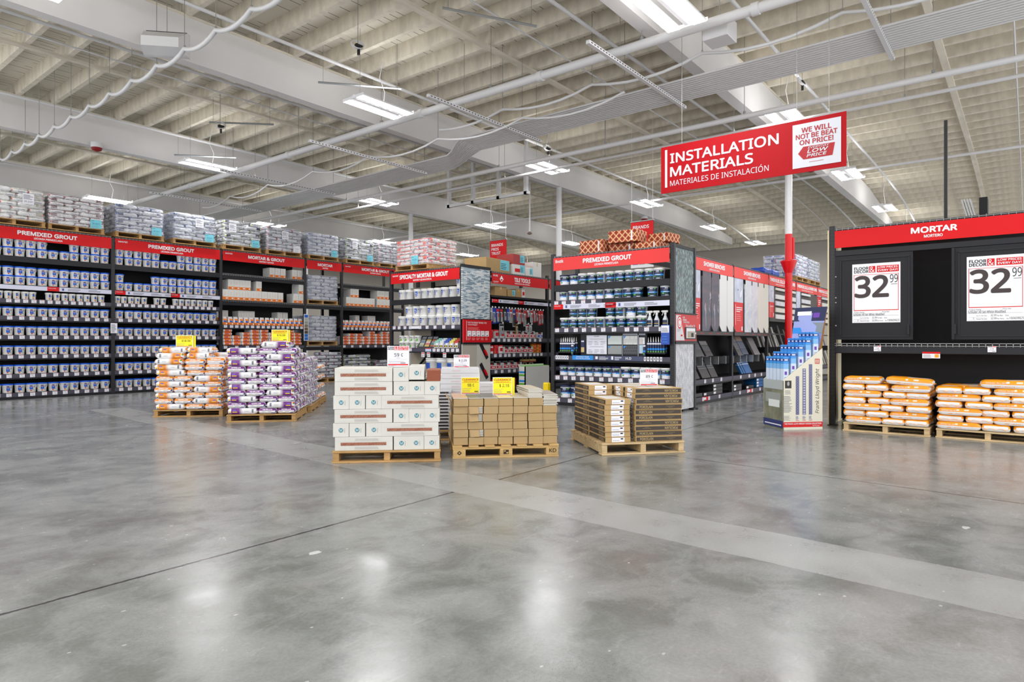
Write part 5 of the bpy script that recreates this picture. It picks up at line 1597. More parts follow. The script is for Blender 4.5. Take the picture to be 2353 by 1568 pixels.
def make_tubec():
    root = empty('caulk_cartridge')
    m = MB(); m.lathe([(.024, 0), (.024, .2), (.02, .205)], LN, 12); m.arc(.0245, .0245, .07, .1, -1.5, 1.5, SKY, 8); m.arc(.0245, .0245, .03, .05, -.6, .6, LG, 5); m.arc(.0245, .0245, .165, .19, -1.5, 1.5, PAPER, 8); m.build('cartridge', root)
    m = MB(); m.lathe([(.009, .2), (.008, .22), (.003, .285), (.0005, .287)], PW, 8); m.build('nozzle', root)
    return root
TUB = Proto(make_tubec)
for nm_, xa in (('left', .155), ('right', 1.98)):
    tr = thing('cartridge_rack', 'low black rack of caulk cartridges at the %s of the sample board' % nm_, 'rack', FB(xa - .04, .03, .95), RZ)
    m = MB(); m.box(0, .37, 0, .3, .0, .045, RACK); m.box(0, .37, 0, .006, 0, .075, RACK); m.build('tray', tr)
    for r in range(2):
        for i in range(7):
            TUB.put(FB(xa + .048 * i, .065 + .09 * r, .995 + .012 * r), RZ + .3, 'navy caulk cartridge, %s from the left, %s row of the %s rack' % (ORD[i], ('front', 'back')[r], nm_), 'caulk cartridges', 'cartridge')
for nm_, x in (('left', .455), ('right', 1.935)):
    TUB.put(FB(x, -.0, .957), RZ, 'single caulk cartridge standing in front of the %s end of the sample board' % nm_, 'caulk cartridges', 'cartridge')
# the black sample display board
db = thing('tile_sample_board', 'black grout sample board between the two cartridge racks', 'sample board', FB(.575, .10, .952), RZ)
m = MB(); m.box(0, 1.36, 0, .04, 0, .40, RACK); m.build('board', db)
m = MB(); m.cbox(.13, .56, -.008, 0, .025, .375, mat('board_sheet', (226, 228, 240), .4), .004); m.text('Bostik', .30, .345, .1, .02, -.0095, LN, .01)
for r in range(2):
    m.rect(.2, .5, .30 - .14 * r, .306 - .14 * r, -.0095, GREYINK)
    for c_ in range(3): m.lines(.17 + .13 * c_, .27 + .13 * c_, .20 - .15 * r, .28 - .15 * r, -.0095, 3, GREYINK, c_ + r, .25)
m.build('instruction_sheet', db)
SLATE = mat('sample_frame_steel', (120, 122, 130), .25, metal=.5)
HEXW = mosaic('sample_white_tile', [(206, 208, 206), (220, 222, 220), (196, 198, 196)], (.03, .06), False); HEXD = mosaic('sample_dark_hex', [(64, 66, 72), (76, 78, 84)], (.045, .06), False); HERG = mosaic('sample_grey_herring', [(150, 156, 156), (176, 182, 180)], (.02, .008), False); GLW = mat('sample_pale_glass', (196, 206, 204), .15)
for x, z, mm in ((.59, .205, GLW), (.59, .03, HERG), (.90, .205, HEXW), (.90, .03, HEXD)):
    m = MB(); m.box(x, x + .28, -.012, 0, z, z + .155, mm); m.poly([(x + .01, -.0135, z + .15), (x + .01, -.0135, z + .1), (x + .06, -.0135, z + .15)], SKY); m.build('tile_sample', db)
m = MB()
m.box(.88, .895, -.02, 0, 0, .4, SLATE); m.box(1.19, 1.21, -.02, 0, .0, .4, SLATE); m.box(.88, 1.34, -.02, 0, .37, .40, SLATE); m.build('steel_trim', db)
m = MB(); m.box(1.215, 1.32, -.012, 0, .21, .33, PAPER); m.lines(1.225, 1.31, .22, .32, -.0125, 4, mat('swatch_tan', (200, 184, 168)), 3, .6); m.box(1.215, 1.32, -.012, 0, .05, .2, mat('leaflet_blue', (190, 214, 230))); m.build('leaflet', db)
m = MB(); m.box(.01, .09, -.012, 0, .05, .29, LN); m.rect(.015, .085, .06, .15, -.0125, mat('leaflet_tan', (206, 178, 120))); m.rect(.02, .08, .25, .275, -.0125, PAPER); m.build('leaflet', db)
lf = thing('leaflet_holder', 'blue leaflet holder clipped on the right post of the endcap', 'leaflet holder', FB(2.36, -.08, 1.16), RZ)
m = MB(); m.box(-.075, .075, 0, .02, 0, .33, mat('leaflet_deep_blue', (26, 70, 170), .35)); m.rect(-.07, .07, .2, .32, -.001, PAPER); m.lines(-.06, .06, .21, .29, -.002, 4, GREYINK, 5); m.lines(-.05, .05, .04, .18, -.001, 3, SKY, 5, .2); m.build('leaflet', lf)
m = MB(); m.box(-.02, .02, .02, .05, .1, .2, RACK); m.build('clip', lf)
# side panel of that endcap
FQ = Frame(SX + .05, 4.70, 0)
pc = thing('endcap_side_panel', 'tall side panel of teal glass mosaic over a red poster beside SHOWER BENCHES', 'display panel', FQ(0, 0, 0), 0)
m = MB(); m.box(.0, .84, -.02, .02, 1.705, 2.81, TEALM); m.build('mosaic_panel', pc)
m = MB(); m.box(-.01, .87, -.03, .05, 2.81, 2.865, RACK); m.box(0, .85, .02, .045, .03, 2.81, RACK); m.box(-.012, 0, -.022, .03, .03, 2.8, mat('board_edge_cream', (226, 214, 176))); m.build('frame', pc)
m = MB(); m.box(0, .88, -.04, -.005, 1.22, 1.68, mat('poster_red', (206, 12, 24), .4)); m.box(-.01, .89, -.05, 0, 1.17, 1.22, RACK); m.box(-.01, .89, -.05, 0, 1.68, 1.705, RACK); ps = m.build('visualizer_poster', pc)
m = MB(); Y = -.042
m.poly([(.01, Y, 1.66), (.01, Y, 1.23), (.36, Y, 1.23), (.20, Y, 1.62), (.2, Y, 1.66)], mat('poster_grey', (214, 214, 220)))
ring = [(.155 + .095 * math.cos(t * PI / 12), Y - .001, 1.54 + .11 * math.sin(t * PI / 12)) for t in range(24)]
m.poly(ring, RED); m.poly([(.155 + .075 * math.cos(t * PI / 12), Y - .002, 1.54 + .088 * math.sin(t * PI / 12)) for t in range(24)], WHITE)
m.poly([(.155 + .06 * math.sin(t * PI / 3), Y - .003, 1.54 + .066 * math.cos(t * PI / 3)) for t in range(6)][::-1], RED); m.poly([(.155 + .045 * math.sin(t * PI / 3), Y - .004, 1.535 + .05 * math.cos(t * PI / 3)) for t in range(6)][::-1], WHITE)
m.text('OUR', .28, 1.61, .09, .03, Y, WHITE, .02); m.text('IMAGES', .28, 1.57, .16, .03, Y, WHITE, .02); m.text('YOUR STYLE.', .30, 1.53, .26, .03, Y, WHITE, .02); m.text('Visualize It!', .40, 1.46, .40, .05, Y, WHITE, .01)
m.lines(.05, .20, 1.38, 1.44, Y - .001, 3, GREYINK, 2, .3); m.rect(.20, .27, 1.30, 1.33, Y - .001, RED)
m.prism([(.37, 1.25), (.85, 1.25), (.85, 1.46), (.37, 1.46)], Y - .006, Y, BLACKM); m.rect(.42, .80, 1.27, 1.445, Y - .007, PAPER); m.rect(.46, .78, 1.28, 1.39, Y - .008, mat('tablet_picture', (176, 168, 158))); m.rect(.62, .72, 1.29, 1.36, Y - .009, INK); m.rect(.48, .58, 1.285, 1.31, Y - .009, mat('tablet_wood', (190, 150, 110))); m.rect(.81, .835, 1.34, 1.37, Y - .007, PAPER)
m.build('poster_print', ps)
m = MB(); m.box(0, .86, -.02, .02, .04, 1.17, HERR); m.build('marble_panel', pc)
m = MB(); m.box(.70, .9, -.06, .03, 0, .03, RACK); m.build('foot', pc)
# patterned boxes on top
def pattern_mat():
    k = NT('diamond_print_card', .6, .3)
    vec, x, y, z = k.coords()
    s = k.math('ADD', x, y)
    a = k.math('ABSOLUTE', k.math('SUBTRACT', k.math('FRACT', k.math('MULTIPLY', k.math('ADD', s, z), 8.3)), .5))
    b = k.math('ABSOLUTE', k.math('SUBTRACT', k.math('FRACT', k.math('MULTIPLY', k.math('SUBTRACT', s, z), 8.3)), .5))
    lineA = k.math('MAXIMUM', k.math('GREATER_THAN', a, .40), k.math('GREATER_THAN', b, .40))
    core = k.math('LESS_THAN', k.math('MAXIMUM', a, b), .22)
    c = k.mix(core, lin((166, 70, 46)), lin((140, 46, 34)))
    k.color(k.mix(lineA, c, lin((226, 184, 136))))
    return k.m
DIA = pattern_mat()
pbx = [(.82, .06, 2.84, .50, .24, 'leftmost lower'), (1.36, .22, 2.84, .5, .145, 'middle lower'), (1.90, .14, 2.84, .46, .12, 'right lower'), (1.46, .08, 2.987, .56, .215, 'large upper'), (2.02, .34, 2.962, .40, .16, 'right upper')]
for i, (x, y, z, w, hb, nm_) in enumerate(pbx):
    root = thing('patterned_box', '%s brown and cream diamond-patterned box atop the PREMIXED GROUT endcap' % nm_, 'box', FB(x, y, z), RZ + (0, .06, -.04, .03, -.1)[i], 'diamond-patterned boxes')
    m = MB(); m.cbox(-w / 2, w / 2, 0, .42, 0, hb, DIA, .006); m.build('box', root)
    m = MB(); m.rect(w * .3, w * .36, hb * .1, hb * .9, -.0015, mat('clear_tape', (226, 226, 226), .15)); m.build('tape', root)
def brand_banner(p, label, rz=RZ):
    b = thing('brands_banner', label, 'banner', p, rz)
    m = MB(); m.box(0, .62, 0, .01, 0, 1.15, WHITE); m.box(0, .62, -.001, .011, .55, 1.15, RED); m.tube([(-.01, .005, 1.16), (.63, .005, 1.16)], .018, STEEL, 8); m.build('cloth', b)
    m = MB()
    for i, t in enumerate(('BRANDS', 'PROS', 'TRUST')): m.text(t, .06, .97 - .12 * i, None, .085, -.004, WHITE, .02)
    for i in range(4):
        for j in range(3): m.rect(.05 + .19 * j, .2 + .19 * j, .08 + .115 * i, .14 + .115 * i, -.004, (LB, LY, RED, GREYINK, INK)[(i * 2 + j * 3) % 5])
    m.build('banner_print', b)
    for x in (.02, .6):
        m = MB(); m.tube([(x, .005, 1.17), (x, .005, 7.0 - p[2])], .006, PIPE, 5); m.build('cord', b)
brand_banner((14.7, 7.86, 3.05), 'red BRANDS banner hanging above the diamond-patterned boxes')
brand_banner((14.7, 12.52, 3.03), 'dark red BRANDS PROS TRUST banner hanging above the TILE TOOLS bay')
# ================================================================ shower bench and threshold run
FR0 = 4.94
DARKG = mat('dark_grey_metal', (58, 54, 56), .5)
MARB = NT('shower_marble', .2, .5)
_v, _x, _y, _z = MARB.coords()
MARB.color(MARB.mix(MARB.ramp(MARB.noise(_v, 3.0, 7, .6, 1.5), .35, .7), lin((196, 200, 214)), lin((226, 226, 230)))); MARB = MARB.m
QUARTZ = mat('shower_quartz', (222, 222, 222), .25); CREAM = mat('shower_cream', (214, 212, 202), .3)
DKST = NT('shower_dark_slab', .2, .5)
_v, _x, _y, _z = DKST.coords()
_r = DKST.math('GREATER_THAN', DKST.noise(DKST.map(_v, (3.5, 3.5, 1.0), (0, 0, 0), (0, .32, 0)), 2.2, 6, .6, 1.0), .62)
_c = DKST.mix(DKST.ramp(DKST.noise(DKST.map(_v, (.5, .5, 3)), 1.5, 3), .35, .65), lin((66, 74, 94)), lin((100, 86, 98)))
DKST.color(DKST.mix(DKST.math('MULTIPLY', _r, .5), _c, lin((190, 192, 204)))); DKST = DKST.m
PHOTO_SH = mat('poster_shower_picture', (192, 198, 216), .4, noise=(5, .2))
def aisle_poster(B, x0, x1, split, lab='poster', pic=PHOTO_SH, z0=1.415, z1=2.57):
    m = MB(); m.box(x0, x1, -.02, -.005, split, z1, pic); m.box(x0, x1, -.02, -.005, z0, split, RED2); m.box(x1, x1 + .02, -.025, 0, z0, z1, RACK); p = B.part(lab, m)
    m = MB(); w = x1 - x0
    m.rect(x0 + .1 * w, x0 + .13 * w, split - .45 * (split - z0) - .2, split - .05, -.022, WHITE)
    m.lines(x0 + .2 * w, x0 + .9 * w, split - .32 * (split - z0), split - .08, -.022, 3, WHITE, 2, .4); m.lines(x0 + .2 * w, x0 + .85 * w, split - .62 * (split - z0), split - .36 * (split - z0), -.022, 4, mat('poster_pink', (236, 150, 150)), 3, .3)
    m.rect(x0 + .8 * w, x0 + .92 * w, z0 + .03, z0 + .12, -.022, WHITE)
    m.rect(x0 + .35 * w, x0 + .45 * w, split + .25, split + .29, -.022, GREYINK); m.poly([(x0 + .6 * w, -.022, split + .1), (x0 + .8 * w, -.022, split + .14), (x0 + .9 * w, -.022, split + .3), (x0 + .65 * w, -.022, split + .22)], mat('poster_bench', (226, 228, 236)))
    m.build('poster_print', p)
def tilt_box(bay_x, x, w, top, base, z0, z1, label, tiltx=.10, cat='boxed sample'):
    """a boxed sample leaning back in the low part of the run"""
    root = thing('boxed_shower_part', label, cat, (bay_x + x, FR0 + .05, z0), 0, 'leaning boxed shower parts')
    h = z1 - z0
    def sl(za, zb, o, mt, m):
        ya, yb = .42 * za, .42 * zb
        xa, xb = -tiltx * za / h, -tiltx * zb / h
        m.add([(xa, ya - o, za), (w + xa, ya - o, za), (w + xb, yb - o, zb), (xb, yb - o, zb), (xa, ya + .05, za), (w + xa, ya + .05, za), (w + xb, yb + .05, zb), (xb, yb + .05, zb)],
              [(0, 1, 2, 3), (5, 4, 7, 6), (0, 3, 7, 4), (1, 5, 6, 2), (3, 2, 6, 7), (0, 4, 5, 1)], mt)
    m = MB(); sl(0, h, 0, base, m); m.build('box', root)
    m = MB(); sl(h * .74, h * .985, .003, top, m)
    for i in range(4): sl(h * (.36 + .08 * i), h * (.38 + .08 * i), .003, GREYINK if base is not SKYB else PAPER, m)
    m.build('print', root)
SKYB = mat('box_ocean_blue', (28, 92, 150), .4); BOXG = mat('box_charcoal', (62, 60, 62), .5); BOXT = mat('box_top_grey', (120, 116, 118), .5)
SG = 'black shelving bays of the shower and threshold run'
X0 = 11.2
S1 = Bay(Frame(X0, FR0, 0), 2.55, 'first black bay headed SHOWER BENCHES, next to the teal mosaic panel', H=2.86, D=.9, posts='R', back=(0, 2.5), group=SG)
S2 = Bay(Frame(13.75, FR0, 0), 2.38, 'second black bay headed SHOWER BENCHES, farther along', H=2.86, D=.9, posts='R', back=(0, 2.5), group=SG)
for S_, w, t0 in ((S1, 2.55, .92), (S2, 2.38, .62)):
    S_.header(2.575, 2.81, 'SHOWER BENCHES', (t0, t0 + 1.12), 'ASIENTOS PARA DUCHAS', (t0 + .28, t0 + .82), None, color=mat('sign_red_soft', (226, 62, 58), .42), ty=.42, th=.38)
    S_.shelf(.48, 'rail'); S_.shelf(.14, 'foot')
    m = MB(); m.box(.04, w - .04, -.03, .3, 1.335, 1.41, DARKG)
    for i in range(4): m.rect(.75 + .42 * i, .93 + .42 * i, 1.36, 1.38, -.031, mat('ledge_red', (150, 40, 44)))
    S_.part('ledge', m)
    m = MB(); m.box(.05, w - .05, .25, .28, .78, .86, RACK)
    for i in range(int(w / .42)): m.box(.2 + .42 * i, .22 + .42 * i, .05, .28, .74, .9, STEEL)
    S_.part('divider_rail', m)
    S_.tags(.48, [.5, 1.05, 1.45, 1.9]); S_.tags(.14, [.45, .95, 1.25, 1.8])
    m = MB(); m.box(.9, 1.2, -.004, -.001, .06, .135, RED); m.rect(.95, 1.1, .075, .12, -.0045, PAPER); S_.part('red_tag', m)
def slab(B, bx, x0, x1, mt, label):
    root = thing('shower_panel_sample', label, 'sample panel', (bx + x0, FR0 - .02, 1.412), 0, 'upright shower panel samples')
    m = MB(); w = x1 - x0; m.cbox(0, w - .012, -.02, .0, 0, 1.155, mt, .003); m.build('slab', root)
    m = MB(); m.box(-.012, .012, -.03, 0, 1.06, 1.155, RACK); m.build('clip', root)
    m = MB(); m.add([(w - .012, -.002, 0), (w - .012, -.07, 0), (w - .012, -.002, .17), (w - .03, -.002, 0), (w - .03, -.07, 0), (w - .03, -.002, .17)], [(0, 1, 2), (5, 4, 3), (0, 3, 4, 1), (1, 4, 5, 2)], DARKG); m.build('bracket', root)
for i, (a, b, mt, d_) in enumerate(((12.02, 12.48, DKST, 'dark veined'), (12.48, 12.91, DKST, 'dark veined'), (12.91, 13.33, QUARTZ, 'plain white'), (13.33, 13.72, QUARTZ, 'plain white'))):
    slab(S1, 0, a, b, mt, '%s upright shower panel, %s from the left, first SHOWER BENCHES bay' % (d_, ORD[i]))
for i, (a, b, mt, d_) in enumerate(((14.41, 14.86, MARB, 'grey marbled'), (14.86, 15.29, MARB, 'grey marbled'), (15.29, 15.71, CREAM, 'cream'), (15.71, 16.08, CREAM, 'cream'))):
    slab(S2, 0, a, b, mt, '%s upright shower panel, %s from the left, second SHOWER BENCHES bay' % (d_, ORD[i]))
aisle_poster(S1, .42, .78, 2.04); aisle_poster(S2, .06, .60, 2.055)
for i, (x, w, tp, bs, a, b) in enumerate(((.55, .38, BOXT, BOXG, .49, 1.0), (1.05, .42, BOXT, BOXG, .49, 1.0), (1.52, .34, mat('box_top_plum', (104, 84, 96)), BOXG, .49, 1.0), (.75, .4, mat('box_emblem_grey', (96, 96, 102)), mat('box_mid_grey', (84, 84, 88)), .92, 1.32), (1.25, .36, BOXT, BOXG, .92, 1.22))):
    tilt_box(X0, x, w, tp, bs, a, b, 'dark grey leaning box, %s of five, first SHOWER BENCHES bay' % ORD[i])
for i, (x, w, tp, bs, a, b) in enumerate(((.72, .1, SKYB, SKYB, .49, 1.02), (.86, .1, SKYB, SKYB, .49, 1.02), (1.0, .42, mat('box_wood_top', (140, 112, 96)), SKYB, .49, 1.05), (.52, .3, BOXT, mat('box_mid_grey', (84, 84, 88)), .9, 1.32), (.80, .38, mat('box_tan_top', (150, 124, 108)), mat('box_navy_grey', (70, 78, 100)), .92, 1.33), (1.6, .4, BOXT, BOXT, .9, 1.3))):
    tilt_box(13.75, x, w, tp, bs, a, b, 'blue or grey leaning box, %s of six, second SHOWER BENCHES bay' % ORD[i])
for bx, xs, nm_ in ((X0, ((.5, 0, BOXG), (1.55, 0, BOXG), (1.55, 1, BOXG), (1.55, 2, BOXG), (1.05, 0, RACK)), 'first'), (13.75, ((.15, 0, BOXG), (.15, 1, BOXG), (.95, 0, RACK), (1.65, 0, SKYB), (1.65, 1, SKYB), (1.65, 2, SKYB)), 'second')):
    for i, (x, l, mt) in enumerate(xs):
        root = thing('flat_box', 'flat boxed part, %s from the left, bottom shelf of the %s SHOWER BENCHES bay' % (ORD[i], nm_), 'box', (bx + x, FR0 + .03, .142 + .07 * l), 0, 'flat boxes on the bottom shelf')
        m = MB(); m.cbox(0, .5, 0, .3, 0, .067, mt, .004); m.build('box', root)
        m = MB(); m.box(.02, .14, -.002, 0, .012, .055, PAPER); m.build('label', root)
T1 = Bay(Frame(16.13, FR0, 0), 2.35, 'first black bay headed THRESHOLDS, behind the red column', H=2.86, D=.9, posts='R', back=(0, 2.5), group=SG)
T2 = Bay(Frame(18.48, FR0, 0), 2.27, 'second black bay headed THRESHOLDS, right of the red column', H=2.86, D=.9, posts='R', back=(0, 2.5), group=SG)
T3 = Bay(Frame(20.75, FR0, 0), 2.4, 'farthest black bay headed THRESHOLDS', H=2.86, D=.9, posts='R', back=(0, 2.5), group=SG)
for k, (T_, w) in enumerate(((T1, 2.35), (T2, 2.27), (T3, 2.4))):
    T_.header(2.575, 2.81, 'THRESHOLDS, SILLS, & SHOWER CURBS', (.10, w - .1), 'UMBRALES, ALFÉIZARES Y BORDES PARA DUCHAS', (.55, w - .55), None, color=mat('sign_red_soft', (226, 62, 58), .42), ty=.38, th=.42)
    m = MB(); m.box(.04, w - .04, -.03, .02, 1.70, 1.79, DARKG); m.box(.5, w - .04, -.01, .01, 1.79, 2.56, mat('board_brown_grey', (76, 68, 66), .6)); T_.part('sample_backing', m)
    aisle_poster(T_, .05, .44, 2.17 if k == 0 else (1.82 if k == 1 else 2.55), z0=1.79)
    for j in range(5):
        z = 2.45 - .165 * j
        x1 = (w - .08) if (k == 0 or j > 2) else 1.42
        root = thing('threshold_sample', 'pale stone threshold sample, %s row down, %s THRESHOLDS bay' % (ORD[j], ORD[k]), 'sample', (T_.fr(.52, -.012, z)[0], FR0 - .012, z), 0, 'threshold samples')
        m = MB(); m.cbox(0, x1 - .52, -.03, 0, -.02 if j else .03, .09, (CREAM, QUARTZ, MARB)[(j + k) % 3], .003); m.build('slab', root)
        m = MB(); m.box(.1, x1 - .62, -.034, -.03, -.035 if j else .01, -.02 if j else .03, RACK); m.build('ledge', root)
    T_.shelf(.48, 'rail'); T_.shelf(.14, 'foot')
    m = MB(); m.box(.05, w - .05, .3, .33, .95, 1.05, RACK); m.box(.05, w - .05, .1, .12, 1.38, 1.41, RACK)
    for i in range(14): m.box(.1 + .15 * i, .115 + .15 * i, .0, .3, .93, 1.07, RACK)
    T_.part('divider_rail', m)
    for i in range(8):
        root = thing('stone_threshold', 'long stone threshold leaning in the rack, %s from the left, %s THRESHOLDS bay' % (ORD[i], ORD[k]), 'threshold', (T_.fr(.22 + .26 * i, .06, .49)[0], FR0 + .06, .49), 0, 'stone thresholds leaning in the rack')
        m = MB(); h = (1.05, 1.1, .95, 1.15)[i % 4]
        m.add([(0, 0, 0), (.11, 0, 0), (.11 - .12, .3, h), (-.12, .3, h), (0, .025, 0), (.11, .025, 0), (.11 - .12, .325, h), (-.12, .325, h)], [(0, 1, 2, 3), (5, 4, 7, 6), (0, 3, 7, 4), (1, 5, 6, 2), (3, 2, 6, 7), (0, 4, 5, 1)], (mat('sill_grey', (150, 148, 144), .4), mat('sill_dark', (104, 100, 98), .4), mat('sill_pale', (186, 184, 178), .4))[(i + k) % 3]); m.build('slab', root)
FU = Frame(16.13, FR0, 0)
pallet(FU, 2.55, .0, 2.865, 1.2, .9, 'wooden pallet on top of the THRESHOLDS bays, left of two')
wrapped_load(FU, 2.56, .01, 2.99, 1.16, .9, 6, .10, 'blue', 'wrapped load of white and blue bags atop the THRESHOLDS bays, left of two')
pallet(FU, 3.9, .0, 2.865, 1.2, .9, 'wooden pallet on top of the THRESHOLDS bays, right of two')
wrapped_load(FU, 3.91, .01, 2.99, 1.16, .9, 6, .098, 'silver', 'wrapped load of silver bags atop the THRESHOLDS bays, right of two')
for i, x in enumerate((.1, .75)):
    o = put_bag(FU, [bag_mesh('blue_bag', mat('blue_film', (34, 72, 170), .3), 77)], (x, x + .6, .1, .5, 'x', 0, ''), 2.86, .17, .0, None, 'blue_bag')
    tag(o, 'blue plastic bag lying on top of the THRESHOLDS bay, %s' % ('left', 'right')[i], 'bag', 'blue bags on the shelving')

# ================================================================ MORTAR endcap on the right
FMR = Frame(SX, 2.23, RZ)
BM = Bay(FMR, 2.62, 'black endcap bay headed MORTAR with two price-sign doors', H=2.88, D=.95, back=(.05, 2.75), group=EG)
BM.header(2.555, 2.80, 'MORTAR', (.98, 1.50), 'MORTERO', (1.13, 1.34), None, ty=.44, th=.34, sy=.18)
BM.shelf(1.19, 'wire', -.01)
m = MB(); m.box(-.055, -.04, -.02, .9, .0, 2.82, mat('board_edge_cream', (226, 214, 176))); BM.part('side_panel', m)
m = MB(); m.cbox(.04, 2.58, -.03, .03, 2.43, 2.515, RACK, .008); BM.part('top_rail', m)
INK32 = mat('marker_brown_black', (62, 50, 52), .6)
def big_sign(door, x0, x1, z0, z1, y):
    w, h = x1 - x0, z1 - z0
    m = MB(); m.box(x0, x1, y - .004, y, z0, z1, WHITE); sh = m.build('price_sheet', door)
    m = MB(); Y = y - .0055; X = lambda f: x0 + f * w; Z = lambda f: z0 + f * h
    m.text('FLOOR', X(.04), Z(.90), .31 * w, .05 * h, Y, INK, .03); m.text('DECOR', X(.04), Z(.845), .31 * w, .05 * h, Y, INK, .03)
    m.rect(X(.36), X(.49), Z(.845), Z(.955), Y, RED); m.text('&', X(.375), Z(.85), .10 * w, .095 * h, Y - .001, WHITE)
    m.rect(X(.52), X(.97), Z(.845), Z(.955), Y, RED); m.text('LOW PRICES', X(.545), Z(.91), .4 * w, .034 * h, Y - .001, WHITE, .02); m.text('EVERY DAY!', X(.545), Z(.86), .4 * w, .034 * h, Y - .001, WHITE, .02)
    for a, b, c, d in ((.035, .045, .21, .82), (.955, .965, .21, .82), (.035, .965, .81, .816), (.035, .965, .205, .217)): m.rect(X(a), X(b), Z(c), Z(d), Y, RED)
    m.text('32', X(.05), Z(.42), .72 * w, .38 * h, Y - .001, INK32, .024)
    m.text('99', X(.79), Z(.665), .16 * w, .135 * h, Y - .0015, INK)
    m.rect(X(.81), X(.94), Z(.635), Z(.641), Y - .001, INK)
    m.text('Product Name:', X(.04), Z(.165), .22 * w, .022 * h, Y, INK); m.text('Price Per:', X(.63), Z(.17), .15 * w, .022 * h, Y, INK)
    m.text('Schluter All Set White Modified', X(.02), Z(.122), .66 * w, .042 * h, Y - .001, INK, 0, .15)
    m.rect(X(.03), X(.97), Z(.118), Z(.121), Y, GREYINK)
    m.text('Sq. Ft. Per Box', X(.17), Z(.07), .19 * w, .02 * h, Y, INK); m.text('32.99', X(.42), Z(.07), .1 * w, .03 * h, Y, INK, 0, .2); m.text('Per Box', X(.53), Z(.07), .1 * w, .02 * h, Y, INK); m.text('Size', X(.67), Z(.07), .06 * w, .02 * h, Y, INK)
    m.text('1', X(.11), Z(.022), None, .032 * h, Y, INK); m.text('Pieces Per Box', X(.17), Z(.022), .19 * w, .02 * h, Y, INK); m.text('32.99', X(.42), Z(.022), .1 * w, .03 * h, Y, INK, 0, .2); m.text('Per Piece', X(.53), Z(.022), .12 * w, .02 * h, Y, INK); m.text('Sku', X(.69), Z(.022), .04 * w, .02 * h, Y, INK); m.text('100609825', X(.74), Z(.02), .24 * w, .036 * h, Y, INK, 0, .15)
    m.rect(X(.03), X(.36), Z(.058), Z(.06), Y, GREYINK); m.rect(X(.03), X(.16), Z(.012), Z(.014), Y, GREYINK)
    m.build('sign_print', sh)
DOORB = mat('black_door_panel', (25, 26, 30), .5, spec=.3)
for x0, x1, sx, hx, nm_ in ((.045, 1.005, .27, .955, 0), (1.44, 2.50, 1.60, 1.475, 1)):
    m = MB(); y = -.03
    m.box(x0, x1, y, y + .03, 1.24, 2.43, DOORB)
    for a, b, c, d in ((x0 + .07, x0 + .085, 1.29, 2.37), (x1 - .05, x1 - .035, 1.29, 2.37), (x0 + .07, x1 - .035, 1.28, 1.295), (x0 + .07, x1 - .035, 2.365, 2.385)): m.box(a, b, y - .012, y, c, d, RACK)
    d = m.build('sliding_door', BM.root, (0, 0, 0))
    m = MB(); m.box(hx - .012, hx + .012, y - .035, y, 1.31, 1.44, RACK); m.build('handle', d)
    big_sign(d, sx, sx + .59, 1.475, 2.30, y - .003)
m = MB(); m.box(1.44, 1.47, -.06, 0, 1.24, 2.43, RACK); BM.part('door_stile', m)
for i, z in enumerate((2.14, 1.84, 1.77, 1.44)):
    m = MB(); m.lathe([(.012, 0), (.008, .008), (.0001, .01)], STEEL, 8); m.T = None
    o = m.build('bolt', BM.root, (.055, -.03, z)); o.rotation_euler = (PI / 2, 0, 0)
BM.tags(1.16, [.58, 1.86], -.016)
m = MB(); m.box(1.11, 1.31, -.01, -.006, .99, 1.075, PAPER); m.rect(1.11, 1.31, 1.055, 1.075, -.011, RED); m.lines(1.12, 1.23, 1.0, 1.045, -.011, 4, GREYINK, 3, .4); m.rect(1.25, 1.295, 1.0, 1.045, -.011, mat('tag_amber', (230, 160, 30))); BM.part('hanging_tag', m)
sp_ = thing('black_pole', 'thin black pole rising behind the MORTAR header', 'pole', FMR(1.33, .5, 2.84), RZ); m = MB(); m.box(-.02, .02, -.02, .02, 0, 1.42, BLACKM); m.build('pole', sp_)
rp = thing('spare_shelf_parts', 'bundle of spare wire and black shelf parts standing behind the MORTAR header', 'shelf parts', FMR(1.58, .35, 2.84), RZ)
for i in range(4):
    m = MB(); m.add([(.03 * i, 0, 0), (.03 * i + .02, 0, 0), (.03 * i - .05, 0, .28), (.03 * i - .07, 0, .28), (.03 * i, .3, 0), (.03 * i + .02, .3, 0), (.03 * i - .05, .3, .28), (.03 * i - .07, .3, .28)], [(0, 1, 2, 3), (5, 4, 7, 6), (0, 3, 7, 4), (1, 5, 6, 2), (3, 2, 6, 7)], WIRE); m.build('wire_shelf', rp)
m = MB(); m.box(.13, .22, 0, .3, 0, .28, RACKD); m.build('bracket_stack', rp)
FG1 = Frame(9.74, 1.985, RZ); FG2 = Frame(9.78, .925, RZ)
pallet(FG1, 0, 0, 0, 1.0, .95, 'pale wooden pallet under the MORTAR doors, left of two', WOODP, .115)
pallet(FG2, 0, 0, 0, 1.06, .95, 'pale wooden pallet under the MORTAR doors, right of two', WOODP, .115)
def bandset(j, q): return BG_SC if q[6] == 'front, lengthwise' else BG_SR
_slots = slots
def slots(kind, W, D):
    s = _slots(kind, W, D)
    return [q[:5] + (0,) + q[6:] for q in s] if NOFLIP[0] else s
NOFLIP = [True]
for fr, nl, nm_, W in ((FG1, 6, 'left', 1.0), (FG2, 6, 'right', 1.05)):
    pile(fr, .0, .0, .115, W, .92, nl, .088, bandset, 'orange and white bag on the %s MORTAR pallet' % nm_, 'orange-banded mortar bags', jit=.014, skip=lambda j, q: q[6] == 'side, rear')
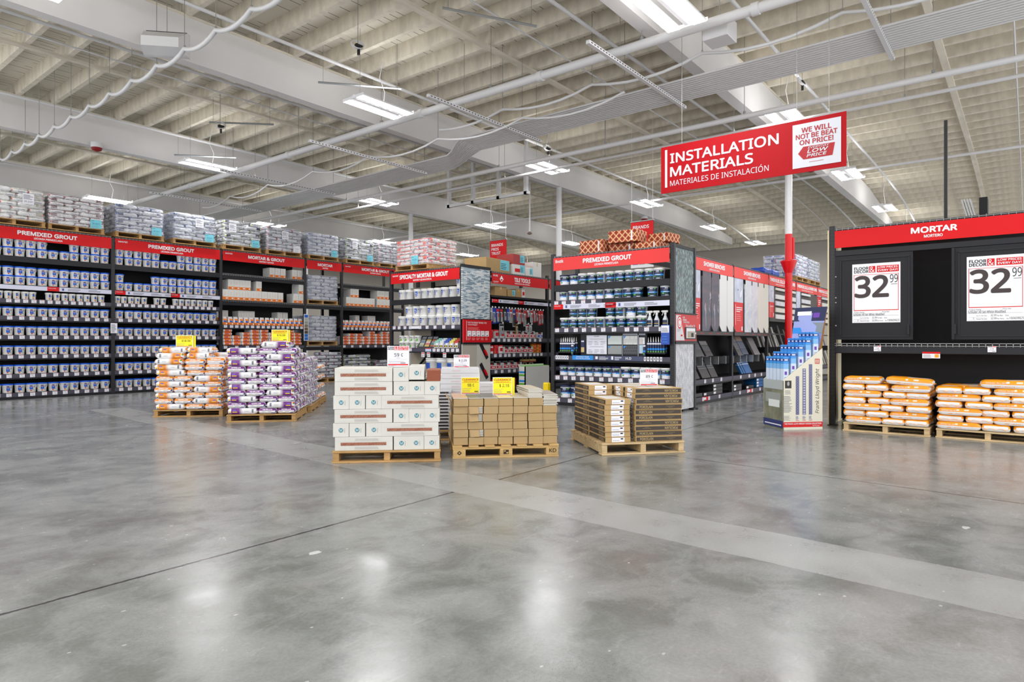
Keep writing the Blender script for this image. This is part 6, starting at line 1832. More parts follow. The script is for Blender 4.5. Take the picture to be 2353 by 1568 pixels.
for fr, x0, x1, z, lab, sets in ((FG1, .0, .46, .643, 'top bag at the left end of the left MORTAR pallet', BG_SC), (FG1, .49, 1.04, .643, 'drooping top bag at the right of the left MORTAR pallet', BG_SR), (FG2, .44, 1.05, .643, 'top bag on the right MORTAR pallet', BG_SC)):
    o = put_bag(fr, sets, (x0, x1, .0, .32, 'x', 0, ''), z, .10, .0, None, 'mortar_bag', None, .06 if 'droop' in lab else 0); tag(o, 'orange and white ' + lab, 'bag', 'orange-banded mortar bags')
NOFLIP[0] = False

# ================================================================ tile trim display stand
DF = Frame(9.293, 2.643, math.atan2(-.682, .731))
ds = thing('trim_display_stand', 'cream cardboard display stand stepped with blue tile-trim boxes', 'display stand', DF(0, 0, 0), DF.rz)
CRE = mat('display_cream', (226, 222, 204), .6); SLB = mat('trim_slate_blue', (108, 112, 154), .5); CARDB = mat('card_brown', (166, 118, 66), .8)
out = [(0, 0), (.59, 0), (.59, 1.118), (0, .675)]
m = MB(); m.prism(out, 0, .012, CRE); sdp = m.build('side_panel', ds)
m = MB(); Y = -.002
m.rect(0, .59, .035, .105, Y, RED2); m.text('THE FRANK LLOYD WRIGHT DESIGN COLLECTION', .02, .07, .55, .022, Y - .001, WHITE, .015); m.text('Schluter', .44, .045, .11, .016, Y - .001, WHITE)
for x0, x1, z1 in ((.19, .24, .735), (.29, .34, .84), (.385, .435, .90)):
    m.rect(x0, x1, .205, z1, Y, SLB)
    n = int((z1 - .205) / .035)
    for i in range(n):
        zz = .21 + (z1 - .205) * i / n; cx = (x0 + x1) / 2
        m.poly([(cx - .016, Y - .001, zz + .012), (cx, Y - .001, zz), (cx + .016, Y - .001, zz + .012), (cx, Y - .001, zz + .024)], LN if x0 != .29 else PAPER)
        m.poly([(cx - .007, Y - .002, zz + .012), (cx, Y - .002, zz + .007), (cx + .007, Y - .002, zz + .012), (cx, Y - .002, zz + .017)], PAPER if x0 != .29 else LN)
    m.lines(x0, x1, .14, .19, Y, 4, SLB, int(z1 * 10), .5); m.rect(x0, x1, .122, .128, Y, RED2)
m.rect(.03, .125, .57, .675 - .0, Y, mat('portrait_dark', (44, 44, 46))); m.poly([(.06, Y - .001, .62), (.075, Y - .001, .60), (.095, Y - .001, .615), (.095, Y - .001, .65), (.08, Y - .001, .665), (.062, Y - .001, .65)], mat('portrait_grey', (170, 168, 164)))
m.lines(.01, .14, .24, .47, Y, 16, GREYINK, 3, .45); m.lines(.03, .12, .49, .55, Y, 3, GREYINK, 5, .4); m.lines(.01, .13, .13, .2, Y, 5, GREYINK, 7, .35)
m.rect(.475, .545, .905, .975, Y, mat('seal_red', (200, 70, 56)))
for i in range(3): m.rect(.483 + .02 * i, .493 + .02 * i, .915, .965, Y - .001, CRE)
# upright signature scrawl
m.text('Frank Lloyd Wright', .555, .22, .62, .075, Y, INK, 0, .25, PI / 2)
m.build('panel_print', sdp)
DP_ = .50
m = MB(); m.add([(0, 0, 0), (0, DP_, 0), (0, DP_, .675), (0, 0, .675), (.012, 0, 0), (.012, DP_, 0), (.012, DP_, .675), (.012, 0, .675)], [(0, 3, 2, 1), (4, 5, 6, 7), (0, 4, 7, 3), (1, 2, 6, 5), (3, 7, 6, 2), (0, 1, 5, 4)], mat('display_photo_green', (126, 128, 106), .5, noise=(7, .35))); fp = m.build('front_panel', ds)
m = MB()
def fq(y0, y1, z0, z1, mt, o=.002): m.add([(-o, y0, z0), (-o, y1, z0), (-o, y1, z1), (-o, y0, z1)], [(0, 3, 2, 1)], mt)
fq(0, DP_, .02, .12, mat('display_navy', (44, 54, 110), .4)); fq(.04, .46, .05, .065, PAPER, .003); fq(.06, .44, .36, .50, mat('display_photo_grey', (150, 154, 150))); fq(.08, .36, .30, .40, mat('display_white_print', (222, 226, 226)), .003); fq(.0, DP_, .55, .675, mat('display_photo_pale', (170, 178, 178)))
m.build('front_print', fp)
m = MB(); m.prism(out, DP_ - .012, DP_, CRE); m.build('rear_panel', ds)
m = MB(); m.box(.578, .59, .012, DP_ - .012, 0, 1.1, CRE); m.build('end_panel', ds)
for k in range(5):
    m = MB(); m.box(.014 + .11 * k, .012 + .11 * (k + 1), .012, DP_ - .012, .40 + .085 * k, .41 + .085 * k, CRE); m.build('step', ds)
hc = MB(); hc.add([(.56, .03, 1.12), (.40, .46, 1.12), (.50, .50, 1.70), (.70, .05, 1.70)], [(0, 3, 2, 1)], mat('display_header_lilac', (152, 164, 220), .4))
hc.add([(.565, .032, 1.12), (.405, .462, 1.12), (.505, .502, 1.70), (.705, .052, 1.70)], [(0, 1, 2, 3)], CARDB)
hc.add([(.56, .03, 1.12), (.70, .05, 1.70), (.72, .12, 1.66), (.66, .14, 1.0)], [(0, 1, 2, 3), (3, 2, 1, 0)], CARDB)
hcard = hc.build('header_card', ds)
m = MB()
A_, B_, C_, D_ = Vector((.56, .03, 1.12)), Vector((.40, .46, 1.12)), Vector((.50, .50, 1.70)), Vector((.70, .05, 1.70))
def hq(s0, s1, t0, t1, mt, o=.004):
    P_ = lambda s, t: (B_ * (1 - s) + A_ * s) * (1 - t) + (C_ * (1 - s) + D_ * s) * t + Vector((-.9, -.35, .2)).normalized() * o
    m.add([tuple(P_(s0, t0)), tuple(P_(s1, t0)), tuple(P_(s1, t1)), tuple(P_(s0, t1))], [(0, 1, 2, 3)], mt)
hq(0, 1, .66, 1, LN); hq(.1, .55, .8, .9, PAPER, .006); hq(.62, .82, .74, .86, mat('label_purple', (110, 60, 170)), .006); hq(.3, 1, .36, .62, mat('display_steel', (130, 140, 150))); hq(0, .3, .36, .5, SKY); hq(.1, .9, .12, .24, PAPER); hq(.15, .25, .02, .12, INK); hq(.4, .6, .02, .12, INK); hq(.72, .9, .02, .12, mat('wood_tan', (170, 150, 120)))
m.build('header_print', hcard)
TBX = mat('trim_box_pale', (206, 220, 240), .35); TBT = mat('trim_box_sky', (60, 150, 230), .35); TBN = mat('trim_box_navy', (28, 64, 150), .35)
def make_trimbox(h):
    def mk():
        root = empty('trim_box'); w, d = .075, .082
        m = MB(); m.box(0, w, 0, d, 0, h * .72, TBX); m.box(0, w, 0, d, h * .72, h * .84, mat('trim_box_mid', (126, 184, 236), .35)); m.box(0, w, 0, d, h * .84, h * .90, TBT); m.box(0, w, 0, d, h * .90, h * .96, TBN); m.box(0, w, 0, d, h * .96, h, TBT); m.build('box', root)
        m = MB(); m.rect(.012, .062, h * .915, h * .945, -.001, PAPER); m.rect(.015, .05, h * .58, h * .66, -.001, mat('label_purple', (110, 60, 170))); m.lines(.01, .06, h * .45, h * .55, -.001, 3, GREYINK, 2, .3)
        m.add([(-.001, .02, h * .915), (-.001, .065, h * .915), (-.001, .065, h * .945), (-.001, .02, h * .945)], [(0, 3, 2, 1)], PAPER)
        m.build('label', root)
        return root
    return mk
for k, ztop in enumerate((1.0, 1.07, 1.165, 1.26, 1.345)):
    z0 = .412 + .085 * k
    pr = Proto(make_trimbox(ztop - z0))
    for i in range(5):
        pr.put(DF(.022 + .111 * k, .02 + .092 * i, z0), DF.rz, 'blue and white trim box, %s step up, %s from the near side' % (ORD[k], ORD[i]), 'tile-trim boxes on the display stand', 'box')
yg = thing('rack_guard', 'yellow guard post beside the cream display stand', 'guard post', (9.93, 2.36, 0)); m = MB(); m.cbox(-.045, .045, -.045, .045, 0, .44, mat('guard_yellow', (240, 206, 0), .4), .015); m.build('post', yg)

# ================================================================ pallets on the open floor
YEL = mat('sign_yellow', (246, 232, 10), .5); DKRED = mat('clearance_red', (198, 34, 20), .5)
def price_sign(p, rz, style, price, label, w=.215, h=.205, lift=.0, back=False):
    s = thing('price_sign', label, 'price sign', p, rz, None)
    m = MB(); m.box(-w / 2, w / 2, -.004, .0, lift, lift + h, PAPER)
    m.box(-w * .2, w * .2, -.03, .03, 0, .008, mat('sign_base_clear', (210, 214, 216), .2)); c = m.build('card', s)
    m = MB(); Y = -.0055; X = lambda f: -w / 2 + f * w; Z = lambda f: lift + f * h
    if style == 'clearance':
        m.rect(X(.03), X(.97), Z(.09), Z(.97), Y, YEL)
        m.ctext('CLEARANCE', 0, Z(.80), .88 * w, .12 * h, Y - .001, DKRED, .03); m.ctext('WHILE SUPPLIES LAST', 0, Z(.72), .7 * w, .045 * h, Y - .001, DKRED, .01)
        m.rect(X(.03), X(.97), Z(.685), Z(.70), Y - .001, DKRED); m.rect(X(.03), X(.97), Z(.045), Z(.08), Y - .001, DKRED)
        m.text(price, X(.34), Z(.44), (.50 if '$' in price else .36) * w, .18 * h, Y - .001, INK, .004)
        m.rect(X(.06), X(.55), Z(.32), Z(.335), Y - .001, GREYINK); m.lines(X(.06), X(.6), Z(.14), Z(.28), Y - .001, 3, GREYINK, 3, .25); m.rect(X(.72), X(.92), Z(.14), Z(.19), Y - .001, INK)
    else:
        m.text('FLOOR', X(.03), Z(.89), .27 * w, .075 * h, Y, INK, .03); m.text('DECOR', X(.03), Z(.80), .27 * w, .075 * h, Y, INK, .03)
        m.rect(X(.31), X(.44), Z(.79), Z(.975), Y, RED); m.text('&', X(.325), Z(.805), .10 * w, .15 * h, Y - .001, WHITE)
        m.rect(X(.47), X(.97), Z(.79), Z(.975), Y, RED); m.text('LOW PRICES', X(.49), Z(.895), .46 * w, .06 * h, Y - .001, WHITE, .02); m.text('EVERY DAY!', X(.49), Z(.81), .46 * w, .06 * h, Y - .001, WHITE, .02)
        m.text(price, X(.32), Z(.46), (.5 if '$' in price else .40) * w, .18 * h, Y, INK, .004)
        m.rect(X(.42), X(.6), Z(.38), Z(.395), Y, GREYINK); m.rect(X(.04), X(.95), Z(.325), Z(.335), Y, GREYINK); m.lines(X(.04), X(.9), Z(.12), Z(.28), Y, 3, GREYINK, 5, .25); m.rect(X(.6), X(.85), Z(.13), Z(.155), Y, INK); m.rect(X(.04), X(.96), Z(.03), Z(.09), Y, RED)
    m.build('sign_print', c)
    if back:
        m = MB(); m.box(-w / 2 + .03, w / 2 + .03, .02, .024, lift - .005, lift + h * .97, YEL); m.build('second_card', s)
    if lift > .01:
        for x in (-w * .1, w * .1):
            m = MB(); m.box(x - .006, x + .006, -.002, .002, 0, lift, mat('sign_base_clear', (210, 214, 216), .2)); m.build('stem', s)
    return s

# --- white tile cartons
FW = Frame(3.957, 5.435, math.atan2(-.762, .755))
pallet(FW, 0, 0, 0, 1.075, 1.1, 'rough wooden pallet under the white tile cartons', WOOD, .118)
TEALC = mat('logo_teal', (24, 122, 140), .5); BRICKT = mosaic('brown_tile_edge', [(146, 78, 50), (160, 92, 62), (132, 66, 42)], (.05, .014), False, .5, True)
CW2 = mat('worn_white_card', (211, 209, 202), .7, spec=.25, noise=(4, .07), bump=(9, .15, .01))
def make_tilecarton():
    root = empty('tile_carton'); L, D, h = .57, .155, .137
    m = MB(); m.cbox(-L / 2, L / 2, 0, D, 0, h, CW2, .003)
    for s, y in ((1, -.0012), (-1, D + .0012)):
        def R_(x0, x1, z0, z1, mt):
            vs = [(x0 * s, y, z0), (x1 * s, y, z0), (x1 * s, y, z1), (x0 * s, y, z1)]
            m.add(vs, [(0, 1, 2, 3)], mt)
        pg = mat('carton_grey_print', (178, 176, 170))
        for i in range(4): R_(-.09 + .003 * (i % 2), .15 - .004 * i, h * (.72 + .045 * i), h * (.74 + .045 * i), pg)
        for i in range(4): R_(-.09, .15 - .005 * i, h * (.10 + .05 * i), h * (.125 + .05 * i), pg)
        R_(-.25, -.11, h * .12, h * .2, mat('carton_faint_print', (206, 204, 198)))
        R_(-.27, .265, h * .655, h * .668, mat('carton_fold', (196, 192, 182)))
    m.build('box', root)
    m = MB(); m.add([(-.228, -.002, h * .38), (.222, -.002, h * .38), (.222, -.002, h * .60), (-.228, -.002, h * .60)], [(0, 1, 2, 3)], BRICKT); m.build('tile_window', root)
    m = MB()
    for s in (-1, 1):
        x = s * (L / 2 + .0015); cy = D * .5
        pts = [(x, cy + .022 * math.cos(t * PI / 10) * s, h * .5 + .022 * math.sin(t * PI / 10)) for t in range(20)]
        m.poly(pts, TEALC)
        vs, fs, asp = tmesh('M', .0)
        x2 = x + s * .001
        m.add([(x2, cy + s * (a - .5) * .024, h * .5 + (b - .5) * .026) for a, b in vs], fs, WHITE)
        m.add([(x, cy + s * .034, h * .3), (x, cy + s * .040, h * .3), (x, cy + s * .040, h * .65), (x, cy + s * .034, h * .65)], [(0, 1, 2, 3)], pg)
    m.build('logo', root)
    return root
TCN = Proto(make_tilecarton)
rows = ['SSS', 'L', 'S', 'L', 'x', 'x']
def wcarton(x, y, z, turned, lab):
    jx = rnd.uniform(-.004, .004)
    if turned: TCN.put(FW(x + .0775 + jx, y + .285, z), FW.rz + PI / 2 + rnd.uniform(-.012, .012), lab, 'white tile cartons on the pallet', 'carton').location = FW(x + .155 + jx, y + .285, z)
    else: TCN.put(FW(x + .285 + jx, y, z), FW.rz + rnd.uniform(-.006, .006), lab, 'white tile cartons on the pallet', 'carton')
lay = [(0, 'LS'), (1, 'SL'), (2, 'LS'), (3, 'SL'), (4, 'LS'), (5, 'LS')]
for j, k in lay:
    z = .119 + .1385 * j
    if k == 'LS':
        wcarton(.02, .02, z, False, 'white tile carton with brown window, %s layer up, front left of its pallet' % ORD[j])
        xs = [.60, .755, .91]
    else:
        wcarton(.485, .02, z, False, 'white tile carton with brown window, %s layer up, front right of its pallet' % ORD[j])
        xs = [.01, .167, .324]
    for i, x in enumerate(xs):
        if j == 5 and i == 2: continue
        wcarton(x, .02, z + (.016 if (j == 5 and i == 1) else 0), True, 'white tile carton end with teal logo, %s layer up, %s of three' % (ORD[j], ORD[i]))
    if j >= 3:
        for r in range(2):
            wcarton(.02 if k == 'LS' else .485, .185 + .165 * r, z, False, 'white tile carton, %s layer up, %s row behind the front one' % (ORD[j], ORD[r]))
tbs = mat('terracotta_tile', (150, 82, 56), .6); tbe = mat('terracotta_tile_top', (198, 140, 108), .6)
for i in range(9):
    root = thing('loose_tile', 'loose terracotta tile, %s up in the open pile on the white cartons' % ORD[i], 'tile', FW(.935 + rnd.uniform(-.003, .003), .03, .119 + .1385 * 5 + .0125 * i), FW.rz, 'loose terracotta tiles')
    m = MB(); m.cbox(0, .14, 0, .5, 0, .0115, [tbs] if False else tbs, .002); m.build('tile', root)
price_sign(FW(.64, .16, .119 + .1385 * 6 + .004), FW.rz, 'low', '59 ¢', 'white 59 cent price sign on the white tile cartons', .222, .205, .01)

# --- kraft cartons of tile samples
FK = Frame(4.877, 4.661, math.atan2(-.773, .808))
KPH = .132
def make_block_pallet():
    root = empty('wooden_pallet'); W, D, H = 1.118, 1.1, KPH
    for x in (.07, .559, 1.048):
        for y in (.06, .55, 1.04):
            m = MB(); m.cbox(x - .065, x + .065, y - .06, y + .06, .02, H - .038, WOODY, .003); m.build('block', root)
    for y in (.06, .55, 1.04):
        m = MB(); m.cbox(0, W, y - .055, y + .055, H - .038, H - .018, WOODY, .002); m.build('cross_board', root)
    for i in range(7):
        x = (W - .1) * i / 6; m = MB(); m.cbox(x, x + .1, 0, D, H - .018, H, WOODY, .002); m.build('deck_board', root)
    for y in (.0, .5, 1.0):
        m = MB(); m.cbox(0, W, y, y + .1, 0, .02, WOODY, .002); m.build('bottom_board', root)
    m = MB(); Y = -.003; CH = mat('brand_char', (52, 36, 22), .8)
    m.text('KD', 1.015, .048, .075, .04, Y, CH, .01)
    m.poly([(.045, Y, .06), (.07, Y, .037), (.095, Y, .06), (.07, Y, .083)], CH); m.poly([(.06, Y - .0005, .06), (.07, Y - .0005, .05), (.08, Y - .0005, .06), (.07, Y - .0005, .07)], WOODY)
    m.rect(.53, .585, .04, .085, Y, CH); m.rect(.56, .58, .046, .06, Y - .0005, WOODY); m.rect(.536, .552, .065, .08, Y - .0005, WOODY); m.build('stamp', root)
    return root
tag(Proto(make_block_pallet).put(FK(0, 0, 0), FK.rz, 'clean wooden block pallet stamped KD under the brown sample cartons', 'wooden pallets', 'pallet'))
KC = mat('kraft_carton', (178, 151, 110), .75, spec=.2, noise=(5, .08), bump=(14, .12, .008))
KE = mat('kraft_edge', (150, 116, 70), .8)
TEDGE = mat('tile_edge_pale', (206, 202, 192), .5); TGAP = mat('tile_gap', (70, 66, 60), .7)
def make_kraft(open_=0):
    def mk():
        root = empty('kraft_carton'); w, D, h = .153, .62, .0785
        m = MB(); m.cbox(-w / 2, w / 2, 0, D, 0, h, KC, .003); m.rect(-w / 2 + .004, w / 2 - .004, 0.0015, .0035, -.001, KE); m.rect(-w * .02, w * .0, .004, h * .96, -.0008, mat('kraft_seam', (186, 150, 96))); m.build('box', root)
        if open_:
            m = MB(); m.box(w * .2, w / 2 - .004, -.004, 0, .006, h - .006, TGAP)
            for i in range(6): m.box(w * .21, w / 2 - .006, -.006, 0, .009 + .0115 * i, .016 + .0115 * i, TEDGE)
            m.build('exposed_tiles', root)
            m = MB(); m.add([(-w * .45, -.001, h * .9), (w * .18, -.001, h * .9), (w * .22, -.03, h * .1), (-w * .4, -.022, h * .02)], [(0, 1, 2, 3), (3, 2, 1, 0)], KC); m.build('torn_flap', root)
        return root
    return mk
KR = Proto(make_kraft()); KRO = Proto(make_kraft(1))
for r in range(6):
    for c in range(7):
        if c == 6 and r > 4: continue
        z = KPH + .0808 * r
        pr = KRO if (c == 1 and r in (1, 3, 4)) else KR
        sag = .006 if r < 2 and c in (5,) else 0
        pr.put(FK(.085 + .1585 * c + rnd.uniform(-.004, .004) + .006 * math.sin(r * 1.7), .055 + rnd.uniform(-.012, .01), z), FK.rz + rnd.uniform(-.02, .02),
               'brown kraft carton%s, column %s from the left, %s row up' % (' torn open' if pr is KRO else '', ORD[c], ORD[r]), 'brown kraft cartons', 'carton')
tcol = [((214, 172, 136), 'peach'), ((96, 104, 116), 'slate blue'), ((126, 124, 122), 'grey'), ((226, 206, 156), 'cream yellow'), ((198, 184, 160), 'beige'), ((198, 186, 162), 'sand'), ((160, 150, 140), 'taupe')]
def tile(c, x, y, z, w, d, lab, rz=0):
    cc, nm_ = tcol[c]
    root = thing('sample_tile', '%s sample tile %s' % (nm_, lab), 'tile', FK(x, y, z), FK.rz + rz, 'sample tiles on the kraft cartons')
    m = MB(); m.cbox(-w / 2, w / 2, 0, d, 0, .009, TEDGE, .0015); m.rect(-w / 2, w / 2, 0, 0, 0, TEDGE)
    m.add([(-w / 2 + .001, .001, .0095), (w / 2 - .001, .001, .0095), (w / 2 - .001, d - .001, .0095), (-w / 2 + .001, d - .001, .0095)], [(0, 1, 2, 3)], mat('tile_face_' + nm_.replace(' ', '_'), cc, .35, noise=(8, .12)))
    m.build('tile', root)
zt = KPH + .0808 * 6
for c in range(5): tile(c, .085 + .1585 * c, .05, zt, .154, .6, 'lying on the front carton, %s from the left' % ORD[c])
for i in range(10): tile(5, .085 + .1585 * 5 + rnd.uniform(-.008, .008), .06 + .002 * i + rnd.uniform(-.006, .006), zt + .0097 * i, .155, .6, 'in the sixth column, %s up in the loose pile' % ORD[i], rnd.uniform(-.02, .02) + .05)
for i in range(12): tile(6, .085 + .1585 * 6 + rnd.uniform(-.01, .01), .06 + rnd.uniform(-.01, .01), KPH + .0808 * 5 + .0097 * i, .155, .6, 'in the right column, %s up in the loose pile' % ORD[i], rnd.uniform(-.03, .03))
m = MB(); m.add([(0, 0, 0), (0, .5, 0), (-.06, .48, .09), (-.07, .02, .085)], [(0, 1, 2, 3), (3, 2, 1, 0)], KC); o = m.build('carton_flap', loc=FK(.006, .06, zt - .06), rz=FK.rz); tag(o, 'loose brown carton flap sticking out at the left of the kraft cartons', 'carton flap')
price_sign(FK(.22, .50, zt + .011), FK.rz, 'clearance', '98 ¢', 'yellow CLEARANCE price sign reading 98 cents on the kraft cartons', .205, .19, .0)
price_sign(FK(.56, .34, zt + .011), FK.rz, 'clearance', '$ 2.18', 'yellow CLEARANCE price sign reading $ 2.18 on the kraft cartons', .215, .195, .0, True)
# second row of cartons behind them on the same pallet
for c in range(5):
    for r in range(3):
        KR.put(FK(.085 + .2 * c, .70, KPH + .0808 * r), FK.rz, 'brown kraft carton in the rear row, column %s, %s row up' % (ORD[c], ORD[r]), 'brown kraft cartons', 'carton').scale = (1, .62, 1)

# --- porcelain cartons
FP2 = Frame(6.013, 3.559, math.atan2(-.643, .766))
pallet(FP2, 0, 0, 0, .95, 1.15, 'pale wooden pallet under the dark-banded porcelain cartons', WOODP, .128)
DBAND = mat('carton_dark_band', (64, 54, 46), .55, noise=(6, .08)); GOLDT = mat('carton_gold_print', (196, 172, 124), .6)
def make_porc(turn):
    def mk():
        root = empty('porcelain_carton'); L, D, h = .545, .285, .0565
        m = MB(); m.cbox(-L / 2, L / 2, 0, D, 0, h, KRAFT, .003)
        m.add([(-L * .36, D * .14, h + .0008), (L * .36, D * .14, h + .0008), (L * .36, D * .86, h + .0008), (-L * .36, D * .86, h + .0008)], [(0, 1, 2, 3)], mat('carton_lid_print', (206, 204, 200))); m.build('box', root)
        m = MB()
        for s, y in ((1, -.001), (-1, D + .001)):
            m.add([(s * -L * .485, y, h * .14), (s * L * .485, y, h * .14), (s * L * .485, y, h * .86), (s * -L * .485, y, h * .86)], [(0, 1, 2, 3)], DBAND)
            vs, fs, asp = tmesh('PORCELAIN', .004)
            w_, h_ = .15, .026
            f = -1 if turn else 1
            m.add([(s * (-L * .27 * f + f * (a - .5) * w_), y - s * .0012, h * .5 + f * (b - .5) * h_) for a, b in vs], fs, GOLDT)
            for i, (aw, zz) in enumerate(((.10, .56), (.05, .34))):
                cx = L * .25 * f
                m.add([(s * (cx - aw / 2), y - s * .0012, h * (.5 + f * (zz - .5))), (s * (cx + aw / 2), y - s * .0012, h * (.5 + f * (zz - .5))), (s * (cx + aw / 2), y - s * .0012, h * (.5 + f * (zz - .5) + .07)), (s * (cx - aw / 2), y - s * .0012, h * (.5 + f * (zz - .5) + .07))], [(0, 1, 2, 3)], mat('carton_dim_print', (128, 112, 84)))
        m.build('printed_band', root)
        for s in (-1, 1):
            m = MB()
            x = s * (L / 2 + .001)
            m.add([(x, D * (.5 + s * -.25), h * .1), (x, D * (.5 + s * .25), h * .1), (x, D * (.5 + s * .25), h * .93), (x, D * (.5 + s * -.25), h * .93)], [(0, 1, 2, 3)], PAPER)
            m.add([(x + s * .0008, D * (.5 + s * .10), h * .55), (x + s * .0008, D * (.5 + s * .20), h * .55), (x + s * .0008, D * (.5 + s * .20), h * .8), (x + s * .0008, D * (.5 + s * .10), h * .8)], [(0, 1, 2, 3)], INK)
            m.add([(x + s * .0008, D * (.5 + s * -.22), h * .35), (x + s * .0008, D * (.5 + s * .05), h * .35), (x + s * .0008, D * (.5 + s * .05), h * .42), (x + s * .0008, D * (.5 + s * -.22), h * .42)], [(0, 1, 2, 3)], GREYINK)
            m.build('shipping_label', root)
        return root
    return mk
PA, PB_ = Proto(make_porc(False)), Proto(make_porc(True))
PGN = 'dark-banded porcelain cartons'
for j in range(10):
    z = .129 + .058 * j
    t = j in (2, 3, 7, 8, 9)
    jx = rnd.uniform(-.008, .008)
    (PB_ if t else PA).put(FP2(.66 + jx, .03 + rnd.uniform(-.006, .006), z), FP2.rz + rnd.uniform(-.008, .008), 'porcelain carton, front right stack, %s layer up' % ORD[j], PGN, 'carton')
    if j >= 7:
        for r in range(2): (PB_ if r else PA).put(FP2(.66 + rnd.uniform(-.01, .01) - (.1 if r else .02), .33 + .29 * r, z), FP2.rz + rnd.uniform(-.02, .02), 'porcelain carton, %s row behind the front right stack, %s layer up' % (ORD[r], ORD[j]), PGN, 'carton')
    if j < 8: PB_.put(FP2(.045 + .285 + jx, .03 + .2725 + rnd.uniform(-.006, .006), z), FP2.rz + PI / 2 + rnd.uniform(-.008, .008), 'porcelain carton with white end label, front left stack, %s layer up' % ORD[j], PGN, 'carton')
    PB_.put(FP2(.045 + .285 + rnd.uniform(-.006, .006), .03 + .2725 + .56, z), FP2.rz + PI / 2, 'porcelain carton, rear left stack, %s layer up' % ORD[j], PGN, 'carton')
price_sign(FP2(.68, .34, .129 + .58 + .004), FP2.rz, 'low', '89 ¢', 'white 89 cent price sign on the porcelain cartons', .215, .19, .0)

# --- white flat cartons behind the kraft pallet
FV = Frame(5.62, 5.72, math.atan2(-.72, .69))
pallet(FV, -.12, 0, 0, 1.15, 1.1, 'wooden pallet behind the kraft cartons carrying white flat boxes', WOOD, .125)
WFL = mat('white_flat_card', (212, 212, 215), .5, noise=(3, .03)); SCRIPT = mat('script_print', (216, 170, 176), .5)
def make_flat(w, d, h):
    def mk():
        root = empty('flat_carton')
        m = MB(); m.cbox(0, w, 0, d, 0, h, WFL, .003); m.build('box', root)
        m = MB(); m.text('Adamascato', w * .28, h * .34, w * .22, h * .34, -.001, SCRIPT, 0, .25); m.build('print', root)
        return root
    return mk
FLC = Proto(make_flat(.49, .45, .066))
for j in range(11):
    FLC.put(FV(.10 + rnd.uniform(-.006, .006) + (.0 if j < 9 else .012), .36, .126 + .068 * j), FV.rz + rnd.uniform(-.012, .012), 'white flat carton, %s up in the tall stack behind the kraft cartons' % ORD[j], 'white flat cartons', 'carton')
SILV = mat('silver_grey_card', (172, 174, 178), .45)
def make_silver():
    root = empty('tile_box'); m = MB(); m.cbox(0, .34, 0, .32, 0, .039, SILV, .003); m.rect(.01, .33, .026, .036, -.001, PAPER); m.build('box', root)
    m = MB(); m.rect(.18, .3, .006, .024, -.001, INK); m.add([(-.001, .05, .008), (-.001, .2, .008), (-.001, .2, .03), (-.001, .05, .03)], [(0, 3, 2, 1)], PAPER); m.build('label', root); return root
SLV = Proto(make_silver)
for j in range(12):
    SLV.put(FV(-.10 + rnd.uniform(-.006, .006), .02, .126 + .0405 * j), FV.rz + rnd.uniform(-.01, .01), 'grey tile box, %s up in the low stack behind the kraft cartons' % ORD[j], 'grey tile boxes', 'box')
FLS = Proto(make_flat(.42, .3, .05))
for j in range(4): FLS.put(FV(.60, .1, .126 + .052 * (j + 7)), FV.rz + .05, 'white flat carton, %s up in the right stack behind the CLEARANCE sign' % ORD[j], 'white flat cartons', 'carton')
for j in range(7): FLS.put(FV(.60, .1, .126 + .052 * j), FV.rz + .05, 'white flat carton low in the right stack, %s from the bottom' % ORD[j], 'white flat cartons', 'carton')
price_sign(FV(.37, .46, .126 + .068 * 11 + .002), FV.rz, 'low', '$ 2.29', 'white $ 2.29 price sign on the tall white flat cartons', .205, .165, .0)

# --- orange and purple bag pallets
FO = Frame(4.568, 10.954, -.785)
pallet(FO, 0, 0, 0, 1.066, 1.15, 'wooden pallet under the orange and white mortar bags, front', WOOD, .115)
pile(FO, .01, .0, .115, 1.05, 1.13, 7, .0905, BG_OR, 'orange and white bag, front pallet', 'orange and white mortar bags')
for z, x0, x1, y, ax, fl, lab in ((.7485, .0, .46, .0, 'x', 0, 'eighth layer, left'), (.7485, .47, .78, .0, 'y', 0, 'eighth layer, middle'), (.839, .0, .46, .0, 'x', 1, 'ninth layer, left'), (.839, .47, .80, .0, 'y', 0, 'ninth layer, middle'), (.93, .03, .49, .0, 'x', 1, 'tenth layer, left'), (.93, .48, .86, .02, 'x', 0, 'tenth layer, middle'), (1.02, .06, .50, .02, 'x', 0, 'topmost, left'), (1.02, .48, .9, .04, 'x', 0, 'topmost, middle'), (.7485, .79, 1.09, -.02, 'y', 0, 'eighth layer, right front'), (.839, .80, 1.10, .0, 'y', 0, 'sloping at the upper right'), (.7485, .62, 1.08, .48, 'x', 0, 'eighth layer, right rear'), (.839, .62, 1.08, .5, 'x', 0, 'ninth layer, right rear'), (.93, .62, 1.08, .52, 'x', 0, 'highest at the right rear')):
    q = (x0, x1, y, y + (.30 if ax == 'x' else .44), ax, fl, '')
    o = put_bag(FO, BG_OR, q, z, .098 if 'sloping' not in lab else .12, .01, None, 'mortar_bag'); tag(o, 'orange and white bag, front pallet, ' + lab, 'bag', 'orange and white mortar bags')
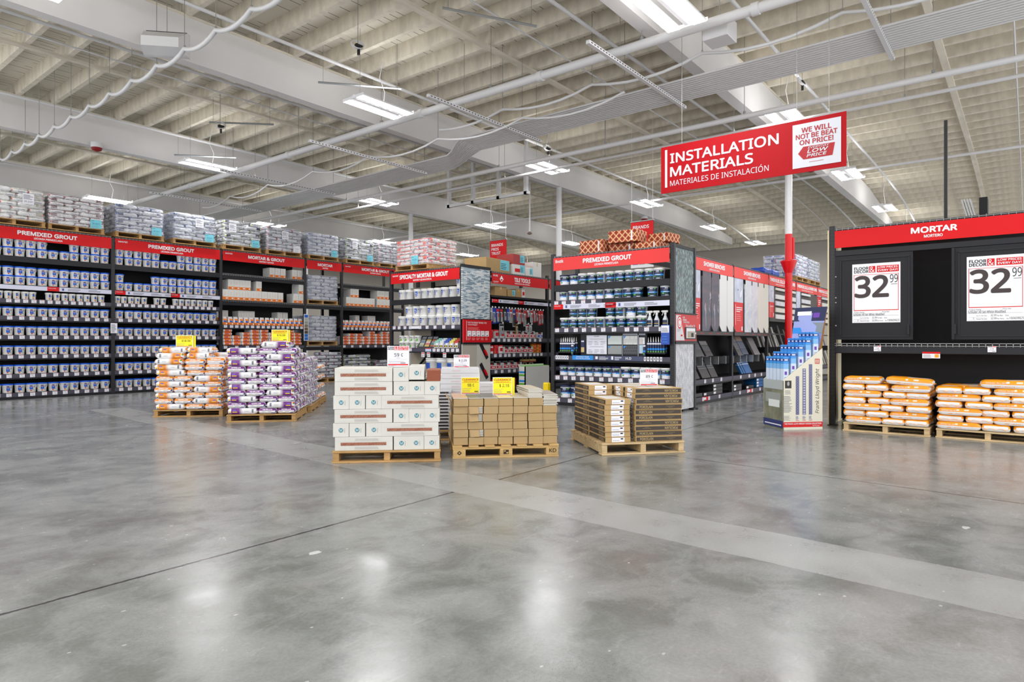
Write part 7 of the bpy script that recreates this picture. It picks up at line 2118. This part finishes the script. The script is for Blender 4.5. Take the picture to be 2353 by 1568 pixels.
price_sign(FO(.42, .16, 1.118), FO.rz, 'clearance', '$18.98', 'yellow CLEARANCE price sign reading $18.98 on the orange bags', .27, .195, .0, True)
FO2 = Frame(5.42, 11.75, -.785)
pallet(FO2, .05, .06, 0, 1.066, 1.1, 'wooden pallet behind the front orange bag pallet', WOOD, .115)
pile(FO2, .06, .06, .115, 1.05, 1.1, 8, .0905, BG_OR, 'orange and white bag, rear pallet', 'orange and white mortar bags', skip=lambda j, q: q[6].startswith('side') or 'lengthwise' in q[6])
FPu = Frame(4.956, 9.397, math.atan2(-.675, .739))
pallet(FPu, 0, 0, 0, 1.0, 1.15, 'wooden pallet under the purple and white mortar bags, front', WOOD, .115)
pile(FPu, .0, .0, .115, 1.0, 1.13, 10, .0905, BG_PU, 'purple and white bag, front pallet', 'purple and white mortar bags')
for x0, x1, z, ax, fl, lab in ((-.02, .44, 1.02, 'x', 0, 'eleventh layer, left'), (.45, .72, 1.02, 'y', 0, 'eleventh layer, middle'), (.72, 1.02, 1.02, 'y', 0, 'eleventh layer, right'), (.48, .92, 1.115, 'x', 1, 'single topmost bag under the price sign')):
    o = put_bag(FPu, BG_PU, (x0, x1, .0, .30 if ax == 'x' else .44, ax, fl, ''), z, .097, .006, None, 'mortar_bag'); tag(o, 'purple and white bag, front pallet, ' + lab, 'bag', 'purple and white mortar bags')
price_sign(FPu(.74, .14, 1.21), FPu.rz, 'clearance', '$16.08', 'yellow CLEARANCE price sign reading $16.08 on the topmost purple bag', .24, .185, .0, True)
pallet(FPu, 0, 1.25, 0, 1.05, 1.0, 'wooden pallet under the wrapped purple bags behind the front ones', WOOD, .115)
BG_G['purple'] = BG_PU
wrapped_load(FPu, .03, 1.26, .116, 1.0, .98, 9, .0905, 'purple', 'wrapped load of purple and white bags behind the front purple pallet')
pallet(FPu, 0, 2.36, 0, 1.05, 1.0, 'wooden pallet under orange bags behind the wrapped purple load', WOOD, .115)
pile(FPu, .02, 2.36, .115, 1.02, .98, 8, .0905, BG_OR, 'orange and white bag behind the wrapped purple load', 'orange and white mortar bags', skip=lambda j, q: q[6].startswith('side') or q[6].startswith('front, l'))
